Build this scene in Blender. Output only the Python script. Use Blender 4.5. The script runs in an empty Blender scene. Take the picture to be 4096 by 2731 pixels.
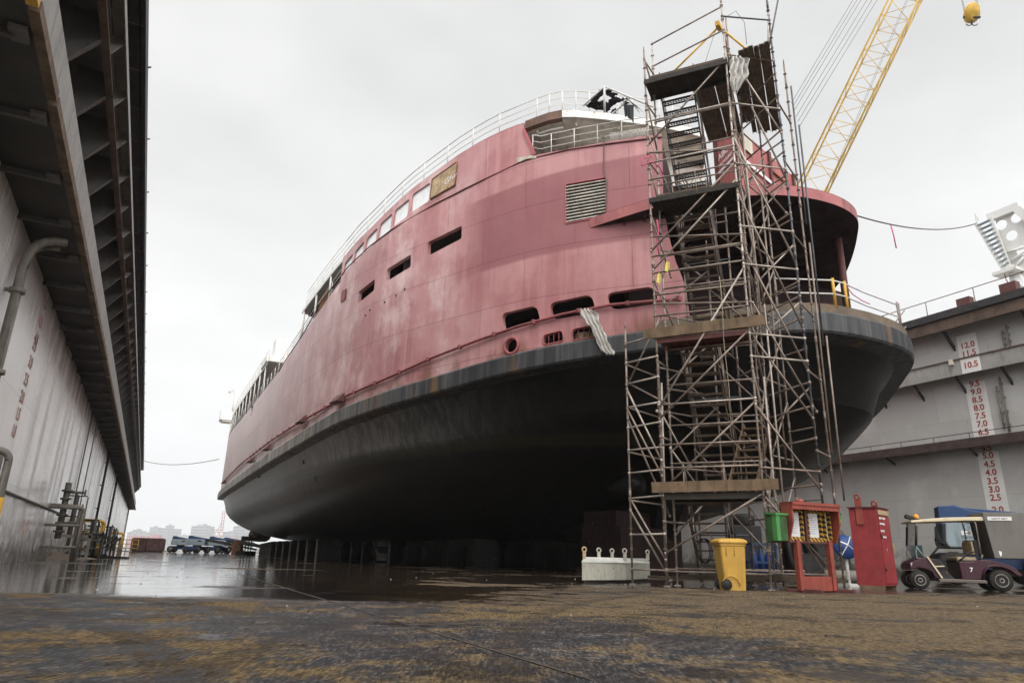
import bpy, math, random
from mathutils import Vector, Matrix, geometry
random.seed(11)
S = bpy.context.scene
COL = S.collection
rad = math.radians
V = Vector

# ------------------------------------------------------------------ camera
PITCH, ROLL, YAW, CAMH = rad(17.45), rad(1.35), rad(26.957), 0.6
FPX = 2731.0
fw = V((math.sin(YAW) * math.cos(PITCH), math.cos(YAW) * math.cos(PITCH), math.sin(PITCH)))
r0 = V((math.cos(YAW), -math.sin(YAW), 0)); u0 = r0.cross(fw)
rt = math.cos(ROLL) * r0 + math.sin(ROLL) * u0
up = -math.sin(ROLL) * r0 + math.cos(ROLL) * u0
O = V((0, 0, CAMH))
cam = bpy.data.cameras.new('camera'); camo = bpy.data.objects.new('camera', cam); COL.objects.link(camo)
cam.sensor_width = 36; cam.lens = FPX * 36 / 4096; cam.clip_start = 0.05; cam.clip_end = 20000
camo.matrix_world = Matrix(((rt.x, up.x, -fw.x, O.x), (rt.y, up.y, -fw.y, O.y), (rt.z, up.z, -fw.z, O.z), (0, 0, 0, 1)))
S.camera = camo
def ray(px, py):                       # survey: direction of a sighting (2352-wide picture)
    return fw + rt * ((px * 4096 / 2352 - 2048) / FPX) - up * ((py * 4096 / 2352 - 1365.5) / FPX)
def onz(px, py, z=0.0): d = ray(px, py); return O + d * ((z - CAMH) / d.z)
def onx(px, py, x): d = ray(px, py); return O + d * (x / d.x)
def ony(px, py, y): d = ray(px, py); return O + d * (y / d.y)
def ondist(px, py, k): return O + ray(px, py) * k          # depth along the axis
def lerp(a, b, t): return a + (b - a) * t
def interp(tab, x):
    if x <= tab[0][0]: return tab[0][1]
    for (a, va), (b, vb) in zip(tab, tab[1:]):
        if x <= b: return va + (vb - va) * (x - a) / (b - a)
    return tab[-1][1]

# ------------------------------------------------------------------ materials
def lin(c): return tuple(((x / 255) / 12.92 if x / 255 <= .04045 else ((x / 255 + .055) / 1.055) ** 2.4) for x in c) + (1,)
class NT:
    def __init__(s, name):
        m = bpy.data.materials.new(name); m.use_nodes = True; s.m = m; s.t = m.node_tree
        s.bs = s.t.nodes['Principled BSDF']
    def n(s, ty, **k):
        o = s.t.nodes.new(ty)
        for a, b in k.items(): setattr(o, a, b)
        return o
    def l(s, a, b): s.t.links.new(a, b)
    def pos(s, scale=(1, 1, 1), obj=False):
        if obj: src = s.n('ShaderNodeTexCoord').outputs['Object']
        else: src = s.n('ShaderNodeNewGeometry').outputs['Position']
        mp = s.n('ShaderNodeMapping'); mp.inputs['Scale'].default_value = scale
        s.l(src, mp.inputs['Vector']); return mp.outputs[0]
    def noise(s, vec, scale, detail=4, rough=.55, lo=None, hi=None, dist=0):
        o = s.n('ShaderNodeTexNoise'); o.inputs['Scale'].default_value = scale; o.inputs['Detail'].default_value = detail
        o.inputs['Roughness'].default_value = rough; o.inputs['Distortion'].default_value = dist; s.l(vec, o.inputs['Vector'])
        if lo is None: return o.outputs['Fac']
        return s.rng(o.outputs['Fac'], lo, hi)
    def rng(s, val, lo, hi, a=0., b=1., smooth=True):
        r = s.n('ShaderNodeMapRange'); r.interpolation_type = 'SMOOTHSTEP' if smooth else 'LINEAR'
        s.l(val, r.inputs['Value']); r.inputs['From Min'].default_value = lo; r.inputs['From Max'].default_value = hi
        r.inputs['To Min'].default_value = a; r.inputs['To Max'].default_value = b; return r.outputs[0]
    def mix(s, fac, a, b, mode='MIX'):
        o = s.n('ShaderNodeMix', data_type='RGBA', blend_type=mode)
        for v, i in ((fac, 0), (a, 6), (b, 7)):
            if hasattr(v, 'is_output'): s.l(v, o.inputs[i])
            else: o.inputs[i].default_value = v if i == 0 or len(v) == 4 else tuple(v) + (1,)
        return o.outputs[2]
    def math(s, op, a, b=None, clamp=False):
        o = s.n('ShaderNodeMath', operation=op); o.use_clamp = clamp
        for i, v in enumerate((a, b)):
            if v is None: continue
            if hasattr(v, 'is_output'): s.l(v, o.inputs[i])
            else: o.inputs[i].default_value = v
        return o.outputs[0]
    def xyz(s, vec):
        o = s.n('ShaderNodeSeparateXYZ'); s.l(vec, o.inputs[0]); return o.outputs
    def col(s, v):
        if hasattr(v, 'is_output'): s.l(v, s.bs.inputs['Base Color'])
        else: s.bs.inputs['Base Color'].default_value = v
    def rough(s, v):
        if hasattr(v, 'is_output'): s.l(v, s.bs.inputs['Roughness'])
        else: s.bs.inputs['Roughness'].default_value = v
    def bump(s, h, strength=.3, dist=.02):
        b = s.n('ShaderNodeBump'); b.inputs['Strength'].default_value = strength; b.inputs['Distance'].default_value = dist
        s.l(h, b.inputs['Height']); s.l(b.outputs[0], s.bs.inputs['Normal'])
def paint(name, c, rough=.55, metal=0, var=.2, scale=2., rust=0., dirt=.25, dirtc=(.05, .04, .03), obj=True, spec=.4, bump=.15, rustc=(.16, .07, .03), streak=True):
    k = NT(name); p = k.pos(obj=obj)
    a = tuple(x * (1 - var) for x in c[:3]) + (1,); b = tuple(min(1, x * (1 + var)) for x in c[:3]) + (1,)
    col = k.mix(k.noise(p, scale, 5, .6, .3, .7), a, b)
    if dirt:
        q = k.pos((3, 3, .35) if streak else (1, 1, 1), obj=obj)
        col = k.mix(k.math('MULTIPLY', k.noise(q, scale * 1.3, 6, .65, .48, .78), dirt * 2, True), col, dirtc + (1,))
    if rust:
        f = k.noise(p, scale * 3.1, 8, .7, .66 - rust * .28, .70 - rust * .22)
        col = k.mix(f, col, k.mix(k.noise(p, scale * 14, 4, .6, .35, .65), rustc + (1,), tuple(x * 2.2 for x in rustc) + (1,)))
        k.rough(k.rng(f, 0, 1, rough, .9))
    else:
        k.rough(k.noise(p, scale * 2, 4, .5, .2, .8)); k.rough(k.rng(k.noise(p, scale * 2, 4), .3, .7, max(.05, rough - .1), min(1, rough + .12)))
    k.col(col); k.bs.inputs['Metallic'].default_value = metal; k.bs.inputs['Specular IOR Level'].default_value = spec
    if bump: k.bump(k.noise(p, scale * 25, 4), bump, .006)
    return k.m
M = {}
M['tube'] = paint('galvanised tube', (.27, .215, .18), .5, .3, .3, 3, rust=.2, dirt=.3, rustc=(.10, .055, .035))
M['tube_light'] = paint('bright galvanised tube', (.46, .40, .35), .45, .3, .25, 3, rust=.12, dirt=.25)
M['tube_dark'] = paint('grey blue scaffold tube', (.10, .105, .115), .5, .4, .25, 3, rust=.1, dirt=.2)
M['deck'] = paint('dark scaffold decking', (.035, .030, .026), .8, 0, .3, 4, dirt=.3)
M['plank'] = paint('weathered scaffold plank', (.17, .115, .07), .85, 0, .3, 3, dirt=.5, dirtc=(.05, .035, .02))
M['plank_dark'] = paint('dark scaffold plank', (.095, .068, .05), .85, 0, .35, 3, dirt=.4)
M['metal_plank'] = paint('weathered metal plank', (.21, .17, .135), .75, .1, .3, 3, rust=.15, dirt=.4, dirtc=(.04, .03, .022))
M['steel_dark'] = paint('dark steel', (.035, .033, .033), .6, .3, .3, 2, rust=.15, dirt=.2)
M['rubber'] = paint('tyre rubber', (.022, .021, .020), .85, 0, .3, 6, dirt=.3, dirtc=(.09, .07, .05))
M['rim'] = paint('wheel rim', (.07, .068, .062), .5, .6, .2, 6, dirt=.2)
M['rim_edge'] = paint('wheel rim edge', (.35, .33, .29), .5, .5, .2, 6, dirt=.3)
M['red_paint'] = paint('red cabinet paint', (.27, .034, .038), .5, 0, .16, 3, rust=.17, dirt=.35, dirtc=(.14, .03, .02))
M['red_board'] = paint('red frame paint', (.28, .062, .045), .5, 0, .18, 3, rust=.17, dirt=.35, dirtc=(.14, .03, .02))
M['red_dark'] = paint('dark red steel', (.11, .035, .032), .6, 0, .2, 3, dirt=.3)
M['yellow_bin'] = paint('yellow plastic', (.58, .34, .06), .42, 0, .08, 2.5, dirt=.3, dirtc=(.28, .15, .03), bump=.05)
M['yellow'] = paint('yellow paint', (.62, .36, .03), .5, 0, .15, 2, rust=.12, dirt=.25)
M['crane_yellow'] = paint('crane yellow', (.72, .46, .09), .5, 0, .12, 1, dirt=.15)
M['green'] = paint('green box paint', (.04, .105, .033), .55, 0, .25, 4, rust=.12, dirt=.35, dirtc=(.03, .05, .02))
M['green_light'] = paint('bright green lid', (.075, .27, .075), .5, 0, .12, 4, dirt=.12)
M['white_box'] = paint('cream box paint', (.48, .47, .40), .6, 0, .1, 3, rust=.2, dirt=.25, dirtc=(.17, .13, .08))
M['white'] = paint('white ship paint', (.80, .78, .73), .5, 0, .08, 1, rust=.06, dirt=.15, dirtc=(.35, .27, .18))
M['white_rail'] = paint('white rail paint', (.74, .72, .68), .5, 0, .1, 1, rust=.1, dirt=.2, dirtc=(.3, .2, .15))
M['white_far'] = paint('white tower paint', (.74, .73, .70), .5, 0, .05, .6, dirt=.2, dirtc=(.35, .30, .24))
M['cream'] = paint('cream bulkhead', (.60, .55, .45), .6, 0, .15, 1, rust=.14, dirt=.3, dirtc=(.22, .14, .08))
M['maroon'] = paint('maroon cart paint', (.046, .010, .020), .42, 0, .12, 3, dirt=.3, dirtc=(.10, .06, .05), bump=.04)
M['cart_roof'] = paint('cream cart roof', (.72, .62, .44), .45, 0, .06, 2, dirt=.2, dirtc=(.35, .26, .14), bump=.05)
M['cart_grey'] = paint('grey cargo box', (.16, .15, .135), .5, .25, .1, 2, dirt=.25, dirtc=(.09, .07, .05))
M['black'] = paint('black plastic', (.018, .017, .017), .55, 0, .2, 4, dirt=.2, dirtc=(.05, .04, .035))
M['seat_tan'] = paint('tan seat vinyl', (.42, .33, .21), .6, 0, .1, 3, dirt=.3, dirtc=(.18, .12, .07))
M['amber'] = paint('amber beacon', (.85, .32, .02), .2, 0, .05, 3, dirt=0, bump=0)
M['blue'] = paint('boom lift blue', (.017, .05, .14), .45, 0, .15, 2, dirt=.25)
M['lift_grey'] = paint('boom lift grey', (.27, .33, .36), .5, 0, .08, 2, dirt=.25)
M['paper'] = paint('white paper', (.75, .74, .76), .8, 0, .05, 5, dirt=.06, bump=0)
M['print'] = paint('faded print', (.42, .42, .44), .8, 0, .1, 5, dirt=0, bump=0)
M['lettering'] = paint('white lettering', (.82, .80, .80), .6, 0, .05, 5, dirt=.1, bump=0)
M['black_letter'] = paint('black lettering', (.03, .03, .03), .6, 0, .05, 5, dirt=0, bump=0)
M['red_letter'] = paint('red draft numbers', (.34, .055, .035), .6, 0, .2, 2, dirt=.25, dirtc=(.2, .1, .07), bump=0)
M['pink_letter'] = paint('faded red draft numbers', (.46, .25, .21), .6, 0, .2, 2, dirt=.2, dirtc=(.4, .35, .32), bump=0)
M['strip_white'] = paint('white draft strip', (.74, .73, .71), .6, 0, .05, 1, rust=.04, dirt=.12, dirtc=(.45, .36, .26), bump=0)
M['plastic'] = paint('plastic sheeting', (.72, .69, .65), .35, 0, .1, 5, dirt=.12, dirtc=(.4, .36, .3), bump=.2)
M['plastic'].node_tree.nodes['Principled BSDF'].inputs['Transmission Weight'].default_value = .25
M['tarp'] = paint('black torn tarpaulin', (.016, .016, .022), .6, 0, .3, 3, dirt=.1)
M['rope'] = paint('rope', (.40, .33, .22), .9, 0, .2, 20, dirt=.3)
M['wire'] = paint('wire rope', (.12, .11, .10), .6, .4, .2, 10, dirt=0)
M['pink'] = paint('pink ribbon', (.70, .10, .22), .7, 0, .1, 10, dirt=0, bump=0)
M['lime'] = paint('yellow tag', (.72, .66, .12), .7, 0, .1, 10, dirt=0, bump=0)
M['rust'] = paint('rusty steel', (.22, .11, .055), .9, 0, .4, 3, rust=.3, dirt=.3)
M['rusty_cream'] = paint('rust stained panel', (.42, .31, .19), .8, 0, .3, 2, rust=.32, dirt=.4, dirtc=(.22, .10, .05))
M['block_steel'] = paint('dark block steel', (.010, .0095, .009), .7, 0, .3, 2, rust=.1, dirt=.2)
M['block'] = paint('keel block timber', (.022, .019, .017), .85, 0, .35, 2, dirt=.5)
M['block_white'] = paint('keel block face', (.34, .32, .30), .8, 0, .25, 4, dirt=.5)
M['maroon_steel'] = paint('dark maroon steel', (.026, .011, .011), .7, 0, .3, 1.5, rust=.15, dirt=.3)
M['sand'] = paint('blasting sand', (.17, .135, .10), .95, 0, .3, 8, dirt=.2, streak=False, bump=.6)
M['pipe_grey'] = paint('grey pipe paint', (.19, .17, .145), .55, 0, .2, 3, rust=.15, dirt=.3)
M['rust_block'] = paint('rust brown concrete block', (.11, .055, .05), .9, 0, .4, 2, dirt=.4)
M['shade'] = paint('ship interior', (.030, .012, .013), .9, 0, .3, 1, dirt=.2)  # near-black maroon: shade inside and under the decks put into the colour
M['pane'] = paint('white window pane', (.86, .87, .88), .3, 0, .04, 1, dirt=.05, bump=0)
M['disc_blue'] = paint('blue reflector disc', (.018, .055, .19), .4, 0, .1, 5, dirt=.1)
M['silver'] = paint('silver strip', (.55, .55, .55), .4, .3, .1, 5, dirt=.1)
M['dome_green'] = paint('grey green valve paint', (.10, .10, .08), .6, .2, .3, 5, rust=.2, dirt=.3)
M['city'] = paint('far concrete', (.30, .30, .31), .9, 0, .1, .05, dirt=0, bump=0)
M['city_dark'] = paint('far window bands', (.12, .125, .14), .6, 0, .1, .05, dirt=0, bump=0)
M['city_red'] = paint('far red paint', (.40, .12, .12), .8, 0, .2, .05, dirt=0, bump=0)
M['screen'] = paint('scratched windscreen', (.50, .48, .45), .35, 0, .05, 4, dirt=.15, bump=0)
M['screen'].node_tree.nodes['Principled BSDF'].inputs['Alpha'].default_value = .55
def hazard():
    k = NT('hazard stripes'); p = k.pos(obj=True)
    x = k.xyz(p); w = k.math('FRACT', k.math('MULTIPLY', k.math('ADD', x[0], x[2]), 9.))
    f = k.rng(w, .46, .54, smooth=False)
    col = k.mix(f, (.018, .016, .014, 1), (.62, .36, .04, 1))
    col = k.mix(k.noise(p, 30, 5, .6, .5, .8), col, (.08, .06, .04, 1))
    k.col(col); k.rough(.6); return k.m
M['hazard'] = hazard()

# ------------------------------------------------------------------ mesh building
ORG = {}
class MB:
    def __init__(s): s.v = []; s.f = []; s.sm = []; s.mi = []; s.cur = 0
    def add(s, vs, fs, smooth=False):
        o = len(s.v); s.v += [tuple(x) for x in vs]
        for f in fs: s.f.append([o + i for i in f]); s.sm.append(smooth); s.mi.append(s.cur)
        return s
    def box(s, c, d, rz=0., mat=None):
        hx, hy, hz = d[0] / 2, d[1] / 2, d[2] / 2
        vs = [V((x, y, z)) for z in (-hz, hz) for x, y in ((-hx, -hy), (hx, -hy), (hx, hy), (-hx, hy))]
        m = mat if mat is not None else Matrix.Rotation(rz, 4, 'Z')
        vs = [m @ v + V(c) for v in vs]
        return s.add(vs, [(3, 2, 1, 0), (4, 5, 6, 7), (0, 1, 5, 4), (1, 2, 6, 5), (2, 3, 7, 6), (3, 0, 4, 7)])
    def beam(s, a, b, w, h, upv=(0, 0, 1)):
        a, b = V(a), V(b); d = (b - a).normalized(); q = d.cross(V(upv))
        if q.length < 1e-4: q = d.cross(V((1, 0, 0)))
        q.normalize(); t = q.cross(d)
        vs = [p + q * x + t * y for p in (a, b) for x, y in ((-w / 2, -h / 2), (w / 2, -h / 2), (w / 2, h / 2), (-w / 2, h / 2))]
        return s.add(vs, [(3, 2, 1, 0), (4, 5, 6, 7), (0, 1, 5, 4), (1, 2, 6, 5), (2, 3, 7, 6), (3, 0, 4, 7)])
    def tube(s, a, b, r, n=7, r2=None):
        return s.path([a, b], r, n, r2)
    def path(s, pts, r, n=7, r2=None, closed=False):
        pts = [V(p) for p in pts]; N = len(pts); vs = []; fs = []
        d0 = (pts[1] - pts[0]).normalized(); q = d0.cross(V((0, 0, 1)))
        if q.length < .05: q = d0.cross(V((1, 0, 0)))
        q.normalize()
        for i, p in enumerate(pts):
            if closed: d = pts[(i + 1) % N] - pts[i - 1]
            else: d = pts[min(i + 1, N - 1)] - pts[max(i - 1, 0)]
            d.normalize(); q = (q - d * q.dot(d)); q.normalize(); t = d.cross(q)
            rr = r if r2 is None else lerp(r, r2, i / (N - 1))
            vs += [p + (q * math.cos(k * 2 * math.pi / n) + t * math.sin(k * 2 * math.pi / n)) * rr for k in range(n)]
        for i in range(N if closed else N - 1):
            j = (i + 1) % N
            fs += [(i * n + k, i * n + (k + 1) % n, j * n + (k + 1) % n, j * n + k) for k in range(n)]
        s.add(vs, fs, True)
        if not closed:
            o = len(s.v) - N * n
            s.f += [[o + k for k in range(n)][::-1], [o + (N - 1) * n + k for k in range(n)]]; s.sm += [False] * 2; s.mi += [s.cur] * 2
        return s
    def lathe(s, c, prof, n=20, axis=(0, 0, 1), smooth=True):
        a = V(axis).normalized(); q = a.cross(V((0, 0, 1)))
        if q.length < .01: q = V((1, 0, 0))
        q.normalize(); t = a.cross(q); vs = []; fs = []
        for r, h in prof: vs += [V(c) + a * h + (q * math.cos(k * 2 * math.pi / n) + t * math.sin(k * 2 * math.pi / n)) * max(r, 1e-4) for k in range(n)]
        for i in range(len(prof) - 1): fs += [(i * n + k, i * n + (k + 1) % n, (i + 1) * n + (k + 1) % n, (i + 1) * n + k) for k in range(n)]
        s.add(vs, fs, smooth)
        o = len(s.v) - len(vs)
        s.f += [[o + k for k in range(n)][::-1], [o + (len(prof) - 1) * n + k for k in range(n)]]; s.sm += [False] * 2; s.mi += [s.cur] * 2
        return s
    def prism(s, poly, off):
        n = len(poly); vs = [V(p) for p in poly] + [V(p) + V(off) for p in poly]
        return s.add(vs, [list(range(n))[::-1], list(range(n, 2 * n))] + [(i, (i + 1) % n, n + (i + 1) % n, n + i) for i in range(n)])
    def grid(s, rows, smooth=True, wrap=False):
        m = len(rows[0]); vs = [p for r in rows for p in r]; fs = []
        for i in range(len(rows) - 1):
            for k in range(m if wrap else m - 1): fs.append((i * m + k, i * m + (k + 1) % m, (i + 1) * m + (k + 1) % m, (i + 1) * m + k))
        return s.add(vs, fs, smooth)
    def build(s, name, mat, parent=None, bevel=0, weld=False):
        me = bpy.data.meshes.new(name); inv = ORG[parent.name].inverted() if parent is not None else Matrix()
        me.from_pydata([inv @ V(v) for v in s.v], [], s.f)
        me.polygons.foreach_set('use_smooth', s.sm); me.polygons.foreach_set('material_index', s.mi)
        for x in (mat if isinstance(mat, (list, tuple)) else [mat]): me.materials.append(M[x] if isinstance(x, str) else x)
        me.update(); o = bpy.data.objects.new(name, me); COL.objects.link(o)
        if parent is not None: o.parent = parent; ORG[o.name] = ORG[parent.name]
        else: ORG[o.name] = Matrix()
        if bevel:
            b = o.modifiers.new('edge', 'BEVEL'); b.width = bevel; b.segments = 2; b.limit_method = 'ANGLE'; b.angle_limit = rad(40)
        return o
def tag(o, label, cat, group=None):
    o['label'] = label; o['category'] = cat
    if group: o['group'] = group
    return o
def thing(name, label, cat, loc=(0, 0, 0), rz=0., group=None):
    o = bpy.data.objects.new(name, None); COL.objects.link(o); o.empty_display_size = .2
    o.location = loc; o.rotation_euler = (0, 0, rz); ORG[o.name] = Matrix.Translation(loc) @ Matrix.Rotation(rz, 4, 'Z')
    return tag(o, label, cat, group)
def solo(mb, name, mat, label, cat, loc, group=None, bevel=0):       # a thing that is one mesh, origin at its base
    mb.v = [tuple(V(v) - V(loc)) for v in mb.v]
    o = mb.build(name, mat, None, bevel); o.location = loc; return tag(o, label, cat, group)
def struct(o): o['kind'] = 'structure'; return o
def clone(root, loc, rz=0., label=None):
    c = root.copy(); COL.objects.link(c); c.location = loc; c.rotation_euler = (0, 0, rz)
    if label: c['label'] = label
    for ch in list(root.children):
        d = ch.copy(); COL.objects.link(d); d.parent = c
        for g in list(ch.children):
            e = g.copy(); COL.objects.link(e); e.parent = d
    return c
def text(name, txt, size, mat, parent, org, right, upv, extr=.003, align='LEFT', bold=0.):
    cu = bpy.data.curves.new(name, 'FONT'); cu.body = txt; cu.size = size; cu.align_x = align; cu.extrude = extr; cu.offset = bold; cu.resolution_u = 3
    tmp = bpy.data.objects.new('tmp', cu); COL.objects.link(tmp)
    dg = bpy.context.evaluated_depsgraph_get(); me = bpy.data.meshes.new_from_object(tmp.evaluated_get(dg))
    bpy.data.objects.remove(tmp); right = V(right).normalized(); upv = V(upv).normalized(); nrm = right.cross(upv)
    mw = Matrix(((right.x, upv.x, nrm.x, org[0]), (right.y, upv.y, nrm.y, org[1]), (right.z, upv.z, nrm.z, org[2]), (0, 0, 0, 1)))
    me.transform(ORG[parent.name].inverted() @ mw); me.materials.clear(); me.materials.append(M[mat]); me.name = name
    o = bpy.data.objects.new(name, me); COL.objects.link(o); o.parent = parent; ORG[o.name] = ORG[parent.name]
    return o
def arc(a, corner, b, n=6):            # rounded bend from a to b round a corner
    a, c, b = V(a), V(corner), V(b)
    return [(a * (1 - t) * (1 - t) + c * 2 * t * (1 - t) + b * t * t) for t in [i / n for i in range(n + 1)]]
def sag(a, b, drop, n=24):
    a, b = V(a), V(b); return [a.lerp(b, i / n) - V((0, 0, drop * 4 * (i / n) * (1 - i / n))) for i in range(n + 1)]

# ------------------------------------------------------------------ sky and sun
W = bpy.data.worlds.new('World'); S.world = W; W.use_nodes = True; wt = W.node_tree
bg = wt.nodes['Background']; bg.inputs['Strength'].default_value = 0.1
sky = wt.nodes.new('ShaderNodeTexSky'); sky.sky_type = 'NISHITA'; sky.sun_disc = False
SUN_EL, SUN_AZ = rad(52), rad(205)
sky.sun_elevation = SUN_EL; sky.sun_rotation = SUN_AZ
bw = wt.nodes.new('ShaderNodeRGBToBW'); wt.links.new(sky.outputs[0], bw.inputs[0])
tc = wt.nodes.new('ShaderNodeTexCoord'); mp = wt.nodes.new('ShaderNodeMapping'); mp.inputs['Scale'].default_value = (1, 1, 2.2)
wt.links.new(tc.outputs['Generated'], mp.inputs[0])
nz = wt.nodes.new('ShaderNodeTexNoise'); nz.inputs['Scale'].default_value = 2.2; nz.inputs['Detail'].default_value = 5; nz.inputs['Roughness'].default_value = .5
wt.links.new(mp.outputs[0], nz.inputs[0])
rp = wt.nodes.new('ShaderNodeValToRGB'); rp.color_ramp.elements[0].position = .32; rp.color_ramp.elements[1].position = .70
rp.color_ramp.elements[0].color = (7.0, 7.04, 7.08, 1); rp.color_ramp.elements[1].color = (8.7, 8.72, 8.7, 1)
wt.links.new(nz.outputs[0], rp.inputs[0])
# overcast brightens towards the horizon
sx = wt.nodes.new('ShaderNodeSeparateXYZ'); wt.links.new(tc.outputs['Generated'], sx.inputs[0])
hz = wt.nodes.new('ShaderNodeMapRange'); wt.links.new(sx.outputs[2], hz.inputs[0]); hz.inputs[1].default_value = 0; hz.inputs[2].default_value = .55; hz.inputs[3].default_value = 1.32; hz.inputs[4].default_value = 1.0
ml = wt.nodes.new('ShaderNodeMix'); ml.data_type = 'RGBA'; ml.blend_type = 'MULTIPLY'; ml.inputs[0].default_value = 1
wt.links.new(rp.outputs[0], ml.inputs[6]); wt.links.new(hz.outputs[0], ml.inputs[7])
# overcast dome: made brighter out of view, overhead and behind the viewer, to light the scene
zen = wt.nodes.new('ShaderNodeMapRange'); zen.interpolation_type = 'SMOOTHSTEP'; wt.links.new(sx.outputs[2], zen.inputs[0]); zen.inputs[1].default_value = .70; zen.inputs[2].default_value = .95; zen.inputs[3].default_value = 0; zen.inputs[4].default_value = 1.5
bk = wt.nodes.new('ShaderNodeMapRange'); bk.interpolation_type = 'SMOOTHSTEP'; wt.links.new(sx.outputs[1], bk.inputs[0]); bk.inputs[1].default_value = .05; bk.inputs[2].default_value = -.6; bk.inputs[3].default_value = 0; bk.inputs[4].default_value = 1.3
sm = wt.nodes.new('ShaderNodeMath'); wt.links.new(zen.outputs[0], sm.inputs[0]); wt.links.new(bk.outputs[0], sm.inputs[1])
s1 = wt.nodes.new('ShaderNodeMath'); s1.inputs[1].default_value = 1.; wt.links.new(sm.outputs[0], s1.inputs[0])
m2 = wt.nodes.new('ShaderNodeMix'); m2.data_type = 'RGBA'; m2.blend_type = 'MULTIPLY'; m2.inputs[0].default_value = 1
wt.links.new(ml.outputs[2], m2.inputs[6]); wt.links.new(s1.outputs[0], m2.inputs[7]); ml = m2
mx = wt.nodes.new('ShaderNodeMix'); mx.data_type = 'RGBA'; mx.inputs[0].default_value = .96
wt.links.new(bw.outputs[0], mx.inputs[6]); wt.links.new(ml.outputs[2], mx.inputs[7]); wt.links.new(mx.outputs[2], bg.inputs['Color'])
sun = bpy.data.lights.new('sun', 'SUN'); sun.energy = 1.5; sun.angle = rad(40); sun.color = (1, .96, .9)
suno = bpy.data.objects.new('sun', sun); COL.objects.link(suno)
sd = V((math.sin(SUN_AZ) * math.cos(SUN_EL), math.cos(SUN_AZ) * math.cos(SUN_EL), math.sin(SUN_EL)))
suno.rotation_euler = sd.to_track_quat('Z', 'Y').to_euler()
vs_ = S.view_settings; vs_.view_transform = 'Standard'; vs_.look = 'None'; vs_.gamma = 1; vs_.exposure = .12; vs_.use_curve_mapping = False
S.cycles.max_bounces = 6; S.cycles.diffuse_bounces = 2; S.cycles.glossy_bounces = 3; S.cycles.transparent_max_bounces = 6
S.cycles.sample_clamp_indirect = 4; S.cycles.volume_bounces = 2

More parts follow.
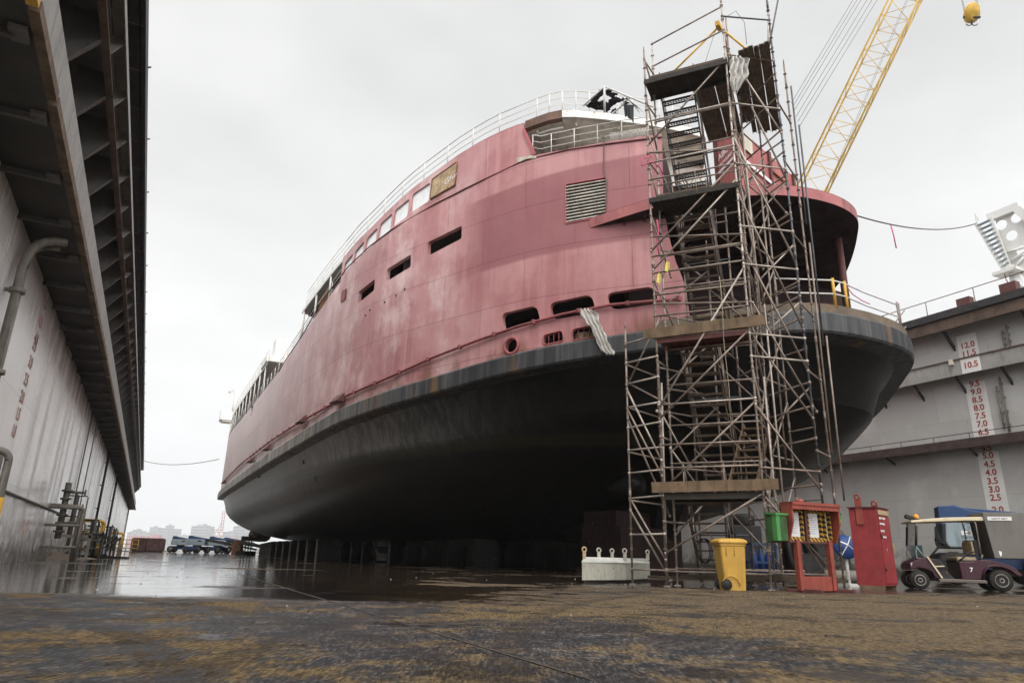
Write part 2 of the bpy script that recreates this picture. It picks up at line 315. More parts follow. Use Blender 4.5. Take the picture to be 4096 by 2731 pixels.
# ------------------------------------------------------------------ ground
HAZE = 2.7e-4
M['dark_ledge'] = paint('dark maroon ledge', (.055, .036, .033), .8, 0, .35, 1.5, rust=.18, dirt=.3, obj=False)
M['bracket'] = paint('grey bracket paint', (.125, .12, .113), .65, 0, .2, 1, rust=.1, dirt=.3)
XL, XR = -3.9, 44.5
YFAR = 172.0
def floor_mat():
    k = NT('wet dock floor'); p = k.pos(); x = k.xyz(p)
    d = k.math('ADD', k.math('MULTIPLY', x[0], math.sin(YAW)), k.math('MULTIPLY', x[1], math.cos(YAW)))
    n_big = k.noise(p, .32, 10, .66); n_mid = k.noise(p, 1.1, 12, .74); n_fine = k.noise(p, 9, 10, .78); n_xf = k.noise(p, 60, 6, .75)
    edge = k.math('ADD', 9.3, k.rng(x[0], 3.5, 9.5, 0, 6.2))
    rt_ = k.rng(x[0], 2.2, 8.)
    edge = k.math('ADD', edge, k.math('MULTIPLY', k.math('SUBTRACT', n_mid, .5), k.math('ADD', 1.2, k.math('MULTIPLY', rt_, 16.))))
    wet = k.rng(k.math('DIVIDE', k.math('SUBTRACT', d, edge), k.math('ADD', 1., k.math('MULTIPLY', rt_, 2.5))), -.3, .55)
    # scattered dry islands in the wet part and damp islands in the dry part
    dry_isle = k.noise(p, .22, 6, .6, .56, .63)
    wet = k.math('MULTIPLY', wet, k.math('SUBTRACT', 1., k.math('MULTIPLY', dry_isle, .8)))
    right = k.rng(x[0], 2.0, 7.5)
    dust = k.math('ADD', k.math('MULTIPLY', n_big, .40), k.math('ADD', k.math('MULTIPLY', n_mid, .42), k.math('MULTIPLY', n_fine, .26)))
    dustf = k.rng(k.math('ADD', dust, k.math('MULTIPLY', right, .08)), .525, .585)
    steel = k.mix(k.noise(p, 2.2, 12, .78, .42, .58), (.020, .024, .028, 1), (.062, .051, .045, 1))
    fleck = k.math('MULTIPLY', k.rng(k.math('ADD', n_fine, k.math('MULTIPLY', n_mid, .6)), .845, .885), k.math('SUBTRACT', 1., right))
    steel = k.mix(k.math('MULTIPLY', fleck, .75), steel, (.27, .26, .28, 1))
    dcol = k.mix(n_xf, (.085, .056, .028, 1), (.29, .195, .085, 1))
    dcol = k.mix(right, dcol, k.mix(n_xf, (.065, .046, .029, 1), (.195, .140, .082, 1)))
    col = k.mix(k.math('MULTIPLY', dustf, .92), steel, dcol)
    grime = k.noise(p, .85, 12, .76, .51, .60)
    col = k.mix(k.math('MULTIPLY', grime, .85), col, (.020, .015, .012, 1))
    col = k.mix(k.math('MULTIPLY', wet, .72), col, (.016, .011, .010, 1))
    rust = k.noise(p, .55, 5, .6, .70, .75)
    col = k.mix(k.math('MULTIPLY', rust, .6), col, (.10, .035, .012, 1))
    sp = k.noise(p, 26, 10, .82); sp2 = k.noise(k.pos((.35, 1.4, 1)), 14, 8, .8)
    dryk = k.math('SUBTRACT', 1., k.math('MULTIPLY', wet, .8))
    col = k.mix(k.math('MULTIPLY', k.rng(sp, .545, .60), k.math('MULTIPLY', dryk, .50)), col, k.mix(dustf, (.20, .19, .19, 1), (.36, .27, .16, 1)))
    col = k.mix(k.math('MULTIPLY', k.rng(sp, .47, .41), k.math('MULTIPLY', dryk, .70)), col, (.016, .013, .011, 1))
    col = k.mix(k.math('MULTIPLY', k.rng(sp2, .57, .64), k.math('MULTIPLY', dryk, .55)), col, (.022, .018, .016, 1))
    e_ = k.math('SUBTRACT', k.math('MULTIPLY', x[0], math.cos(YAW)), k.math('MULTIPLY', x[1], math.sin(YAW)))
    cv = k.n('ShaderNodeCombineXYZ'); k.l(e_, cv.inputs[0]); k.l(k.math('MULTIPLY', d, .17), cv.inputs[1])      # drag marks of years of traffic
    gr = k.noise(cv.outputs[0], 48, 4, .7); gr2 = k.noise(cv.outputs[0], 15, 6, .75)
    col = k.mix(k.math('MULTIPLY', k.rng(gr, .53, .60), k.math('MULTIPLY', dryk, .38)), col, k.mix(dustf, (.22, .21, .215, 1), (.34, .25, .14, 1)))
    col = k.mix(k.math('MULTIPLY', k.rng(gr, .48, .41), k.math('MULTIPLY', dryk, .55)), col, (.012, .010, .009, 1))
    col = k.mix(k.math('MULTIPLY', k.rng(gr2, .47, .40), k.math('MULTIPLY', dryk, .5)), col, (.018, .014, .012, 1))
    oil = k.math('MULTIPLY', k.noise(k.pos((1, .8, 1)), .62, 9, .68, .575, .615), k.math('MULTIPLY', dryk, k.rng(n_fine, .35, .5)))
    col = k.mix(k.math('MULTIPLY', oil, .85), col, (.010, .008, .008, 1))
    # tyre tracks: two dark curved bands worn into the dust
    for cx_, cy_, r_ in ((-9., 4., 9.2), (-9., 4., 10.7), (16., -3., 15.6), (16., -3., 17.2)):
        rr_ = k.math('SQRT', k.math('ADD', k.math('POWER', k.math('SUBTRACT', x[0], cx_), 2.), k.math('POWER', k.math('SUBTRACT', x[1], cy_), 2.)))
        band = k.rng(k.math('ABSOLUTE', k.math('SUBTRACT', rr_, r_)), .09, .17, 1, 0)
        col = k.mix(k.math('MULTIPLY', band, k.math('MULTIPLY', k.rng(sp2, .38, .55), k.math('MULTIPLY', dryk, .6))), col, (.030, .024, .022, 1))
    k.col(col)
    damp = k.math('SUBTRACT', 1., dustf)
    rdry = k.rng(k.math('ADD', k.math('MULTIPLY', damp, .6), k.math('MULTIPLY', k.noise(p, 3, 5, .6), .5)), .3, .9, .95, .52)
    rwet = k.rng(k.math('ADD', n_mid, k.math('MULTIPLY', n_fine, .25)), .45, .85, .02, .13)
    rr = k.n('ShaderNodeMix'); rr.data_type = 'FLOAT'; k.l(wet, rr.inputs[0]); rdry = k.math('SUBTRACT', rdry, k.math('MULTIPLY', oil, .45)); k.l(rdry, rr.inputs[2]); k.l(rwet, rr.inputs[3])
    k.rough(rr.outputs[0]); k.l(k.rng(k.math('MAXIMUM', wet, oil), 0, 1, .16, .5), k.bs.inputs['Specular IOR Level'])
    h = k.math('MULTIPLY', k.math('ADD', k.math('MULTIPLY', n_fine, 1.0), k.math('MULTIPLY', gr, .6)), k.rng(wet, 0, 1, 1., .05))
    k.bump(h, .9, .014)
    return k.m
M['floor'] = floor_mat()
b = MB(); nx, ny = 60, 110
xs = [XL - .6 + (XR - XL + 1.2) * i / nx for i in range(nx + 1)]; ys = [-30 + (YFAR + 30) * j / ny for j in range(ny + 1)]
b.grid([[(x, y, 0) for x in xs] for y in ys], False)
b.add([(XL - .6, YFAR, 0), (XR + .6, YFAR, 0), (XR + .6, YFAR, -6), (XL - .6, YFAR, -6)], [(0, 3, 2, 1)])
struct(b.build('dock_floor', 'floor'))
k = NT('harbour water'); p = k.pos(); k.col((.10, .12, .13, 1)); k.rough(.12); k.bump(k.noise(p, .5, 4), .25, .3); M['water'] = k.m
b = MB(); b.add([(-9000, -9000, -5), (9000, -9000, -5), (9000, 9000, -5), (-9000, 9000, -5)], [(0, 1, 2, 3)]); struct(b.build('harbour_water', 'water'))
b = MB(); b.add([(-2500, 1650, -4.5), (5000, 1650, -4.5), (5000, 4500, 6), (-2500, 4500, 6)], [(0, 1, 2, 3)]); struct(b.build('far_shore', paint('far shore', (.12, .13, .10), .9, 0, .2, .01, dirt=0)))
# weld seam on the floor, small grit
b = MB(); A = onz(582, 1328); B_ = onz(1030, 1463); dv = (B_ - A).normalized(); A = A - dv * 3; B_ = B_ + dv * 2
b.beam(A + V((0, 0, .001)), B_ + V((0, 0, .001)), .022, .010); tag(b.build('weld_seam', paint('worn weld', (.085, .075, .065), .5, .2, .4, 6, dirt=.5)), 'thin raised weld seam running across the wet floor', 'seam')
b = MB()
for i in range(260):
    x, y = random.uniform(-3.4, 24), random.uniform(3.2, 26)
    if random.random() < .35: x, y = random.uniform(6, 14), random.uniform(9, 16)
    s = random.uniform(.003, .010) * (1 + y * .03); a = random.random() * 3
    b.cur = random.choice((0, 0, 0, 0, 0, 1)); b.box((x, y, s * .4), (s * 2, s * 1.3, s), a)
o = b.build('floor_grit', ['steel_dark', 'paper']); tag(o, 'scattered small grit and paint chips on the dock floor', 'grit'); o['kind'] = 'stuff'

# ------------------------------------------------------------------ dock wing walls
def wall_mat(name, sheen, br):
    k = NT(name); p = k.pos(); x = k.xyz(p)
    q = k.pos((1, .55, .06)); st = k.noise(q, 1.6, 6, .65, .40, .75)
    pl = k.n('ShaderNodeTexBrick'); c = k.n('ShaderNodeCombineXYZ'); k.l(x[1], c.inputs[0]); k.l(x[2], c.inputs[1]); k.l(c.outputs[0], pl.inputs['Vector'])
    pl.inputs['Scale'].default_value = 1.; pl.inputs['Brick Width'].default_value = 7.5; pl.inputs['Row Height'].default_value = 2.35; pl.inputs['Mortar Size'].default_value = .012; pl.inputs['Mortar Smooth'].default_value = .3
    pl.inputs['Color1'].default_value = tuple(x * br for x in (.33, .325, .31)) + (1,); pl.inputs['Color2'].default_value = tuple(x * br for x in (.38, .375, .36)) + (1,); pl.inputs['Mortar'].default_value = tuple(x * br for x in (.26, .25, .23)) + (1,)
    col = k.mix(k.math('MULTIPLY', st, .16), pl.outputs['Color'], tuple(x * br for x in (.25, .235, .21)) + (1,))
    col = k.mix(k.noise(p, .4, 5, .6, .45, .7), col, k.mix(.5, col, tuple(min(.85, x * br) for x in (.48, .48, .46)) + (1,)))
    # tide line of grime and rust near the floor
    low = k.math('MULTIPLY', k.rng(k.math('ADD', x[2], k.math('MULTIPLY', k.noise(p, .8, 6, .65), 2.2)), 1.6, 3.4, 1, 0), k.noise(p, 1.7, 6, .65, .42, .6))
    col = k.mix(k.math('MULTIPLY', low, .72), col, (.115, .085, .055, 1))
    base = k.rng(k.math('ADD', x[2], k.math('MULTIPLY', k.noise(p, 2.5, 6, .7), 1.1)), .75, 1.3, 1, 0)
    col = k.mix(k.math('MULTIPLY', base, .8), col, (.045, .036, .022, 1))
    ru = k.math('MULTIPLY', k.noise(k.pos((1, 1.2, .25)), 1.1, 8, .72, .66, .73), k.noise(p, .16, 3, .5, .5, .62))
    col = k.mix(k.math('MULTIPLY', ru, .75), col, (.22, .12, .045, 1))
    k.col(col); k.rough(k.rng(st, 0, 1, sheen, sheen + .2)); k.bump(k.noise(p, .45, 3), .25, .06)
    return k.m
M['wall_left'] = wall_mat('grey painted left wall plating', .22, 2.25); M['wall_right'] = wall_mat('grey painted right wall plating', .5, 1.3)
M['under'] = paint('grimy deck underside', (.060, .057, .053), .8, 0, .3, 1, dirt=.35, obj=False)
M['ledge_paint'] = paint('grey ledge paint', (.30, .29, .27), .6, 0, .12, 1, rust=.12, dirt=.3, obj=False)
M['ledge_rust'] = paint('rusty brown ledge', (.11, .075, .055), .8, 0, .35, 1.5, rust=.25, dirt=.3, obj=False)
M['fender_wood'] = paint('fender timber', (.15, .105, .07), .85, 0, .35, 2.5, rust=.2, dirt=.4, obj=False)

YN, YE = -12, YFAR - 4
lw = thing('dock_wall', 'tall grey left dock wall with dark overhanging walkways', 'dock wall', (XL, YN, 0))
b = MB(); b.box((XL - 2, (YN + YE) / 2, 6.2), (4, YE - YN, 12.39)); b.build('wall_plating', 'wall_left', lw)
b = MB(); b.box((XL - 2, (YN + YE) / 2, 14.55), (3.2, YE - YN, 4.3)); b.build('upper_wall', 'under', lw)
# first ledge: plate, timber fender edge, light web above, small brackets below
X1, Z1, X2, Z2, X2b, X3, Z3 = -2.78, 8.2, -2.78, 12.25, -2.42, -2.58, 16.5
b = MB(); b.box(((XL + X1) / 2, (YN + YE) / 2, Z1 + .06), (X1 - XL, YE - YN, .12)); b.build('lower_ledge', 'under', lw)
b = MB(); y = 3.; i = 0
while y < YE:
    L = random.uniform(2.2, 4.2); b.cur = 1 if i == 0 and y < 12 else 0
    if i == 0: L = 7.6
    b.box((X1 + .07, y + L / 2, Z1 + .08 + random.uniform(-.02, .02)), (.16, L - random.uniform(.03, .2), .20)); y += L; i += 1
b.build('fender_edge', ['fender_wood', 'yellow'], lw)
b = MB(); b.box((X1 - .06, (YN + YE) / 2, Z1 + .85), (.05, YE - YN, 1.3)); b.build('ledge_coaming', 'ledge_paint', lw)
YB = [y for y in [4 + 2.42 * i for i in range(68)] if y < YE - 1]
for i, y in enumerate(YB):
    b = MB(); b.prism([(XL, y, Z1 - .02), (XL + 1.0, y, Z1 - .02), (XL + 1.0, y, Z1 - .10), (XL, y, Z1 - .16)], (0, .03, 0))
    b.box((XL + .45, y, Z1 - .16), (.9, .09, .02)); b.box((XL + .95, y, Z1 - .07), (.24, .34, .1)); b.build('ledge_bracket', 'bracket', lw)
# second ledge (overhead walkway): underside plate, deep brackets with flange, edge beam with outer flange and knees
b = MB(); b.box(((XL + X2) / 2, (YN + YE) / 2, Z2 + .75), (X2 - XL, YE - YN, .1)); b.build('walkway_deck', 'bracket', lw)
for i, y in enumerate(YB):
    b = MB(); yy = y + .6
    b.prism([(XL, yy, Z2 + .7), (X2, yy, Z2 + .7), (X2, yy, Z2 + .02), (XL, yy, Z2 - 1.5)], (0, .03, 0))
    b.beam((XL, yy + .015, Z2 - 1.5), (X2 - .02, yy + .015, Z2 + .0), .16, .03, (0, 0, 1)); b.build('walkway_bracket', 'bracket', lw)
b = MB(); b.box((X2, (YN + YE) / 2, Z2 + .4), (.06, YE - YN, .8)); b.box((X2 + .05, (YN + YE) / 2, Z2), (.18, YE - YN, .05)); b.build('edge_beam', 'ledge_rust', lw)
b = MB(); b.box(((X2 + X2b) / 2 + .03, (YN + YE) / 2, Z2 + .82), (X2b - X2 - .06, YE - YN, .05)); b.box((X2b, (YN + YE) / 2, Z2 + .72), (.04, YE - YN, .26)); b.build('edge_flange', 'ledge_paint', lw)
b = MB()
for y in YB: b.prism([(X2 + .035, y + 1.4, Z2 + .79), (X2b - .03, y + 1.4, Z2 + .79), (X2b - .03, y + 1.4, Z2 + .62), (X2 + .035, y + 1.4, Z2 + .15)], (0, .03, 0))
b.build('edge_knees', 'ledge_paint', lw)
# white panels standing in for gaps of daylight behind the brackets
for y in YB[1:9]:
    b = MB(); b.box((XL + .02, y + 2.2, Z2 + .1), (.03, .75, 1.0)); b.build('daylight_stand_in', 'strip_white', lw)
# top deck
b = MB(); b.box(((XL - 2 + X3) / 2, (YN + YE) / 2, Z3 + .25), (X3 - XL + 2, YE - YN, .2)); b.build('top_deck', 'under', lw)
b = MB(); b.box((X3, (YN + YE) / 2, Z3 + .1), (.14, YE - YN, .5)); b.box((X3 - .3, (YN + YE) / 2, Z3 - .06), (.35, YE - YN, .14)); b.build('top_edge', 'steel_dark', lw)
for i, y in enumerate(YB):
    b = MB(); b.box((XL + .7, y + .3, Z3), (1.3, .05, .3)); b.build('deck_rib', 'bracket', lw)
# second-storey railing stubs on the top edge
b = MB()
for y in range(9, 150, 5): b.tube((X3 + .07, y, Z3 + .3), (X3 + .16, y, Z3 + .36), .03, 5)
b.build('edge_eye', 'steel_dark', lw)
# draft numbers
for t_, (px, py) in zip(('3.5', '3.0', '2.5', '2.0', '1.5', '1.0'), ((75.6, 799), (65, 838), (56, 880), (46, 920), (38, 961), (28, 1000))):
    q = onx(px, py, XL + .02); text('draft_number', t_, .50, 'pink_letter', lw, (XL + .012, 24.4, q.z), (0, 1, 0), (0, 0, 1), .002, 'CENTER', .012)
for i, (z,) in enumerate([(7.6,), (7.0,), (6.45,)]):
    text('draft_number', ('5.0', '4.5', '4.0')[i], .50, 'pink_letter', lw, (XL + .012, 24.4, z), (0, 1, 0), (0, 0, 1), .002, 'CENTER', .012)
# small stencilled marks low on the wall
for px in (57, 147):
    q = onx(px, 1214, XL + .01); b = MB()
    for j in (-.42, 0, .42): b.box((XL + .008, q.y + j, q.z), (.012, .09, .42 if j == 0 else .6))
    b.build('stencil_mark', 'pink_letter', lw)
# wall pipes: (px,py) of two points -> vertical pipes
def wpipe(px, py, z0, z1, r, off=.12, mat='pipe_grey', clamps=4):
    q = onx(px, py, XL + off); b = MB(); b.tube((XL + off, q.y, z0), (XL + off, q.y, z1), r, 8)
    for i in range(clamps):
        z = lerp(z0, z1, (i + .5) / clamps); b.box((XL + off / 2 + .02, q.y, z), (off + .06, .05, .07))
    b.build('wall_pipe', mat, lw)
wpipe(232, 1135, .8, 8.1, .09, .2, 'steel_dark'); wpipe(262, 1135, .8, 8.1, .11, .2, 'steel_dark'); wpipe(293, 1185, .8, 8., .12, .2, 'pipe_grey', 3); wpipe(200, 1010, 1.2, 8.1, .035, .06, 'wire', 0); wpipe(216, 1005, 1.2, 8.1, .03, .3, 'wire', 0)
q = onx(40, 650, XL + .22)
b = MB(); P = [(XL + .25, q.y, 2.8), (XL + .25, q.y, 7.0)] + arc((XL + .25, q.y, 7.0), (XL + .25, q.y, 7.9), (XL + .95, q.y + .3, 7.95)); b.path(P, .11, 10)
for z in (4.4, 6.4): b.lathe((XL + .25, q.y, z), [(.12, -.06), (.18, -.05), (.18, .05), (.12, .06)], 12); b.box((XL + .1, q.y, z), (.3, .08, .08))
b.build('wall_pipe', 'pipe_grey', lw)
b = MB(); b.path([(XL + .16, q.y + .42, 2.6), (XL + .16, q.y + .42, 7.1)] + arc((XL + .16, q.y + .42, 7.1), (XL + .16, q.y + .42, 7.8), (XL + .8, q.y + .6, 7.85)), .05, 8); b.build('wall_pipe', 'pipe_grey', lw)
# doorway
q = onx(166, 1200, XL + .01); b = MB(); b.box((XL + .01, q.y, 1.75), (.05, 2.0, 3.5)); b.build('wall_door', 'steel_dark', lw)
# horizontal half pipe along the wall
q = onx(60, 1147, XL + .05); b = MB(); b.tube((XL + .05, 8, q.z), (XL + .05, 44, q.z), .045, 6); b.build('rubbing_bar', 'pipe_grey', lw)

# ---- right wall
rw = thing('dock_wall', 'pale grey right dock wall with ledges and red numbers on a white strip', 'dock wall', (XR, -40, 0))
YA, YZ = -40, YE
b = MB(); b.box((XR + 2, (YA + YZ) / 2, 8.2), (4, YZ - YA, 16.4)); b.build('wall_plating', 'wall_right', rw)
XF = XR - 1.0
zt = onx(2200, 700, XF - .4).z
zl = onx(2352, 988.8, XF).z; zl2 = onx(2352, 1010, XF).z; zm1 = onx(2352, 790.7, XF).z; zm0 = onx(2352, 830, XF).z
b = MB(); b.box(((XF + XR) / 2, (YA + YZ) / 2, zl - .04), (XR - XF, YZ - YA, .08)); b.box((XF - .02, (YA + YZ) / 2, (zl + zl2) / 2 - .05), (.16, YZ - YA, zl - zl2)); b.build('lower_ledge', 'dark_ledge', rw)
b = MB()
b.box(((XF + XR) / 2, (YA + YZ) / 2, zm1 - .05), (XR - XF, YZ - YA, .07)); b.box((XF, (YA + YZ) / 2, (zm0 + zm1) / 2), (.08, YZ - YA, zm1 - zm0)); b.build('middle_ledge', 'ledge_paint', rw)
b = MB(); b.box((XF - .05, (YA + YZ) / 2, zm1 + .0), (.14, YZ - YA, .07)); b.build('ledge_rim', 'ledge_rust', rw)
for i in range(34):
    y = 8 + i * 2.7
    b = MB(); b.prism([(XF + .05, y, zm0 + .02), (XF + .25, y, zm0 + .02), (XR, y, zm0 - .75), (XR, y, zm0 - 1.0)], (0, .1, 0)); b.build('ledge_bracket', 'steel_dark', rw)
    if i % 2 == 0:
        b = MB(); b.box((XF - .12, y, zm1 - .12), (.2, .22, .34)); b.build('ledge_lamp', 'cream', rw)
        b = MB(); b.prism([(XF + .05, y, zl2), (XF + .2, y, zl2), (XR, y, zl2 - .35), (XR, y, zl2 - .5)], (0, .08, 0)); b.build('ledge_bracket', 'steel_dark', rw)
b = MB(); zr = zl + .32
b.tube((XF + .05, YA, zr), (XF + .05, YZ, zr), .025, 5)
for i in range(60): b.tube((XF + .05, 2 + i * 2.2, zl), (XF + .05, 2 + i * 2.2, zr), .02, 5)
b.build('ledge_rail', 'steel_dark', rw)
ztt = onx(2352, 663, XF - .5).z; zt0 = onx(2352, 705, XF - .5).z
b = MB(); b.box(((XF - .5 + XR + 3) / 2, (YA + YZ) / 2, ztt - .12), (XR + 3 - XF + .5, YZ - YA, .2)); b.box((XF - .5, (YA + YZ) / 2, ztt - .15), (.12, YZ - YA, .46)); b.build('top_deck', 'steel_dark', rw)
b = MB(); b.box((XF - .2, (YA + YZ) / 2, (ztt - .45 + zt0) / 2), (.3, YZ - YA, ztt - .4 - zt0)); b.build('top_fender', 'ledge_rust', rw)
for i in range(22):
    y = 6 + i * 4.6; b = MB(); b.prism([(XF, y, zt0), (XF + .3, y, zt0), (XR, y, zt0 - .8), (XR, y, zt0 - 1.15)], (0, .12, 0)); b.build('deck_bracket', 'steel_dark', rw)
b = MB(); b.tube((XF - .4, YA, ztt + 1.05), (XF - .4, YZ, ztt + 1.05), .03, 5)
for i in range(45): b.tube((XF - .4, 4 + i * 3., ztt - .1), (XF - .4, 4 + i * 3., ztt + 1.05), .028, 5)
b.build('guard_rail', 'fender_wood', rw)
q = onx(2277, 700, XF - .4); b = MB(); b.box((XF - .3, onx(2218, 712, XF - .4).y, ztt + .25), (.5, .8, .6)); b.box((XF - .3, onx(2320, 675, XF - .4).y, ztt + .3), (.5, .9, .7)); b.build('deck_fitting', 'red_dark', rw)
ys_ = (onx(2214, 873, XR).y + onx(2205, 826, XR).y) / 2; wS = ys_ - (onx(2261.6, 873.4, XR).y)
yc = ys_ - wS / 2
for z0, z1, xx in ((2.2, zl2 - .3, XR - .012), (zl + .02, zm0 - .4, XR - .012), (zm0 + .01, zm1 - .06, XF - .05), (zm1 + .1, zt0 - .25, XR - .012)):
    b = MB(); w = wS * (.94 if xx < XR - .5 else 1); cy = yc * (XF / XR if xx < XR - .5 else 1); b.box((xx, cy, (z0 + z1) / 2), (.016, w, z1 - z0)); b.build('draft_strip', 'strip_white', rw)
num = dict([('2.0', (2282, 1170)), ('2.5', (2281, 1142)), ('3.0', (2272, 1123.5)), ('3.5', (2273, 1104)), ('4.0', (2266, 1085)), ('4.5', (2267, 1065.5)), ('5.0', (2263, 1046)), ('5.5', (2260, 1029)),
            ('6.5', (2256, 992)), ('7.0', (2252, 973)), ('7.5', (2249, 954.5)), ('8.0', (2246, 936)), ('8.5', (2243, 917.5)), ('9.0', (2240, 899)), ('9.5', (2237, 881)), ('11.5', (2219, 812)), ('12.0', (2215, 793.6))])
for t_, (px, py) in num.items():
    z = onx(px, py, XR).z; text('draft_number', t_, .52, 'red_letter', rw, (XR - .024, yc, z - .18), (0, -1, 0), (0, 0, 1), .003, 'CENTER', .014)
text('draft_number', '10.5', .52, 'red_letter', rw, (XF - .065, yc * XF / XR, onx(2213, 841, XF).z - .18), (0, -1, 0), (0, 0, 1), .003, 'CENTER', .014)
for px, z0, z1 in ((2306, zm1, zt0 - .6), (2318, zm1, zt0 - .3), (2294, zl + .4, zm0 - .9), (2305, zl + .2, zm0 - .4)):
    y = onx(px, 900 if z0 < 10 else 770, XR).y; b = MB(); b.tube((XR - .14, y, z0), (XR - .14, y, z1), .055, 7)
    for j in range(4): b.box((XR - .08, y, lerp(z0, z1, (j + .5) / 4)), (.16, .14, .12))
    b.build('wall_pipe', 'pipe_grey', rw)
for px, py in ((2106, 1270), (2113, 1290)):
    q = onx(px, py, XR - .02); b = MB(); b.box((XR - .015, q.y, q.z), (.02, .8, 1.0 if py < 1280 else .7)); b.build('paint_patch', paint('teal smear', (.05, .15, .17)) if py < 1280 else 'cream', rw)

# ------------------------------------------------------------------ the ferry
CX = 22.0
HALF = [(14.75, 0), (14.78, 1.5), (15.0, 2.75), (15.76, 3.9), (18.82, 6.85), (20.17, 8.15), (21.22, 9.1), (22.94, 10.26), (24.68, 11.1), (26.4, 11.8), (27.95, 12.5), (29.8, 13.23), (32, 13.87), (34, 14.38), (37.8, 14.78), (40.9, 14.96), (43.5, 15.1), (48.7, 15.3), (66, 15.35)]
YMID = 66.0
def smooth_half():
    # resample with a gentle smoothing so the plating bends fairly
    pts = [V((-h, y)) for y, h in HALF]; pts += [V((-h, 2 * YMID - y)) for y, h in HALF[-2::-1]]
    L = [0.]
    for a, b_ in zip(pts, pts[1:]): L.append(L[-1] + (b_ - a).length)
    def at_(s):
        for i in range(len(L) - 1):
            if s <= L[i + 1]: return pts[i].lerp(pts[i + 1], (s - L[i]) / (L[i + 1] - L[i]))
        return pts[-1]
    n = 360; q = [at_(L[-1] * i / n) for i in range(n + 1)]
    for _ in range(14): q = [q[0]] + [(q[i - 1] + q[i] * 2 + q[i + 1]) / 4 for i in range(1, n)] + [q[-1]]
    return q
Q = smooth_half(); SL = [0.]
for a_, b_ in zip(Q, Q[1:]): SL.append(SL[-1] + (b_ - a_).length)
STOT = SL[-1]
def outl(s, inset=0.):
    """point of the deck outline (starboard side) at arc length s from the end, moved inboard"""
    s = max(0., min(STOT - 1e-6, s)); lo, hi = 0, len(SL) - 1
    while hi - lo > 1:
        m = (lo + hi) // 2
        if SL[m] <= s: lo = m
        else: hi = m
    t = (s - SL[lo]) / (SL[lo + 1] - SL[lo]); p = Q[lo].lerp(Q[lo + 1], t)
    d = (Q[min(lo + 2, len(Q) - 1)] - Q[max(lo - 1, 0)]).normalized(); n = V((d.y, -d.x))
    p = p + n * inset
    return V((CX + min(p.x, 0), p.y))
def onrm(s):
    a, b_ = outl(s - .05), outl(s + .05); d = (b_ - a).normalized(); return V((-d.y, d.x, 0))   # outboard
def sheer(y):
    yy = y if y < YMID else 2 * YMID - y
    t = max(0., min(1.01, (50 - yy) / 35)); return 1.9 * t * t
def zb(y): return 7.1 + sheer(y)
def hit(px, py, inset=.25):
    d = ray(px, py); best = None; N = 900
    prev = outl(0, inset); ps = 0.
    for i in range(1, N + 1):
        s = STOT * i / N; q = outl(s, inset); e = q - prev
        det = d.x * -e.y + e.x * d.y
        if abs(det) > 1e-12:
            t = (prev.x * -e.y + e.x * prev.y) / det; w = (d.x * prev.y - d.y * prev.x) / det
            if t > 0 and -1e-6 <= w <= 1 + 1e-6 and (best is None or t < best[0]): best = (t, lerp(ps, s, w))
        prev = q; ps = s
    if best is None: return hit(px + 3, py - .5, inset)
    return best[1], (O + d * best[0]).z
def S3(s, z, inset=.25): p = outl(s, inset); return V((p.x, p.y, z))
def sy(y, far=False):
    lo, hi = (STOT / 2, STOT) if far else (0., STOT / 2)
    for _ in range(40):
        m = (lo + hi) / 2
        if outl(m).y < y: lo = m
        else: hi = m
    return lo
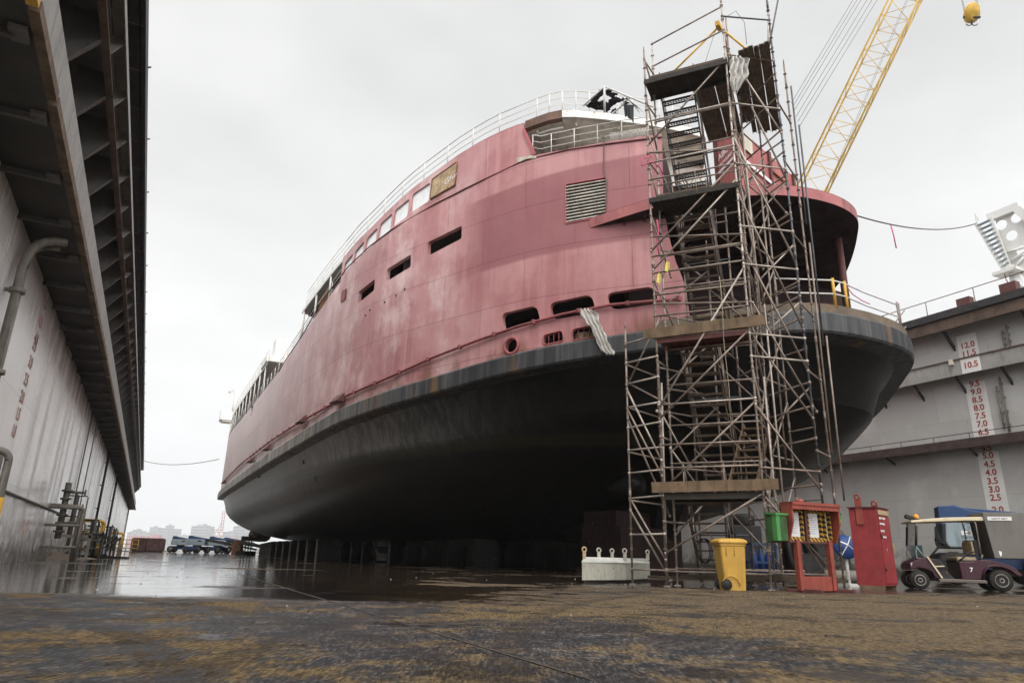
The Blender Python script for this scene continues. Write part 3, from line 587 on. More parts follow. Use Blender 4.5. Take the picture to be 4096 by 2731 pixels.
def ship_red():
    k = NT('red primer plating'); p = k.pos(); x = k.xyz(p)
    c1, c2 = (.40, .160, .165, 1), (.54, .275, .275, 1)
    col = k.mix(k.noise(p, .35, 6, .6, .35, .65), c1, c2)
    st = k.noise(k.pos((1.3, 1.3, .07)), 1.7, 6, .65, .42, .72)
    col = k.mix(k.math('MULTIPLY', st, .50), col, (.64, .34, .34, 1))
    st2 = k.noise(k.pos((2.1, 2.1, .10)), 1.1, 6, .65, .55, .8)
    col = k.mix(k.math('MULTIPLY', st2, .55), col, (.34, .085, .085, 1))
    tt = k.rng(x[1], 50, 15, 0, 1, False); zbn = k.math('ADD', 7.1, k.math('MULTIPLY', k.math('MULTIPLY', tt, tt), 1.9)); hb_ = k.math('SUBTRACT', x[2], zbn)
    run = k.math('MULTIPLY', k.rng(k.math('ADD', hb_, k.math('MULTIPLY', k.noise(k.pos((2.5, 2.5, .05)), 1.5, 5, .7), -1.2)), -.45, .35, 1, 0), k.noise(k.pos((.6, .6, .2)), 1.1, 5, .65, .46, .62))
    col = k.mix(k.math('MULTIPLY', run, .75), col, (.20, .085, .045, 1))
    far = k.rng(x[1], 24, 66); col = k.mix(k.math('MULTIPLY', far, k.math('ADD', .72, k.math('MULTIPLY', st, .26))), col, (.86, .77, .75, 1))  # glare and haze painted in: red whitens towards the far end
    # chalky worn patches along the side amidships
    ch = k.math('MULTIPLY', k.noise(k.pos((1, 1, .7)), .55, 9, .66, .42, .76), k.math('MULTIPLY', k.rng(x[1], 24, 28), k.rng(x[1], 40, 75, 1, .3)))
    col = k.mix(k.math('MULTIPLY', ch, .85), col, (.84, .66, .64, 1))
    # darker older coat forward: its own painted area with its own edges
    sh = k.math('SUBTRACT', x[2], k.rng(x[1], 15, 26, .25, 0))
    z0 = k.rng(sh, 12.15, 12.35); z1 = k.rng(k.math('ADD', sh, k.rng(x[1], 19, 25, 0, .1)), 15.85, 16.0, 1, 0); ye = k.rng(k.math('ADD', x[1], k.math('MULTIPLY', k.noise(k.pos((1, 1, .1)), 1.2, 4), 1.6)), 25.2, 27.4, 1, 0)
    dk = k.math('MULTIPLY', k.math('MULTIPLY', z0, z1), ye)
    col = k.mix(k.math('MULTIPLY', dk, .75), col, k.mix(k.noise(p, .6, 6, .65), (.235, .072, .084, 1), (.32, .105, .118, 1)))
    # plate seams
    pl = k.n('ShaderNodeTexBrick'); c = k.n('ShaderNodeCombineXYZ'); k.l(k.math('ADD', x[1], k.math('MULTIPLY', x[0], -.6)), c.inputs[0]); k.l(x[2], c.inputs[1]); k.l(c.outputs[0], pl.inputs['Vector'])
    pl.inputs['Scale'].default_value = 1.; pl.inputs['Brick Width'].default_value = 5.2; pl.inputs['Row Height'].default_value = 2.1; pl.inputs['Mortar Size'].default_value = .022; pl.inputs['Mortar Smooth'].default_value = .3
    pl.inputs['Color1'].default_value = (.88, .87, .88, 1); pl.inputs['Color2'].default_value = (1, 1, 1, 1); pl.inputs['Mortar'].default_value = (.60, .55, .55, 1)
    col = k.mix(.8, col, pl.outputs['Color'], 'MULTIPLY')
    ru = k.math('MULTIPLY', k.noise(p, 2.2, 8, .75, .67, .72), k.noise(p, .3, 3, .5, .5, .65)); col = k.mix(k.math('MULTIPLY', ru, .7), col, (.16, .05, .035, 1))
    scr = k.noise(k.pos((6, 6, .9)), 2.3, 5, .7, .74, .78); col = k.mix(k.math('MULTIPLY', scr, .5), col, (.75, .55, .54, 1))
    k.col(col); k.rough(k.rng(st, 0, 1, .48, .65)); k.bs.inputs['Specular IOR Level'].default_value = .35
    k.bump(k.math('ADD', k.noise(k.pos((1.1, 1.1, .7)), 1.0, 2), k.math('MULTIPLY', pl.outputs['Fac'], .12)), .45, .07)
    return k.m
def ship_black():
    k = NT('black antifouling plating'); p = k.pos(); x = k.xyz(p)
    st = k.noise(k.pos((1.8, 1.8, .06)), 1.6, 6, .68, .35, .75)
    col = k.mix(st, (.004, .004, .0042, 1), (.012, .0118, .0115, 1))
    far = k.rng(x[1], 22, 50)  # glare painted into the hull colour, paler with distance along the side
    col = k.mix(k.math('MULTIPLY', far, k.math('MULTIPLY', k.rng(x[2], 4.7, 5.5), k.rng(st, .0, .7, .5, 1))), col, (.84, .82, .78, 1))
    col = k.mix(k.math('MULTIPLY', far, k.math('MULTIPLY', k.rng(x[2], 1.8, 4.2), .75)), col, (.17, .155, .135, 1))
    band = k.math('MULTIPLY', k.rng(k.math('ADD', x[2], k.math('MULTIPLY', k.noise(p, 1.5, 5), .3)), 5.0, 5.15), k.rng(x[2], 5.22, 5.42, 1, 0))
    col = k.mix(k.math('MULTIPLY', band, .55), col, (.045, .045, .022, 1))
    ow = k.noise(k.pos((.6, .6, .35)), .9, 7, .7, .55, .75); col = k.mix(k.math('MULTIPLY', ow, .35), col, (.030, .027, .024, 1))
    scr = k.noise(k.pos((.25, .25, 3.)), 1.6, 6, .75, .60, .68); col = k.mix(k.math('MULTIPLY', scr, .3), col, (.05, .048, .046, 1))
    pl = k.n('ShaderNodeTexBrick'); c = k.n('ShaderNodeCombineXYZ'); k.l(k.math('ADD', x[1], k.math('MULTIPLY', x[0], -.6)), c.inputs[0]); k.l(x[2], c.inputs[1]); k.l(c.outputs[0], pl.inputs['Vector'])
    pl.inputs['Scale'].default_value = 1.; pl.inputs['Brick Width'].default_value = 4.6; pl.inputs['Row Height'].default_value = 1.35; pl.inputs['Mortar Size'].default_value = .02; pl.inputs['Mortar Smooth'].default_value = .5
    col = k.mix(k.math('MULTIPLY', pl.outputs['Fac'], .4), col, (.028, .026, .025, 1))
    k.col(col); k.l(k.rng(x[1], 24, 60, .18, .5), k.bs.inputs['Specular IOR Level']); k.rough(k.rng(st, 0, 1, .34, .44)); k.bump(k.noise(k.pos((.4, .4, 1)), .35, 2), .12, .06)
    return k.m
def belt_mat():
    k = NT('black fender belt'); p = k.pos(); x = k.xyz(p)
    st = k.noise(k.pos((2.4, 2.4, .1)), 1.4, 6, .68, .38, .7)
    col = k.mix(st, (.022, .023, .026, 1), (.085, .085, .088, 1))
    col = k.mix(k.math('MULTIPLY', k.rng(x[1], 24, 50), k.math('ADD', .35, st), True), col, (.55, .52, .48, 1))  # same painted glare on the belt, pale at its far part
    ru = k.noise(k.pos((.5, .5, .12)), 1.0, 6, .7, .57, .66); col = k.mix(k.math('MULTIPLY', ru, .7), col, (.17, .095, .035, 1))
    k.col(col); k.rough(.5); k.bump(k.noise(p, 3, 3), .2, .02); return k.m
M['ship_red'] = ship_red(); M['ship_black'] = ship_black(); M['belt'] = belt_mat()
M['seam_line'] = paint('dark red moulding', (.13, .032, .034), .6, 0, .2, 1, dirt=.2)
M['red_trim'] = paint('red trim', (.40, .11, .115), .55, 0, .15, 1, rust=.06, dirt=.3, dirtc=(.2, .05, .05), obj=False)
M['red_pipe'] = paint('red side pipe', (.26, .070, .072), .55, 0, .2, 1, rust=.1, dirt=.3, dirtc=(.1, .03, .03), obj=False)
M['roof_brown'] = paint('rusted roof edge', (.17, .10, .075), .8, 0, .3, 1.2, rust=.25, dirt=.3, obj=False)

ship = thing('ferry', 'huge red and black ferry hull standing on keel blocks', 'ship', (CX, 14.7, 0))
# --- belt and underwater hull, both sides
SS = [STOT * i / 200 for i in range(201)]
def ringpts(inset, zf, ye=None):
    left = []
    for s in SS:
        p = outl(s, inset); left.append(V((p.x, p.y, zf(p.y))))
    right = [V((2 * CX - p.x, p.y, p.z)) for p in left[::-1]]
    return left + right[1:-1]
b = MB()
prof = [(.45, .03), (.05, .0), (0, -.08), (0, -.70), (.06, -.78), (1.25, -.80)]
rows = [ringpts(i, lambda y, d=d: zb(y) + d) for i, d in prof]
for i, (i0, d0) in enumerate(prof): pass
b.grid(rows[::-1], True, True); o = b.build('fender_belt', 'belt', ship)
for pgn in o.data.polygons: pgn.use_smooth = False
LEV = [(6.4, 8.25, 15.4, .955), (5.75, 7.45, 16.2, .94), (5.2, 6.3, 16.7, .930), (4.75, 5.9, 17.3, .925), (4.0, 5.4, 18.6, .905), (3.3, 4.9, 20, .87), (2.6, 4.3, 23, .81), (2.05, 3.6, 27, .72), (1.65, 2.6, 32, .60), (1.5, 1.8, 36, .40), (1.5, 1.5, 42, .02)]
rows = []
FARYE = [15.4, 16.2, 16.9, 18.2, 22, 27, 33, 39, 44, 48, 52]
for (zm, ze, ye, fac), yf_ in zip(LEV, FARYE):
    r_ = []; kf_ = (YMID - yf_) / (YMID - 14.75)
    k_ = (YMID - ye) / (YMID - 14.75)
    for s in SS:
        p = outl(s); t = (sheer(p.y) / 1.9)
        r_.append(V((CX + (p.x - CX) * fac, YMID + (p.y - YMID) * (k_ if p.y < YMID else kf_), lerp(zm, ze, t))))
    r_ += [V((2 * CX - p.x, p.y, p.z)) for p in r_[::-1]][1:-1]; rows.append(r_)
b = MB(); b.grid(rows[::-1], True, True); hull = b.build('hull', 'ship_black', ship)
try:
    hull.data.polygons.foreach_set('use_smooth', [True] * len(hull.data.polygons))
    m_ = hull.modifiers.new('crease', 'EDGE_SPLIT'); m_.split_angle = rad(22)
except Exception: pass
# skeg / dark appendages under the near end and the round pod at the far end
b = MB(); b.prism([(CX - .7, 26.8, 1.5), (CX - .7, 34, 1.5), (CX - .7, 38, 3.0), (CX - .7, 26, 4.8), (CX - .7, 25.6, 4.6)], (1.4, 0, 0)); b.build('skeg', 'ship_black', ship)
b = MB(); b.lathe((CX - 4.6, 23.4, 3.5), [(.05, -.9), (.45, -.7), (.55, 0), (.45, .7), (.2, 1.1)], 16, (0, 1, 0)); b.build('propeller_hub', 'ship_black', ship)
q = ondist(597, 1228, 92); b = MB(); b.lathe(q, [(.05, -1.5), (.55, -1.3), (.85, -.8), (.9, 0), (.85, .9), (.6, 1.3)], 20, (1, .15, 0)); b.build('bulb', paint('bare steel bulb', (.24, .20, .16), .4, .4, .2, 2, dirt=.3), ship)
b = MB()                                   # bow thruster cover rings on the underwater side
for px, py, r in ((1308, 1148, .42), (1445, 1143, .75)):
    d = ray(px, py); q = O + d * (19.5 / d.y); n = V((-.8, -.6, -.12)).normalized()
    pts = [];
    for i in range(24):
        a = i * math.pi / 12; tt = V((.6, -.8, 0)); uu = n.cross(tt); pts.append(q + n * .05 + (tt * math.cos(a) + uu * math.sin(a)) * r)
    b.path(pts, .02, 5, closed=True)
# --- starboard side shell with real openings
px_pts = {}
def H(pts, inset=.25): return [hit(x, y, inset) for x, y in pts]
ZTOP = [(14, 18.9), (21.4, 18.95), (22.5, 18.95), (24.1, 18.98), (25.1, 18.93), (26.4, 18.78), (28, 18.4), (29.6, 18.05), (33, 17.16), (36.6, 16.72), (45, 16.2), (60, 15.9), (108, 15.9)]
ZBUL = [(36.6, 15.25), (40, 14.7), (47, 13.75), (52, 13.4), (60, 13.3), (75, 13.4), (108, 14.2)]
sE = hit(1522, 400)[0]
def rrect(pts4, r=.18, n=4):
    """rounded quadrilateral in (s,z)"""
    P = [V(p) for p in pts4]; out = []
    for i in range(4):
        p0, p, p1 = P[i - 1], P[i], P[(i + 1) % 4]; a = p + (p0 - p).normalized() * r; c = p + (p1 - p).normalized() * r
        for j in range(n + 1):
            t = j / n; out.append(tuple(a * (1 - t) ** 2 + p * 2 * t * (1 - t) + c * t * t))
    return out
def quad(px4, r=.18, inset=.25): return rrect(H(px4, inset), r)
HOLES = {}
# three low black windows
HOLES['side_opening'] = [quad([(982, 557), (1061, 518), (1060, 548), (981, 589)], .12), quad([(888, 619), (944, 584), (943, 613), (886, 648)], .12), quad([(823, 671), (861, 641), (859, 667), (820, 699)], .1)]
# mooring deck ports
def rz(x, y): return (1091 + x / 4.552, 631.6 + y / 4.552)
HOLES['mooring_port'] = [quad([rz(275, 405), rz(640, 318), rz(690, 485), rz(300, 600)], .28), quad([rz(775, 295), rz(1215, 202), rz(1270, 385), rz(815, 470)], .28), quad([rz(1370, 190), rz(1870, 115), rz(1925, 300), rz(1425, 365)], .3)]
HOLES['barred_port'] = [quad([rz(715, 628), rz(915, 578), rz(930, 690), rz(712, 735)], .15), quad([rz(1015, 568), rz(1235, 525), rz(1262, 650), rz(1018, 690)], .15)]
c0 = hit(*rz(385, 740)); HOLES['hawse_hole'] = [[(c0[0] + .33 * math.cos(i * math.pi / 8), c0[1] + .33 * math.sin(i * math.pi / 8)) for i in range(16)]]
# white window panes
def z4(x, y): return (631.6 + x / 2.7307, 172.3 + y / 2.7307)
HOLES['cabin_window'] = [quad([z4(*a) for a in w], .16) for w in (((862, 750), (975, 672), (965, 790), (850, 865)), ((752, 850), (842, 775), (830, 885), (738, 957)), ((660, 935), (736, 866), (722, 975), (643, 1043)), ((577, 1025), (643, 956), (630, 1050), (560, 1117)), ((503, 1108), (560, 1040), (549, 1122), (490, 1190)), ((438, 1182), (490, 1116), (478, 1192), (427, 1258)))]
HOLES['louvre_hole'] = [quad([(1299, 424), (1392, 408), (1392, 497), (1298, 515)], .08)]
HOLES['far_hatch'] = [quad([(1020 / 3.135 / 1.7415 + 0 + 0, 0)] * 4, .01)] if False else []
q0 = hit(577, 948); HOLES['far_hatch'] = [[(q0[0] - .9, q0[1] - .6), (q0[0] + .9, q0[1] - .6), (q0[0] + .9, q0[1] + .7), (q0[0] - .9, q0[1] + .7)]]
# outline of the plating
sg = sy(36.6); sF = sy(116, True)
bot = []; s = sE
low_edge = H([(1524, 478), (1536, 540), (1552, 600), (1572, 650), (1585, 697)])
s_low = low_edge[-1][0]
outer = []
s = s_low
while s < sF: outer.append((s, zb(outl(s).y) + .0)); s += .7
outer.append((sF, zb(outl(sF).y)))
s = sF
while s > sg: outer.append((s, interp(ZBUL, outl(s).y))); s -= 1.2
outer.append((sg, interp(ZBUL, 36.6))); outer.append((sg - .01, interp(ZTOP, 36.6)))
sOp = hit(1203, 282)[0]; s = sg - .8
while s > sOp: outer.append((s, interp(ZTOP, outl(s).y))); s -= .7
outer.append((sOp, interp(ZTOP, outl(sOp).y) - .02)); outer.append(hit(1204, 298)); outer.append(hit(1229, 357))
for x, y in ((1306, 342), (1360, 332), (1416, 322), (1489, 312), (1520, 309)): outer.append(hit(x, y))
outer += low_edge[:-1]
def cdt_shell(outer, holes, s_step=.6, z_step=1.1):
    vs = []; es = []
    def loop(L):
        o = len(vs); vs.extend(L); n = len(L); es.extend([(o + i, o + (i + 1) % n) for i in range(n)])
    loop(outer)
    for h in holes: loop(h)
    def inside(p, L):
        c = False; n = len(L); x, y = p
        for i in range(n):
            x0, y0 = L[i]; x1, y1 = L[i - 1]
            if (y0 > y) != (y1 > y) and x < (x1 - x0) * (y - y0) / (y1 - y0) + x0: c = not c
        return c
    s0 = min(p[0] for p in outer); s1 = max(p[0] for p in outer); z0 = min(p[1] for p in outer); z1 = max(p[1] for p in outer)
    s = s0 + .3
    while s < s1:
        st = s_step if s < 30 else s_step * 2.5
        z = z0 + .35
        while z < z1:
            if inside((s, z), outer) and not any(inside((s, z), h) for h in holes): vs.append((s, z))
            z += z_step
        s += st
    ov, oe, of, _, _, _ = geometry.delaunay_2d_cdt([V(v) for v in vs], es, [], 0, 1e-5)
    keep = []
    for f in of:
        c = (sum(ov[i].x for i in f) / len(f), sum(ov[i].y for i in f) / len(f))
        if inside(c, outer) and not any(inside(c, h) for h in holes): keep.append(list(f))
    return ov, keep
holes = [h for L in HOLES.values() for h in L]
ov, tris = cdt_shell(outer, holes)
b = MB(); b.add([S3(v.x, v.y) for v in ov], tris, True)
def reveal(bb, loop, depth, inset=.25):
    n = len(loop); A = [S3(s, z, inset) for s, z in loop]; B2 = [S3(s, z, inset + depth) for s, z in loop]
    bb.add(A + B2, [(i, (i + 1) % n, n + (i + 1) % n, n + i) for i in range(n)])
for nm, L in HOLES.items():
    for h in L: reveal(b, h, .10 if nm in ('cabin_window',) else .22)
reveal(b, outer, .12)
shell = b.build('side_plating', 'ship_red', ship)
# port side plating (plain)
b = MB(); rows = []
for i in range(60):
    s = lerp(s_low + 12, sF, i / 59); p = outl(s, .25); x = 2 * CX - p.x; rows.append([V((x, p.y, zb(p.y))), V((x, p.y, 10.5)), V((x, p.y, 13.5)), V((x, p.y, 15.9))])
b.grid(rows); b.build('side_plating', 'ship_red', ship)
def plate(name, zf, inset, mat, s0=0., thick=.15, s1=None, ymin=None):
    b = MB(); L = []
    s1 = STOT if s1 is None else s1
    for i in range(90): s = lerp(s0, s1, i / 89); p = outl(s, inset); L.append(V((p.x, p.y, zf(p.y))))
    Rr = [V((2 * CX - p.x, p.y, p.z)) for p in L]
    for dz in (0, -thick): b.grid([[a, V((CX, a.y, a.z)), c] for a, c in ((l + V((0, 0, dz)), r + V((0, 0, dz))) for l, r in zip(L, Rr))], False)
    b.grid([[l, l - V((0, 0, thick))] for l in L], False); b.grid([[l, l - V((0, 0, thick))] for l in Rr], False)
    return b.build(name, mat, ship)
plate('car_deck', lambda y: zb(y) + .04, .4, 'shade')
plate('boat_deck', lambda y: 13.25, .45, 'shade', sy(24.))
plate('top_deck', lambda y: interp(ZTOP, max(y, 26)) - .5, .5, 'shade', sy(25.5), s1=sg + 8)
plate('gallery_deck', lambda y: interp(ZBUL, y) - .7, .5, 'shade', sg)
sG1, sG2 = sy(45.5), sy(59)
plate('gallery_roof', lambda y: interp(ZTOP, y) + .02, .25, 'white', sg, .22, sG1); plate('gallery_roof', lambda y: interp(ZTOP, y) + .02, .25, 'white', sG2, .22, sF)
# inner casing behind the open gallery and cross bulkheads added to block light
b = MB(); rows = []
for i in range(50):
    s = lerp(sg - 1, sG1 + 1, i / 49); p = outl(s, 2.6); rows.append([V((p.x, p.y, interp(ZBUL, p.y) - .8)), V((p.x, p.y, interp(ZTOP, p.y)))])
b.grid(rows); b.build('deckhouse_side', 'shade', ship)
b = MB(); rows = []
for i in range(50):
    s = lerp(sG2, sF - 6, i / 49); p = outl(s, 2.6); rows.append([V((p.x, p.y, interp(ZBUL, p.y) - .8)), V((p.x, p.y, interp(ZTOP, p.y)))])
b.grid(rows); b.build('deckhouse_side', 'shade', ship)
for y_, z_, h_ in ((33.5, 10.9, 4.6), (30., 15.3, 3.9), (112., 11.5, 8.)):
    w_ = 2 * (CX - outl(sy(y_, y_ > YMID), .5).x) ; b = MB(); b.box((CX, y_, z_), (w_, .2, h_)); b.build('bulkhead', 'shade', ship)  # cross bulkhead added to block light
# --- overhanging deck at the end (rounded visor) and its eyebrow along the side
OV = [onz(x, y, 13.3) for x, y in ((1280, 540), (1340, 524), (1400, 507), (1450, 492), (1500, 478), (1580, 464), (1650, 453), (1725, 445), (1800, 440), (1860, 463), (1905, 487), (1940, 509))]
OV = [V((13.25, 21.6, 13.05)), V((13.75, 20.75, 13.15)), V((14.25, 19.75, 13.2)), V((14.7, 18.95, 13.25)), V((15.15, 18.2, 13.3)), V((15.95, 17.25, 13.3)), V((16.8, 16.4, 13.3)), V((17.8, 15.6, 13.3)), V((18.8, 15.05, 13.3)), V((20.0, 14.75, 13.3)), V((21.3, 14.7, 13.3)), V((22.6, 15.05, 13.3)), V((23.5, 15.8, 13.3)), V((24.6, 16.75, 13.3)), V((25.9, 18.0, 13.3)), V((27.2, 19.4, 13.3)), V((28.3, 21.1, 13.3)), V((29.0, 23.2, 13.3)), V((29.2, 24.5, 13.3))]
for _ in range(2): OV = [OV[0]] + [p for a_, c_ in zip(OV, OV[1:]) for p in (a_.lerp(c_, .25), a_.lerp(c_, .75))] + [OV[-1]]
for _ in range(2): OV = [OV[0]] + [(OV[i - 1] + OV[i] * 2 + OV[i + 1]) / 4 for i in range(1, len(OV) - 1)] + [OV[-1]]
back = [V((29.2, 25.5, 13.3)), V((13.6, 25.5, 13.2))]
b = MB(); n = len(OV)
inn = [V((lerp(p.x, 19, .06), lerp(p.y, 26, .06), p.z + .12)) for p in OV]
b.grid([[p, p + V((0, 0, .42))] for p in OV]); b.grid([[p + V((0, 0, .42)), V((lerp(p.x, 19, .03), lerp(p.y, 26, .03), p.z + .46))] for p in OV])
b.build('visor_rim', paint('dull visor red', (.37, .125, .125), .6, 0, .2, 1, rust=.1, dirt=.4, dirtc=(.10, .03, .03), obj=False), ship)
b = MB(); b.add([p + V((0, 0, .02)) for p in OV] + back, [list(range(n + 2))]); b.add([p + V((0, 0, .43)) for p in OV] + [q + V((0, 0, .43)) for q in back], [list(range(n + 2))]); 
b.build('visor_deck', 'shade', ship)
b = MB()
for i in range(8, n - 1, 4):
    p = OV[i] - V((0, 0, .06)); q = V((lerp(p.x, 19.5, .75), lerp(p.y, 26, .75), p.z)); b.beam(p + (q - p) * .04, q, .05, .22)
b.build('visor_beams', 'shade', ship)
# dark sheet standing in for the shaded car deck below the visor, column at the right, coaming on the belt
xe_ = ony(1922, 620, 20.5).x; b = MB(); b.box(((15.5 + xe_) / 2, 20.5, 11.2), (xe_ - 15.5, .2, 4.2)); b.build('deck_mouth_shade', 'shade', ship)
q = ony(1937, 640, 16.4); b = MB(); b.tube((q.x, 16.4, 9.0), (q.x, 16.4, 13.3), .14, 10); b.build('visor_column', 'red_dark', ship)
b = MB(); rows = []
cs = [i * .25 for i in range(int((s_low + 1.5) / .25))]
L = [S3(s, 0, .12) for s in cs]; L = [V((p.x, p.y, zb(p.y))) for p in L]
Rr = [V((2 * CX - p.x, p.y, p.z)) for p in L[1:]]; ring = Rr[::-1] + L
rows = [[p, p + V((0, 0, .34)), V((lerp(p.x, CX, .04), p.y + .25, p.z + .36))] for p in ring]
b.grid(rows, False); b.build('deck_coaming', paint('rust tan coaming', (.16, .125, .09), .8, 0, .25, 1, rust=.2, dirt=.3, obj=False), ship)
# --- side details
b = MB(); b.path([S3(s, z, .22) for s, z in H([(640, 853), (700, 760), (740, 690), (800, 612), (850, 565), (900, 527), (1000, 468), (1100, 418), (1206, 368), (1300, 345), (1400, 330), (1480, 320), (1520, 315)], .22)], .035, 5); b.build('side_moulding', 'seam_line', ship)
pp = H([(515, 1103), (550, 1068), (590, 1036), (624, 1010), (680, 974), (723, 949), (800, 906), (888, 868), (990, 822), (1091, 783), (1190, 749), (1289, 722), (1400, 700), (1489, 692), (1560, 686)], .1)
b = MB(); b.path([S3(s, z, .12) for s, z in pp], .06, 7)
s = pp[-1][0]
tabp = sorted(pp)
while s < pp[0][0] - 1:
    z = interp(tabp, s); p = S3(s, z, .14); n_ = onrm(s); b.box(p + n_ * .03, (.16, .12, .16)); s += 1.9
b.build('side_pipe', 'red_pipe', ship)
b = MB()                                         # small boot rail just above the belt
s = s_low
while s < sF: s += 1
for h in HOLES['barred_port']:
    b = MB(); s0 = min(p[0] for p in h); s1 = max(p[0] for p in h)
    for j in (1, 2, 3):
        s = lerp(s0, s1, j / 4); zz = [p[1] for p in h]; b.tube(S3(s, min(zz) - .02, .3), S3(s, max(zz) + .02, .3), .022, 5)
    b.build('port_bars', 'red_pipe', ship)
    b = MB(); b.path([S3(s, z, .24) for s, z in h], .03, 5, closed=True); b.build('port_rim', 'red_trim', ship)
for h in HOLES['cabin_window']:
    b = MB(); n = len(h); b.add([S3(s, z, .34) for s, z in h], [list(range(n))]); b.build('window_pane', 'pane', ship)
    b = MB(); b.path([S3(s, z, .27) for s, z in h], .014, 4, closed=True); b.build('window_rim', 'red_trim', ship)
b = MB(); pts = [S3(s, z, .22) for s, z in HOLES['hawse_hole'][0]]; b.path(pts, .055, 8, closed=True); b.build('hawse_pipe', 'red_trim', ship)
# dark room behind the mooring ports with a pale rope coil
b = MB(); h = HOLES['barred_port'][1]; sc = sum(p[0] for p in h) / len(h); zc = min(p[1] for p in h)
for j in range(4): b.path([S3(sc + .1 + .38 * math.cos(a * .4), zc + .06 + .09 * j, .75 + .3 * math.sin(a * .4)) for a in range(16)], .05, 6, closed=True)
b.build('rope_coil', 'rope', ship)
# louvre
h = HOLES['louvre_hole'][0]; L4 = H([(1300, 426), (1391, 410), (1391, 496), (1299, 513)])
b = MB(); nb = 12
for i in range(nb):
    t = (i + .5) / nb
    a0 = lerp(L4[0][1], L4[3][1], t); a1 = lerp(L4[1][1], L4[2][1], t)
    p, q = S3(L4[0][0], a0, .26), S3(L4[1][0], a1, .26); nn = onrm(L4[0][0]); w = .085
    b.beam(p, q, .06, .034)
lv = b.build('louvre', paint('louvre slats', (.62, .57, .49), .5, .2, .3, 2, dirt=.3), ship)
b = MB(); b.path([S3(s, z, .24) for s, z in h], .03, 6, closed=True); b.build('louvre_frame', 'red_trim', lv)
b = MB(); b.add([S3(s, z, .5) for s, z in h], [list(range(len(h)))]); b.build('louvre_back', 'black', lv)
# rust stained plate over a window, with chalk scrawl
w4 = H([z4(987, 655), z4(1143, 545), z4(1128, 690), z4(975, 778)], .2)
b = MB(); b.add([S3(s, z, .19) for s, z in w4] + [S3(s, z, .25) for s, z in w4], [(0, 1, 2, 3), (0, 4, 5, 1), (1, 5, 6, 2), (2, 6, 7, 3), (3, 7, 4, 0)]); cp = b.build('cover_plate', 'rusty_cream', ship)
b = MB(); b.path([S3(s, z, .2) for s, z in w4], .05, 5, closed=True); b.build('plate_edge', 'rust', cp)
cs_, cz_ = (w4[0][0] + w4[2][0]) / 2, (w4[0][1] + w4[2][1]) / 2
p = S3(w4[3][0] - .9, lerp(w4[3][1], w4[2][1], .45) + .25, .16); p1 = S3(w4[2][0], w4[2][1] + .3, .16)
text('chalk_scrawl', 'Gfw', .5, 'lettering', cp, p + V((0, 0, .05)), (p1 - p), (0.1, 0, 1), .001, 'LEFT', -.008)
# small square door on the side, faint weld brackets, scupper hoods
w4 = H([z4(418, 1355), z4(446, 1338), z4(440, 1405), z4(409, 1425)], .2); b = MB(); b.add([S3(s, z, .2) for s, z in w4], [(0, 1, 2, 3)]); b.add([S3(s, z, .24) for s, z in w4], [(0, 1, 2, 3)]); b.build('side_hatch', 'red_pipe', ship)
for px, py, wd in ((785, 926, 1.0), (702, 972, 1.), (621, 1034, 1.1), (583, 1062, 1.2), (519, 1110, 1.2)):
    s, z = hit(px, py, .2); p = S3(s, z, .1); n_ = onrm(s); t_ = V((n_.y, -n_.x, 0)); b = MB()
    pr = [p - t_ * wd / 2, p - t_ * wd / 2 + V((0, 0, .45)), p + t_ * wd / 2 + V((0, 0, .45)), p + t_ * wd / 2]
    b.add(pr + [pr[0] + n_ * .42, pr[3] + n_ * .42], [(1, 2, 5, 4), (0, 1, 4), (3, 5, 2), (4, 5, 3, 0)]); b.build('scupper_hood', 'red_dark', ship)
for px, py in ((850, 712), (884, 694), (910, 679), (930, 664), (840, 724)):
    s, z = hit(px, py); b = MB(); b.lathe(S3(s, z, .24), [(.05, -.02), (.05, .02)], 8, onrm(s)); b.build('side_hole', 'black', ship)
for px, py in ((727, 1100), (558, 1098), (580, 1105), (600, 1093), (646, 1075), (700, 1060)):
    s, z = hit(px, py, 1.0); b = MB(); b.box(S3(s, z, .95), (.1, .25, .25)); b.build('hull_inlet', 'black', ship)
for px, py in ((605, 1093), (581, 1104), (567, 1114), (545, 1125)):
    s, z = hit(px, py, 1.05); b = MB(); b.lathe(S3(s, z, .80), [(.03, -.7), (.14, -.5), (.17, 0), (.14, .5), (.03, .7)], 10, (0, 1, 0)); b.build('hull_anode', 'steel_dark', ship)
up_ = V((0, 0, 1))
# --- rails
RO = [onz(x, y, 18.93) for x, y in ((1206, 280), (1232, 270), (1260, 259), (1291, 251.5), (1322, 253), (1353, 256), (1386, 259), (1420, 263), (1452, 267), (1485, 272), (1515, 277), (1545, 283), (1580, 291), (1620, 302))]
for _ in range(1): RO = [RO[0]] + [(RO[i - 1] + RO[i] * 2 + RO[i + 1]) / 4 for i in range(1, len(RO) - 1)] + [RO[-1]]
inb = V((.62, .78, 0))
def rin(i, d, z): p = RO[i] + inb * d; return V((p.x, p.y, z))
def rail(name, path, hgt, bars, r=.028, step=1, mat='white_rail'):
    b = MB()
    for i in range(bars):
        dz = hgt * (i + 1) / bars; b.path([p + V((0, 0, dz)) for p in path], r if i == bars - 1 else r * .7, 5)
    for i in range(0, len(path), step): b.tube(path[i], path[i] + V((0, 0, hgt)), r, 5)
    return b.build(name, mat, ship)
pth = []; s = sg
while s > sOp: p = S3(s, interp(ZTOP, outl(s).y), .3); pth.append(p); s -= .82
sR = hit(1500, 300)[0]
pth += [RR.lerp(R2, t) + V((.05, .05, .03)) for RR, R2 in zip(RO[1:], RO[2:]) for t in (0, .5)]
rail('roof_rail', pth, 1.0, 3, .026, 2)
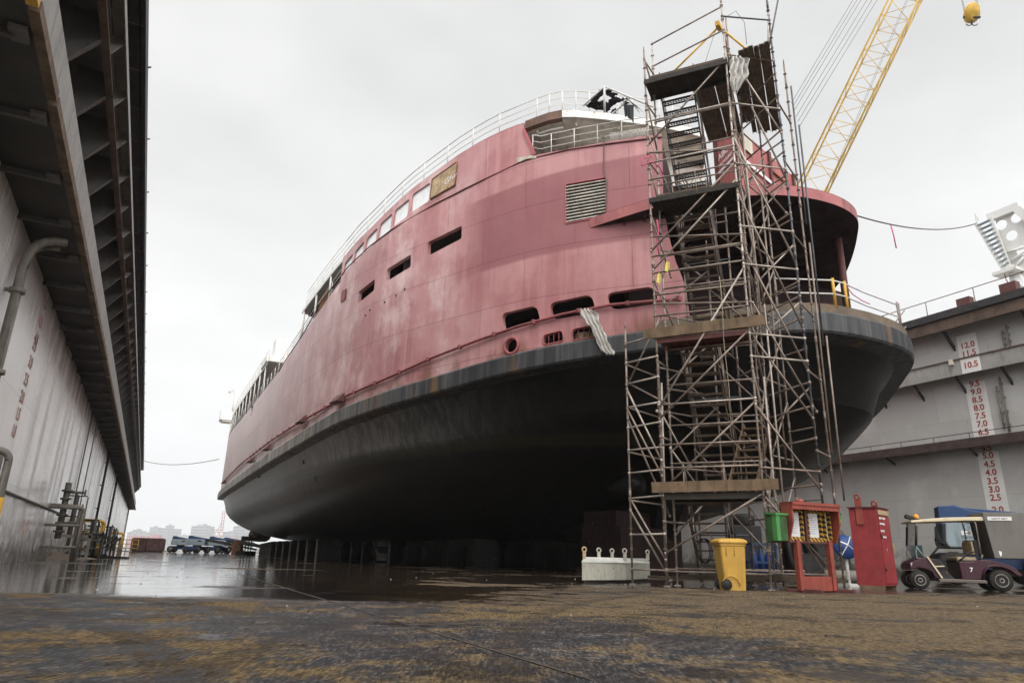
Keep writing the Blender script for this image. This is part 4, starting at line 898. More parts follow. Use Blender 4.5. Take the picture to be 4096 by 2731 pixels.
for sa_, sb_ in ((sg, sG1), (sG2, sF)):
    pth = []; s = sa_
    while s < sb_: p = S3(s, interp(ZTOP, outl(s).y), .3); pth.append(p); s += 1.0
    rail('roof_rail', pth, 1.0, 3, .025, 2)
pth = []; s = sg + .1
while s < sF: p = S3(s, interp(ZBUL, outl(s).y), .35); pth.append(p); s += .9
rail('gallery_rail', pth, .95, 3, .025, 2)
s = sg + 2.2
while s < sF:
    b = MB(); p = S3(s, interp(ZBUL, outl(s).y), .32); b.tube(p, V((p.x, p.y, interp(ZTOP, p.y))), .07, 6); s += 3.1
    if not sG1 < s - 3.1 < sG2: b.build('gallery_post', 'white', ship)
b = MB(); s0, z0 = hit(752, 650, .4); 
p, q = S3(sg + 2.2, interp(ZBUL, 39) + .1, .3), S3(sg + 4.4, interp(ZBUL, 41) + .1, .3); b.add([p, q, q + V((0, 0, .75)), p + V((0, 0, .75))], [(0, 1, 2, 3)]); b.build('rail_panel', 'rust', ship)
# --- white deckhouse with roof and open passage behind the bulwark
nR = len(RO)
b = MB(); b.grid([[rin(i, 0, 18.93), rin(i, 0, 18.60), rin(i, .3, 18.56)] for i in range(3, nR)], False); b.build('roof_fascia', 'white', ship)
b = MB(); b.grid([[rin(i, -.03, 18.94), rin(i, -.03, 18.55), rin(i, .2, 18.5)] for i in range(0, 4)], False); b.build('roof_edge', 'roof_brown', ship)
b = MB(); b.grid([[rin(i, 0, 18.94), rin(i, 7, 18.97)] for i in range(nR)]); b.build('roof_top', 'white', ship)
M['soffit'] = paint('peeling soffit', (.80, .75, .66), .7, 0, .15, .8, rust=.1, dirt=.25, dirtc=(.10, .05, .04), obj=False)
b = MB(); b.grid([[rin(i, .1, 18.54), rin(i, 3.4, 18.5)] for i in range(nR)]); b.build('passage_roof', 'soffit', ship)
b = MB(); b.grid([[rin(i, 2.1, 16.2), rin(i, 2.1, 18.5)] for i in range(3, nR)]); b.build('deckhouse_front', paint('stained white bulkhead', (.80, .76, .68), .6, 0, .1, .8, rust=.2, dirt=.2, dirtc=(.30, .20, .12), obj=False), ship)
b = MB(); b.grid([[rin(3, 2.1, 16.2), rin(3, 2.1, 18.5)], [rin(3, 6, 16.2), rin(3, 6, 18.5)]], False); b.build('deckhouse_side', 'white', ship)
b = MB(); b.grid([[rin(i, .6, 16.15), rin(i, 2.2, 16.15)] for i in range(nR)]); b.build('passage_floor', 'white', ship)
b = MB(); b.grid([[rin(i, 4.5, 16.2), rin(i, 4.5, 18.0)] for i in range(0, 4)]); b.build('inner_cabin', 'white', ship)
b = MB(); b.grid([[rin(1, 4.4, 17.2), rin(1, 4.4, 17.9)], [rin(2, 4.4, 17.2), rin(2, 4.4, 17.9)]]); b.build('cabin_light', 'steel_dark', ship)
for i in range(1, nR, 3):
    b = MB(); b.beam(rin(i, .3, 18.45), rin(i, 2.1, 18.42), .08, .16); b.build('roof_beam', 'cream', ship)
b = MB(); b.beam(rin(2, 1.2, 18.4), rin(3, 1.0, 16.3), .09, .09); b.build('stanchion', 'roof_brown', ship)
b = MB(); b.beam(rin(5, 1.8, 18.4), rin(6, 1.9, 16.3), .10, .10); b.build('stanchion', 'roof_brown', ship)
b = MB(); b.path([rin(i, .45, 18.38) for i in range(0, 4)], .05, 6); b.build('conduit', 'white_rail', ship)
for i, w_ in ((6, .9), (9, .75)):
    b = MB(); p, q = rin(i, 2.04, 16.8), rin(i + 1, 2.04, 16.8); q = p.lerp(q, w_); b.add([p, q, q + up_ * 1.35, p + up_ * 1.35], [(0, 1, 2, 3)]); b.build('deckhouse_doorway', 'red_dark', ship)
b = MB(); p, q = rin(4, 2.03, 16.3), rin(5, 2.03, 16.3); b.add([p, q, q + up_ * 1.1, p + up_ * 1.1], [(0, 1, 2, 3)]); b.build('primer_patch', paint('purple primer', (.13, .07, .085), .7, 0, .2, 2, dirt=.2), ship)
pth = [S3(hit(x, y)[0], hit(x, y)[1], .3) for x, y in ((1222, 352), (1240, 356), (1265, 350), (1290, 346), (1318, 340), (1345, 335), (1372, 331), (1400, 326), (1428, 321), (1455, 318), (1489, 313), (1520, 309))]
rail('bulwark_rail', pth, .95, 3, .021, 2)
b = MB(); qa, qb = pth[7] + V((0, 0, .05)), pth[10] + V((0, 0, .05))
for i in range(26): 
    t = i / 26; p = qa.lerp(qb, t); q = qa.lerp(qb, t + .06); b.tube(p, q + V((0, 0, .4)), .007, 4); b.tube(q, p + V((0, 0, .4)), .007, 4)
b.build('rail_mesh', 'white_rail', ship)
# diagonal cut edge of the opening: a welded rim
h3 = [hit(1204, 298), hit(1229, 357)]
b = MB(); b.beam(S3(h3[0][0], h3[0][1], .22), S3(h3[1][0], h3[1][1], .22), .12, .12); b.build('opening_rim', 'red_trim', ship)
b = MB(); w4 = H([(1187, 362), (1229, 356), (1232, 362), (1187, 373)], .2); b.add([S3(s, z, .21) for s, z in w4], [(0, 1, 2, 3)]); b.build('bare_patch', 'cream', ship)
# vent boxes on the roof
b = MB(); p = rin(2, .8, 18.95); b.prism([p, p + V((.9, -.7, 0)), p + V((.9, -.7, .75))], (.4, .5, 0)); b.build('roof_vent', 'white', ship)
# hanging hose on the side
b = MB(); b.path([S3(*hit(x, y, .18), .18) for x, y in ((1384, 318), (1386, 312), (1390, 316), (1387, 330), (1387, 360), (1386, 385), (1389, 405), (1393, 415), (1392, 470), (1390, 505))], .022, 5); b.build('side_hose', 'wire', ship)
# far end: white stations and davit
q = onx(629, 828, 7.6); b = MB(); b.box((7.9, q.y, q.z - .3), (2.2, 3.4, .5)); b.box((8.2, q.y + .8, q.z + 1.0), (1.2, 1.8, 2.2)); b.build('boat_station', 'white', ship)
q = ondist(517, 955, 96); b = MB(); b.box((q.x + .2, q.y, q.z), (1.7, 2.4, 1.4)); b.box((q.x + .2, q.y, q.z - .8), (1.2, 1.8, .25)); b.build('wing_station', 'white', ship)
q = ondist(535, 945, 92); b = MB(); b.path([q, q + V((.1, 0, 1.8)), q + V((-.1, 0, 2.9)), q + V((-.55, 0, 3.1)), q + V((-.8, 0, 2.5))], .22, 6); b.build('davit', 'white', ship)
# --- near end white pipe rail on the belt deck: built of scaffold tube

# ------------------------------------------------------------------ scaffold stair tower
UB = V((11.27, 13.69, 0)); UU = V((.622, -.783, 0)); VV = V((.783, .622, 0))
def T(u, v, z=0.): return UB + UU * u + VV * v + V((0, 0, z))
sc = thing('scaffold_tower', 'tall tube scaffold stair tower standing against the ferry end', 'scaffold', tuple(UB))
def std(u, v, ztop, z0=.0, r=.027, mat='tube', ros=True, joint=True):
    b = MB(); b.tube(T(u, v, z0), T(u, v, ztop), r, 7)
    if z0 < .05: b.box(T(u, v, .01), (.15, .15, .02), .9); b.tube(T(u, v, 0), T(u, v, .3), .019, 6)
    if ros:
        z = .35
        while z < ztop - .1: b.lathe(T(u, v, z), [(.03, -.010), (.052, -.006), (.052, .006), (.03, .010)], 8); z += .5
        z = 2.2
        while z < ztop: b.lathe(T(u, v, z), [(.034, -.12), (.034, .12)], 7); z += 2.05
    b.tube(T(u, v, ztop), T(u, v, ztop + .18), .019, 5)
    b.build('standard', mat, sc)
POSTS = dict(A=(-.95, .45), B=(0, 0), C=(2.36, 0), F=(.11, .74), C2=(2.40, .74), J=(.32, 3.2), I=(1.70, 3.2), H=(2.50, 2.0), G=(2.95, 3.2), D=(3.61, .75), E=(3.88, 1.9), K=(1.2, 2.0), N=(-.42, 2.1), D2=(3.60, 2.6))
TOPS = dict(A=6.75, B=15.45, C=17.0, F=16.0, C2=16.4, J=14.2, I=12.2, H=15.2, G=14.6, D=16.9, E=15.2, K=9.6, N=6.2, D2=13.8)
for nme, (u, v) in POSTS.items(): std(u, v, TOPS[nme], mat={'D': 'tube_dark', 'C': 'tube_light', 'F': 'tube_light'}.get(nme, 'tube'))
# long loose uprights bundled on the right corner
for (u, v, z0, z1, m_) in ((3.98, 1.6, 9.6, 14.2, 'tube_dark'), (4.05, 1.75, 6.1, 12.9, 'tube_dark'), (3.95, 2.0, 3.3, 9.2, 'tube'), (4.1, 1.9, 2.1, 6.4, 'tube'), (2.62, .9, 6.3, 12.6, 'tube_light'), (2.72, 1.25, 1.2, 7.3, 'tube_light'), (2.85, 1.6, 3.0, 10.9, 'tube'), (2.55, 1.0, .3, 5.2, 'tube_light'), (-.05, .35, 1.0, 5.1, 'tube_light')):
    b = MB(); b.tube(T(u, v, z0), T(u + random.uniform(-.06, .06), v + random.uniform(-.1, .1), z1), .026, 6); b.build('loose_upright', m_, sc)
nled = [0]
def led(a, c, z, dz=0., mat='tube', r=.025, ext=.04):
    p, q = T(*POSTS[a], z) if isinstance(a, str) else T(*a, z), T(*POSTS[c], z + dz) if isinstance(c, str) else T(*c, z + dz)
    d = (q - p).normalized(); b = MB(); b.tube(p - d * ext, q + d * ext, r, 6)
    for e in (p, q): b.lathe(e, [(.027, -.035), (.036, -.03), (.036, .03), (.027, .035)], 6)
    b.build('ledger' if abs(dz) < .4 else 'brace', mat, sc); nled[0] += 1
LV = [2.2, 6.25, 10.4, 14.4]
# base transoms
for z in (.33, .24):
    pass
led('B', 'C', .34); led('A', 'B', .36); led('C', 'D', .36); led('F', 'C2', .40); led('J', 'G', .4); led('B', 'J', .38); led('C', 'H', .38); led('D', 'D2', .38)
# front face ledgers (B-C) as in the photograph
for z in (2.25, 2.80, 3.38, 4.42, 6.2, 6.85, 7.45, 8.1, 8.6, 10.35, 11.0, 11.55, 12.95, 14.3): led('B', 'C', z, random.uniform(-.02, .02), random.choice(('tube', 'tube', 'tube_light')))
for z in (7.2, 9.2, 11.9): led('B', 'C2', z)
for z in (2.0, 3.0, 4.0, 5.1, 6.1, 7.9, 8.9, 9.9, 11.2, 12.3, 13.4): led('F', 'C2', z, 0, 'tube')
# left outrigger bay
for z in (1.2, 2.1, 2.75, 3.35, 3.95, 4.5, 5.15, 5.75, 6.3): led('A', 'B', z, random.uniform(-.03, .03), 'tube_light')
for z in (2.05, 3.3, 4.5, 5.7): led('A', 'N', z)
for z in (1.6, 3.1, 4.7, 6.0): led('N', 'J', z)
# right bay: C-D receding, H-D rising, G-D2
for z in (1.35, 2.75, 5.5, 6.1, 8.0, 9.1, 11.0, 12.95, 14.6): led('C', 'D', z, -.05, 'tube_light' if z > 5 else 'tube')
for z in (1.9, 2.4, 3.5, 4.3, 4.9, 6.6, 7.2, 7.6, 8.6, 9.6, 10.6, 11.5, 12.2, 13.3, 14.1, 15.0): led('H', 'D', z)
for z in (2.2, 4.1, 6.3, 8.2, 10.3, 11.8, 13.0): led('G', 'D2', z)
for z in (3.2, 5.2, 7.0, 9.0, 11.2, 13.1): led('D', 'E', z)
for z in (2.6, 4.7, 6.8, 8.8, 10.9): led('J', 'I', z)
for z in (1.9, 3.9, 5.9, 8.1, 10.2, 12.0): led('C', 'H', z)
for z in (1.5, 3.6, 5.6, 7.6, 9.6, 11.6, 13.6): led('B', 'F', z)
for z in (2.4, 4.3, 6.5): led('F', 'J', z)
rnd_ = random.Random(21)
for z in (1.0, 2.9, 4.9, 6.9, 9.3, 11.6, 13.2): led('J', 'I', z + .3, 0, 'tube_dark')
for z in (2.5, 4.6, 6.6, 8.7, 10.8, 12.6): led('C2', 'H', z)
for z in (1.7, 3.7, 5.8, 7.9, 10.1, 11.8): led('I', 'H', z)
for z in (1.2, 3.3, 5.4, 7.4, 9.4, 11.4, 13.2): led('H', 'G', z)
for z in (2.9, 5.0, 7.1, 9.1): led('F', 'K', z)
for z in (2.6, 4.4, 6.4, 8.3): led('K', 'H', z)
for z0_ in (1.2, 3.3, 5.2, 7.4, 9.3, 11.3):
    led('H', 'G', z0_, 1.6); led('J', 'I', z0_ + .4, -1.5); led('C2', 'H', z0_ + .7, 1.3); led('I', 'H', z0_ + .9, -1.2)
    if z0_ < 8: led('F', 'K', z0_, 1.4); led('K', 'H', z0_ + .8, -1.5)
# top guard rails
led('F', 'C', 16.3); led('F', 'C', 15.45); led('B', 'F', 15.15); led('C', 'D', 15.95, .05, 'tube_dark'); led('C2', 'H', 15.3)
# big diagonal braces on the front face
BR = [((0, .0), .75, (2.36, 0), 2.15), ((0, 0), 2.25, (2.36, 0), 4.35), ((0, 0), 4.05, (2.36, 0), 6.2), ((-.05, -.03), 4.25, (2.36, 0), 7.9), ((0, 0), 8.2, (2.36, 0), 10.5), ((-.02, -.04), 8.75, (2.36, -.03), 11.0), ((0, 0), 12.15, (2.36, 0), 14.45),
      ((-.95, .45), 2.1, (0, 0), .6), ((-.95, .45), 4.45, (0, 0), 2.6), ((-.95, .45), 5.1, (.11, .2), 6.9), ((-.95, .45), 5.0, (0, 0), 3.0), ((-.95, .45), 1.8, (-.2, 1.4), .1), ((-.95, .45), 4.2, (-.1, 1.2), 1.7), ((-.95, .45), 5.2, (.3, .2), 4.4),
      ((2.36, 0), 4.25, (3.61, .75), 2.25), ((2.40, .1), 6.1, (3.6, .75), 4.0), ((2.5, 0), 6.9, (3.7, 1), 4.2), ((2.36, 0), 10.1, (3.61, .75), 6.3), ((2.45, .1), 8.3, (3.61, .75), 5.2), ((2.36, 0), 11.9, (3.6, .8), 8.2), ((2.9, .3), 12.9, (3.61, .75), 10.6), ((2.6, .1), 14.3, (3.61, .75), 12.1), ((2.4, 0), 11.3, (3.5, .7), 9.6), ((2.36, 0), 2.1, (3.61, .75), .5), ((2.6, .5), 2.0, (3.5, .7), .4),
      ((2.50, 2.0), 4.0, (3.60, 2.6), 5.2), ((2.5, 2), 8.2, (3.6, 2.6), 9.5), ((2.5, 2), 6.6, (3.6, 2.6), 7.7), ((2.5, 2.), 10.1, (3.6, 2.6), 11.6), ((3.61, .75), 16.2, (3.5, .75), 15.0),
      ((0, 0), 11.6, (.11, .74), 10.5), ((0, 0), 9.9, (.3, .9), 8.3), ((0, 0), 13.9, (.11, .74), 12.4), ((0, 0), 12.6, (.5, 1.4), 10.5), ((0, 0), 7.9, (.4, 1.1), 6.5), ((0, 0), 15.2, (.11, .74), 14.5), ((0, 0), 4.3, (.5, 1.2), 3.0), ((.1, .7), 3.4, (.7, 1.8), 2.3),
      ((2.36, 0), 15.8, (2.4, .74), 14.6), ((2.36, 0), 13.2, (2.5, 2.), 11.0), ((2.36, 0), 9.2, (2.5, 2.), 6.9), ((2.36, 0), 7., (2.5, 2.), 4.8), ((2.36, 0), 5.2, (2.5, 2.), 3.1), ((2.4, .3), 12.2, (2.75, 1.5), 8.4), ((2.42, .3), 10.6, (2.75, 1.5), 6.8)]
for p0, z0, p1, z1 in BR:
    b = MB(); p, q = T(*p0, z0), T(*p1, z1); b.tube(p, q, .026, 6)
    for e in (p, q): b.lathe(e, [(.027, -.035), (.037, -.03), (.037, .03), (.027, .035)], 6)
    b.build('brace', random.choice(('tube', 'tube', 'tube_light')), sc)
# top yellow davit frame and raking tube
b = MB(); pk = T(2.2, .5, 16.05); b.tube(T(.2, .74, 14.6), pk, .03, 6); b.tube(pk, T(3.3, .9, 14.7), .03, 6); b.box(pk, (.35, .12, .16), .5); b.build('davit_frame', 'yellow', sc)
b = MB(); b.path(sag(pk + V((-.1, 0, -.1)), T(1.6, .6, 14.6), -.05, 6), .008, 4); b.path([T(2.5, 0, 15.9), T(2.75, 0, 16.0), T(2.95, .1, 15.6), T(2.95, .2, 14.9)], .008, 4); b.build('hoist_line', 'wire', sc)
b = MB(); b.tube(T(3.5, .7, 14.9), T(3.95, .9, 16.9), .026, 6); b.build('raking_tube', 'tube_dark', sc)
# platforms
def platform(z, u0, u1, v0, v1, mat='deck', toe=None):
    b = MB(); n = 3; w = (v1 - v0) / n
    for i in range(n): b.box(T((u0 + u1) / 2, v0 + w * (i + .5), z - .03), (u1 - u0, w - .02, .045), math.atan2(UU.y, UU.x))
    for v in (v0, v1): b.box(T((u0 + u1) / 2, v, z - .10), (u1 - u0, .04, .15), math.atan2(UU.y, UU.x))
    for i in range(5): b.box(T(lerp(u0, u1, (i + .5) / 5), (v0 + v1) / 2, z - .09), (.04, v1 - v0, .06), math.atan2(UU.y, UU.x))
    return b.build('platform', mat, sc)
platform(LV[3], -.02, 2.40, -.06, .80); platform(LV[2], -.02, 2.40, -.06, .95); platform(LV[1], .02, 2.36, 0, .85, 'red_dark'); platform(LV[0], .0, 2.4, 0, .8)
def toe(z, u0, u1, v, mat, h=.235, tilt=0.):
    b = MB(); ang = math.atan2(UU.y, UU.x); p = T((u0 + u1) / 2, v, z + h / 2)
    b.box(p, (u1 - u0, .038, h), 0, Matrix.Rotation(ang, 4, 'Z') @ Matrix.Rotation(tilt, 4, 'Y')); b.build('toe_board', mat, sc, .004)
toe(LV[1] - .02, -.32, 2.78, -.07, 'plank', .28, -.015); toe(LV[0] - .0, -.26, 2.72, -.07, 'plank', .26, -.008); toe(LV[2] + .02, .2, 2.1, .05, 'plank_dark', .08); toe(LV[3] + .02, .1, 2.3, .05, 'plank_dark', .12)
b = MB(); b.box(T(1.2, .25, LV[3] + .04), (1.9, .24, .05), math.atan2(UU.y, UU.x) + .02); b.build('loose_plank', 'plank_dark', sc)
b = MB(); b.box(T(1.1, .3, LV[2] + .03), (1.8, .24, .05), math.atan2(UU.y, UU.x) - .03); b.build('loose_plank', 'plank', sc)
# stair flights: perforated treads between two stringers
def perf():
    k = NT('perforated tread'); p = k.pos(obj=True); x = k.xyz(p)
    vo = k.n('ShaderNodeTexVoronoi'); vo.feature = 'F1'; vo.inputs['Scale'].default_value = 26; vo.inputs['Randomness'].default_value = .15; k.l(p, vo.inputs['Vector'])
    f = k.rng(vo.outputs['Distance'], .40, .44, smooth=False); k.col(k.mix(k.noise(p, 3, 4), (.075, .060, .050, 1), (.16, .13, .11, 1))); k.rough(.6); k.bs.inputs['Metallic'].default_value = .2
    k.l(f, k.bs.inputs['Alpha']); return k.m
M['tread_dark'] = paint('rusty stair tread', (.17, .13, .10), .75, .1, .3, 4, rust=.25, dirt=.3)
def flight(p0, p1, across, w, n, mat, tmat='tread_dark', hand=True, perforated=True):
    """p0 = top centre, p1 = bottom centre"""
    p0, p1 = V(p0), V(p1); ac = V(across).normalized(); run = V((p1.x - p0.x, p1.y - p0.y, 0)).normalized()
    b = MB()
    for sgn in (-1, 1): b.beam(p0 + ac * sgn * w / 2, p1 + ac * sgn * w / 2, .03, .14)
    fl = b.build('stair_flight', mat, sc)
    for i in range(n):
        t = (i + .6) / n; c = p0.lerp(p1, t); b = MB(); dpt = .21
        if perforated:
            nu, nv = 12, 3; cell = w / nu; cv = dpt / nv; vs = []; fs = []
            th = .004
            # plate with square holes: strips along and across
            for j in range(nv + 1):
                off = run * (-dpt / 2 + j * cv); b.beam(c + off - ac * w / 2, c + off + ac * w / 2, .034, .008)
            for j in range(nu + 1):
                off = ac * (-w / 2 + j * cell); b.beam(c + off - run * dpt / 2, c + off + run * dpt / 2, .022, .006)
            b.beam(c - run * dpt / 2 - ac * w / 2 - V((0, 0, .02)), c - run * dpt / 2 + ac * w / 2 - V((0, 0, .02)), .012, .05); b.beam(c + run * dpt / 2 - ac * w / 2 - V((0, 0, .02)), c + run * dpt / 2 + ac * w / 2 - V((0, 0, .02)), .012, .05)
        else: b.beam(c - ac * w / 2, c + ac * w / 2, dpt, .04)
        b.build('tread', tmat, fl)
    if hand:
        b = MB()
        for sgn in (-1, 1):
            e = ac * sgn * (w / 2 + .03); b.tube(p0 + e + V((0, 0, .95)), p1 + e + V((0, 0, .95)), .02, 6); b.tube(p0 + e + V((0, 0, .5)), p1 + e + V((0, 0, .5)), .016, 6)
            for t in (.02, .33, .66, .98): q = p0.lerp(p1, t) + e; b.tube(q, q + V((0, 0, .95)), .018, 6)
        b.build('hand_rail', 'tube', fl)
flight(T(.80, .85, LV[3] - .1), T(.86, 3.4, LV[2] + .1), UU, .98, 14, 'tube_dark', 'steel_dark')
flight(T(.95, .95, LV[2] - .1), T(1.1, 3.4, LV[1] + .2), UU, .92, 15, 'plank_dark')
flight(T(.92, .85, LV[1] - .1), T(1.06, 3.4, LV[0] + .15), UU, .92, 15, 'plank_dark')
flight(T(.88, .85, LV[0] - .1), T(.86, 2.6, .1), UU, .95, 9, 'plank_dark', perforated=False)
flight(T(2.15, 2.6, 4.25), T(1.75, 1.0, LV[0] + .05), UU, .68, 9, 'plank', 'plank', False, False)
flight(T(2.2, 2.5, 7.55), T(1.85, 1.6, 6.4), UU, .66, 5, 'plank', 'plank', False, False)
# roof of loose metal planks laid along the tower at the top
def plankrow(u0, u1, v0, v1, z, n, tilt=0., jit=.15):
    for i in range(n):
        u = lerp(u0, u1, (i + .5) / n); w = (u1 - u0) / n
        a = v0 + random.uniform(-jit, jit); c = v1 + random.uniform(-jit, jit); b = MB(); du = random.uniform(-.01, .01)
        ang = math.atan2(VV.y, VV.x) + random.uniform(-.006, .006); zz = z + random.uniform(-.012, .012); mt = Matrix.Rotation(ang, 4, 'Z')
        b.box(T(u + du, (a + c) / 2, zz), (c - a, w * .95, .02), 0, mt)
        for e in (-1, 1): b.box(T(u + du + e * w * .43, (a + c) / 2, zz - .035), (c - a, .018, .05), 0, mt)
        for e in (.12, .35, .6, .85): b.box(T(u + du, lerp(a, c, e), zz - .02), (.03, w * .7, .03), 0, mt)
        b.build('metal_plank', 'metal_plank', sc)
plankrow(1.24, 2.36, .80, 4.2, 14.52, 7, jit=.08); plankrow(2.42, 2.70, .3, 3.7, 14.62, 2); plankrow(2.70, 3.56, -.1, 4.3, 14.58, 6, jit=.12)
# timber sole boards at the base
for i in range(5):
    b = MB(); b.box(T(.6 + i * .62, 1.9 + .5 * (i % 2), .16 + .05 * (i % 3)), (3.0 - .3 * i, .2, .07), math.atan2(UU.y, UU.x) + random.uniform(-.05, .05)); b.build('sole_board', 'plank_dark', sc)
# items hanging on the scaffold, each a thing of its own
def sheet(name, pts, w, mat, label, cat, loc, seed=1):
    rnd = random.Random(seed); b = MB(); rows = []
    P_ = []; W_ = []
    for i in range(len(pts) - 1):
        for t in (0, .5): P_.append(V(pts[i]).lerp(V(pts[i + 1]), t)); W_.append(lerp(w[i], w[i + 1], t))
    P_.append(V(pts[-1])); W_.append(w[-1])
    m = 15; fw_h = V((fw.x, fw.y, 0)).normalized(); side = V((fw_h.y, -fw_h.x, 0)); ph = rnd.uniform(0, 6)
    for i, p in enumerate(P_):
        wl2, wr2 = W_[i] * rnd.uniform(.36, .58), W_[i] * rnd.uniform(.36, .58); r_ = []
        for j in range(m):
            t = j / (m - 1); x_ = lerp(-wl2, wr2, t)
            r_.append(p + side * x_ + fw_h * (.09 * math.sin(j * 1.55 + ph + i * .35) + .05 * math.sin(j * 3.3 + i * .8) + rnd.uniform(-.025, .025)) + V((0, 0, .03 * math.sin(j * 1.3 + i) + rnd.uniform(-.02, .02))))
        rows.append(r_)
    b.grid(rows); o = solo(b, name, mat, label, cat, loc); sm = o.modifiers.new('soft', 'SUBSURF'); sm.levels = 1; sm.render_levels = 2; so = o.modifiers.new('thick', 'SOLIDIFY'); so.thickness = .004; return o
dC = 18.2
def onC(px, py, k=None): d = ray(px, py); base = T(2.3, -.12); t = base.to_2d().length / d.to_2d().length; return O + d * t
pts = [onC(1693, 133), onC(1697, 142), onC(1699, 155), onC(1697, 168), onC(1695, 182), onC(1690, 197), onC(1688, 212)]
sheet('plastic_sheet', pts, [.30, .55, .50, .62, .55, .32, .12], 'plastic', 'torn white plastic sheet tied to the top of the scaffold', 'plastic sheet', tuple(pts[0]), 3)
pts = [onC(1699, 134), onC(1703, 145), onC(1712, 160), onC(1720, 176)]
hp = [S3(*hit(x, y, 0), -.12) for x, y in ((1345, 712), (1352, 722), (1362, 738), (1370, 752), (1378, 765), (1385, 780), (1391, 795), (1397, 808), (1402, 816))]
sheet('plastic_sheet', hp, [.5, .62, .62, .55, .5, .48, .50, .48, .34], 'plastic', 'long crumpled white plastic sheet hanging out of the mooring port over the black belt', 'plastic sheet', tuple(hp[0]), 7)
# ribbons, tags and ropes
def strand(name, pts, r, mat, label, cat, n=5):
    b = MB(); b.path(pts, r, n); return solo(b, name, mat, label, cat, tuple(pts[0]))
p = T(.15, .1, 9.75); strand('ribbon', [p, p + V((.03, 0, -.3)), p + V((-.02, .02, -.7)), p + V((.02, 0, -1.1))], .022, 'pink', 'pink ribbon tied to the left scaffold post above the yellow tags', 'ribbon')
p = T(.1, -.02, 11.75); strand('ribbon', [p, p + V((-.25, .1, -.1)), p + V((-.3, .1, -.35)), p + V((.05, 0, -.15)), p + V((.3, 0, -.3)), p + V((.4, 0, -.5))], .02, 'pink', 'pink ribbon knotted on the post below the middle scaffold platform edge', 'ribbon')
for i, (u, z, w) in enumerate(((.42, 8.35, 'upper'), (.18, 8.05, 'lower'))):
    b = MB(); p = T(u, -.06, z)
    for j in range(4): b.add([p + V((j * .03 - .05, 0, 0)), p + V((j * .03 - .03, 0, 0)), p + V((j * .05 - .06, .02 * j, -.28 - .05 * (j % 2))), p + V((j * .05 - .10, .02, -.28))], [(0, 1, 2, 3)])
    solo(b, 'yellow_tag', 'lime', w + ' of the two yellow tags tied to the scaffold brace', 'tag', tuple(p), 'yellow tags on the scaffold brace')
p = T(1.75, -.1, 7.7); strand('rope', [p, p + V((.02, 0, -.8)), p + V((0, .02, -1.8)), p + V((.04, 0, -3.0)), p + V((0, 0, -4.2))], .010, 'rope', 'thin tan rope hanging down the front of the scaffold', 'rope', 4)
p = T(1.3, -.1, 11.0); strand('rope', [p, p + V((0, 0, -.35)), p + V((.03, 0, -.75))], .010, 'rope', 'short tan rope end hanging above the middle platform', 'rope', 4)
b = MB(); rnd = random.Random(4)
for j in range(7):
    c = T(.95 + rnd.uniform(-.2, .2), 1.0, 11.0 + rnd.uniform(-.35, .35)); b.path([c + V((.22 * math.cos(a * .7) * rnd.uniform(.7, 1.2), .12 * math.sin(a * .7), .34 * math.sin(a * .7 + j))) for a in range(10)], .012, 5)
solo(b, 'cable_tangle', 'wire', 'tangle of dark cables hung on the stair above the middle platform', 'cables', tuple(T(.95, 1.0, 10.6)))
b = MB(); c = T(.75, 1.35, .85)
for j in range(3): b.path([c + V((.22 * math.cos(a * math.pi / 7), .05 * j, .3 * math.sin(a * math.pi / 7))) for a in range(14)], .012, 5, closed=True)
solo(b, 'hose_coil', 'black', 'small coil of black hose hanging low inside the scaffold', 'hose', tuple(c))

# ------------------------------------------------------------------ things standing on the dock floor by the scaffold
def G(px, py, z=0): return onz(px, py, z)
# white ballast box
pN, pL, pR = G(1437.8, 1337.5), G(1337, 1338.5), G(1501.8, 1333)
wb = thing('ballast_box', 'cream white steel lifting box with five eye lugs beside scaffold foot', 'steel box', tuple(pN))
e1 = (pL - pN); e2 = (pR - pN); e2 = e2.normalized() * min(e2.length, 2.3); hB = .56; z0 = .07
cor = [pN, pL, pL + e2, pN + e2]
b = MB(); b.add([c + V((0, 0, z0)) for c in cor] + [c + V((0, 0, z0 + hB - .13)) for c in cor], [(0, 1, 2, 3), (0, 4, 5, 1), (1, 5, 6, 2), (2, 6, 7, 3), (3, 7, 4, 0), (4, 7, 6, 5)]); b.build('body', 'white_box', wb)
cen = sum(cor, V()) / 4
o_ = [c + (c - cen).normalized() * .035 + V((0, 0, z0 + hB - .13)) for c in cor]; t_ = [c - (c - cen).normalized() * .12 + V((0, 0, z0 + hB)) for c in cor]
b = MB(); b.add(o_ + t_, [(0, 4, 5, 1), (1, 5, 6, 2), (2, 6, 7, 3), (3, 7, 4, 0), (4, 7, 6, 5), (0, 1, 2, 3)]); b.build('sloped_rim', paint('pale rim paint', (.62, .62, .57), .55, 0, .1, 3, rust=.12, dirt=.2, dirtc=(.2, .15, .1)), wb)
b = MB(); sk = [c - (c - cen).normalized() * .1 for c in cor]; b.add([c for c in sk] + [c + V((0, 0, z0)) for c in sk], [(0, 1, 2, 3), (0, 4, 5, 1), (1, 5, 6, 2), (2, 6, 7, 3), (3, 7, 4, 0)]); b.build('skid', 'steel_dark', wb)
for i, c in enumerate((cor[0], cor[1], cor[2], cor[3], cor[1].lerp(cor[2], .5))):
    q = c.lerp(cen, .06) + V((0, 0, z0 + hB - .04)); b = MB(); ring = []; ax = V((1, -.25, 0)).normalized()
    b.beam(q, q + V((0, 0, .16)), .09, .03, (-.25, -1, 0)); b.path([q + V((0, 0, .22)) + (ax * math.cos(a * math.pi / 6) + V((0, 0, 1)) * math.sin(a * math.pi / 6)) * .055 for a in range(12)], .022, 6, closed=True); b.build('eye_lug', 'rusty_cream' if i == 1 else 'white_box', wb)
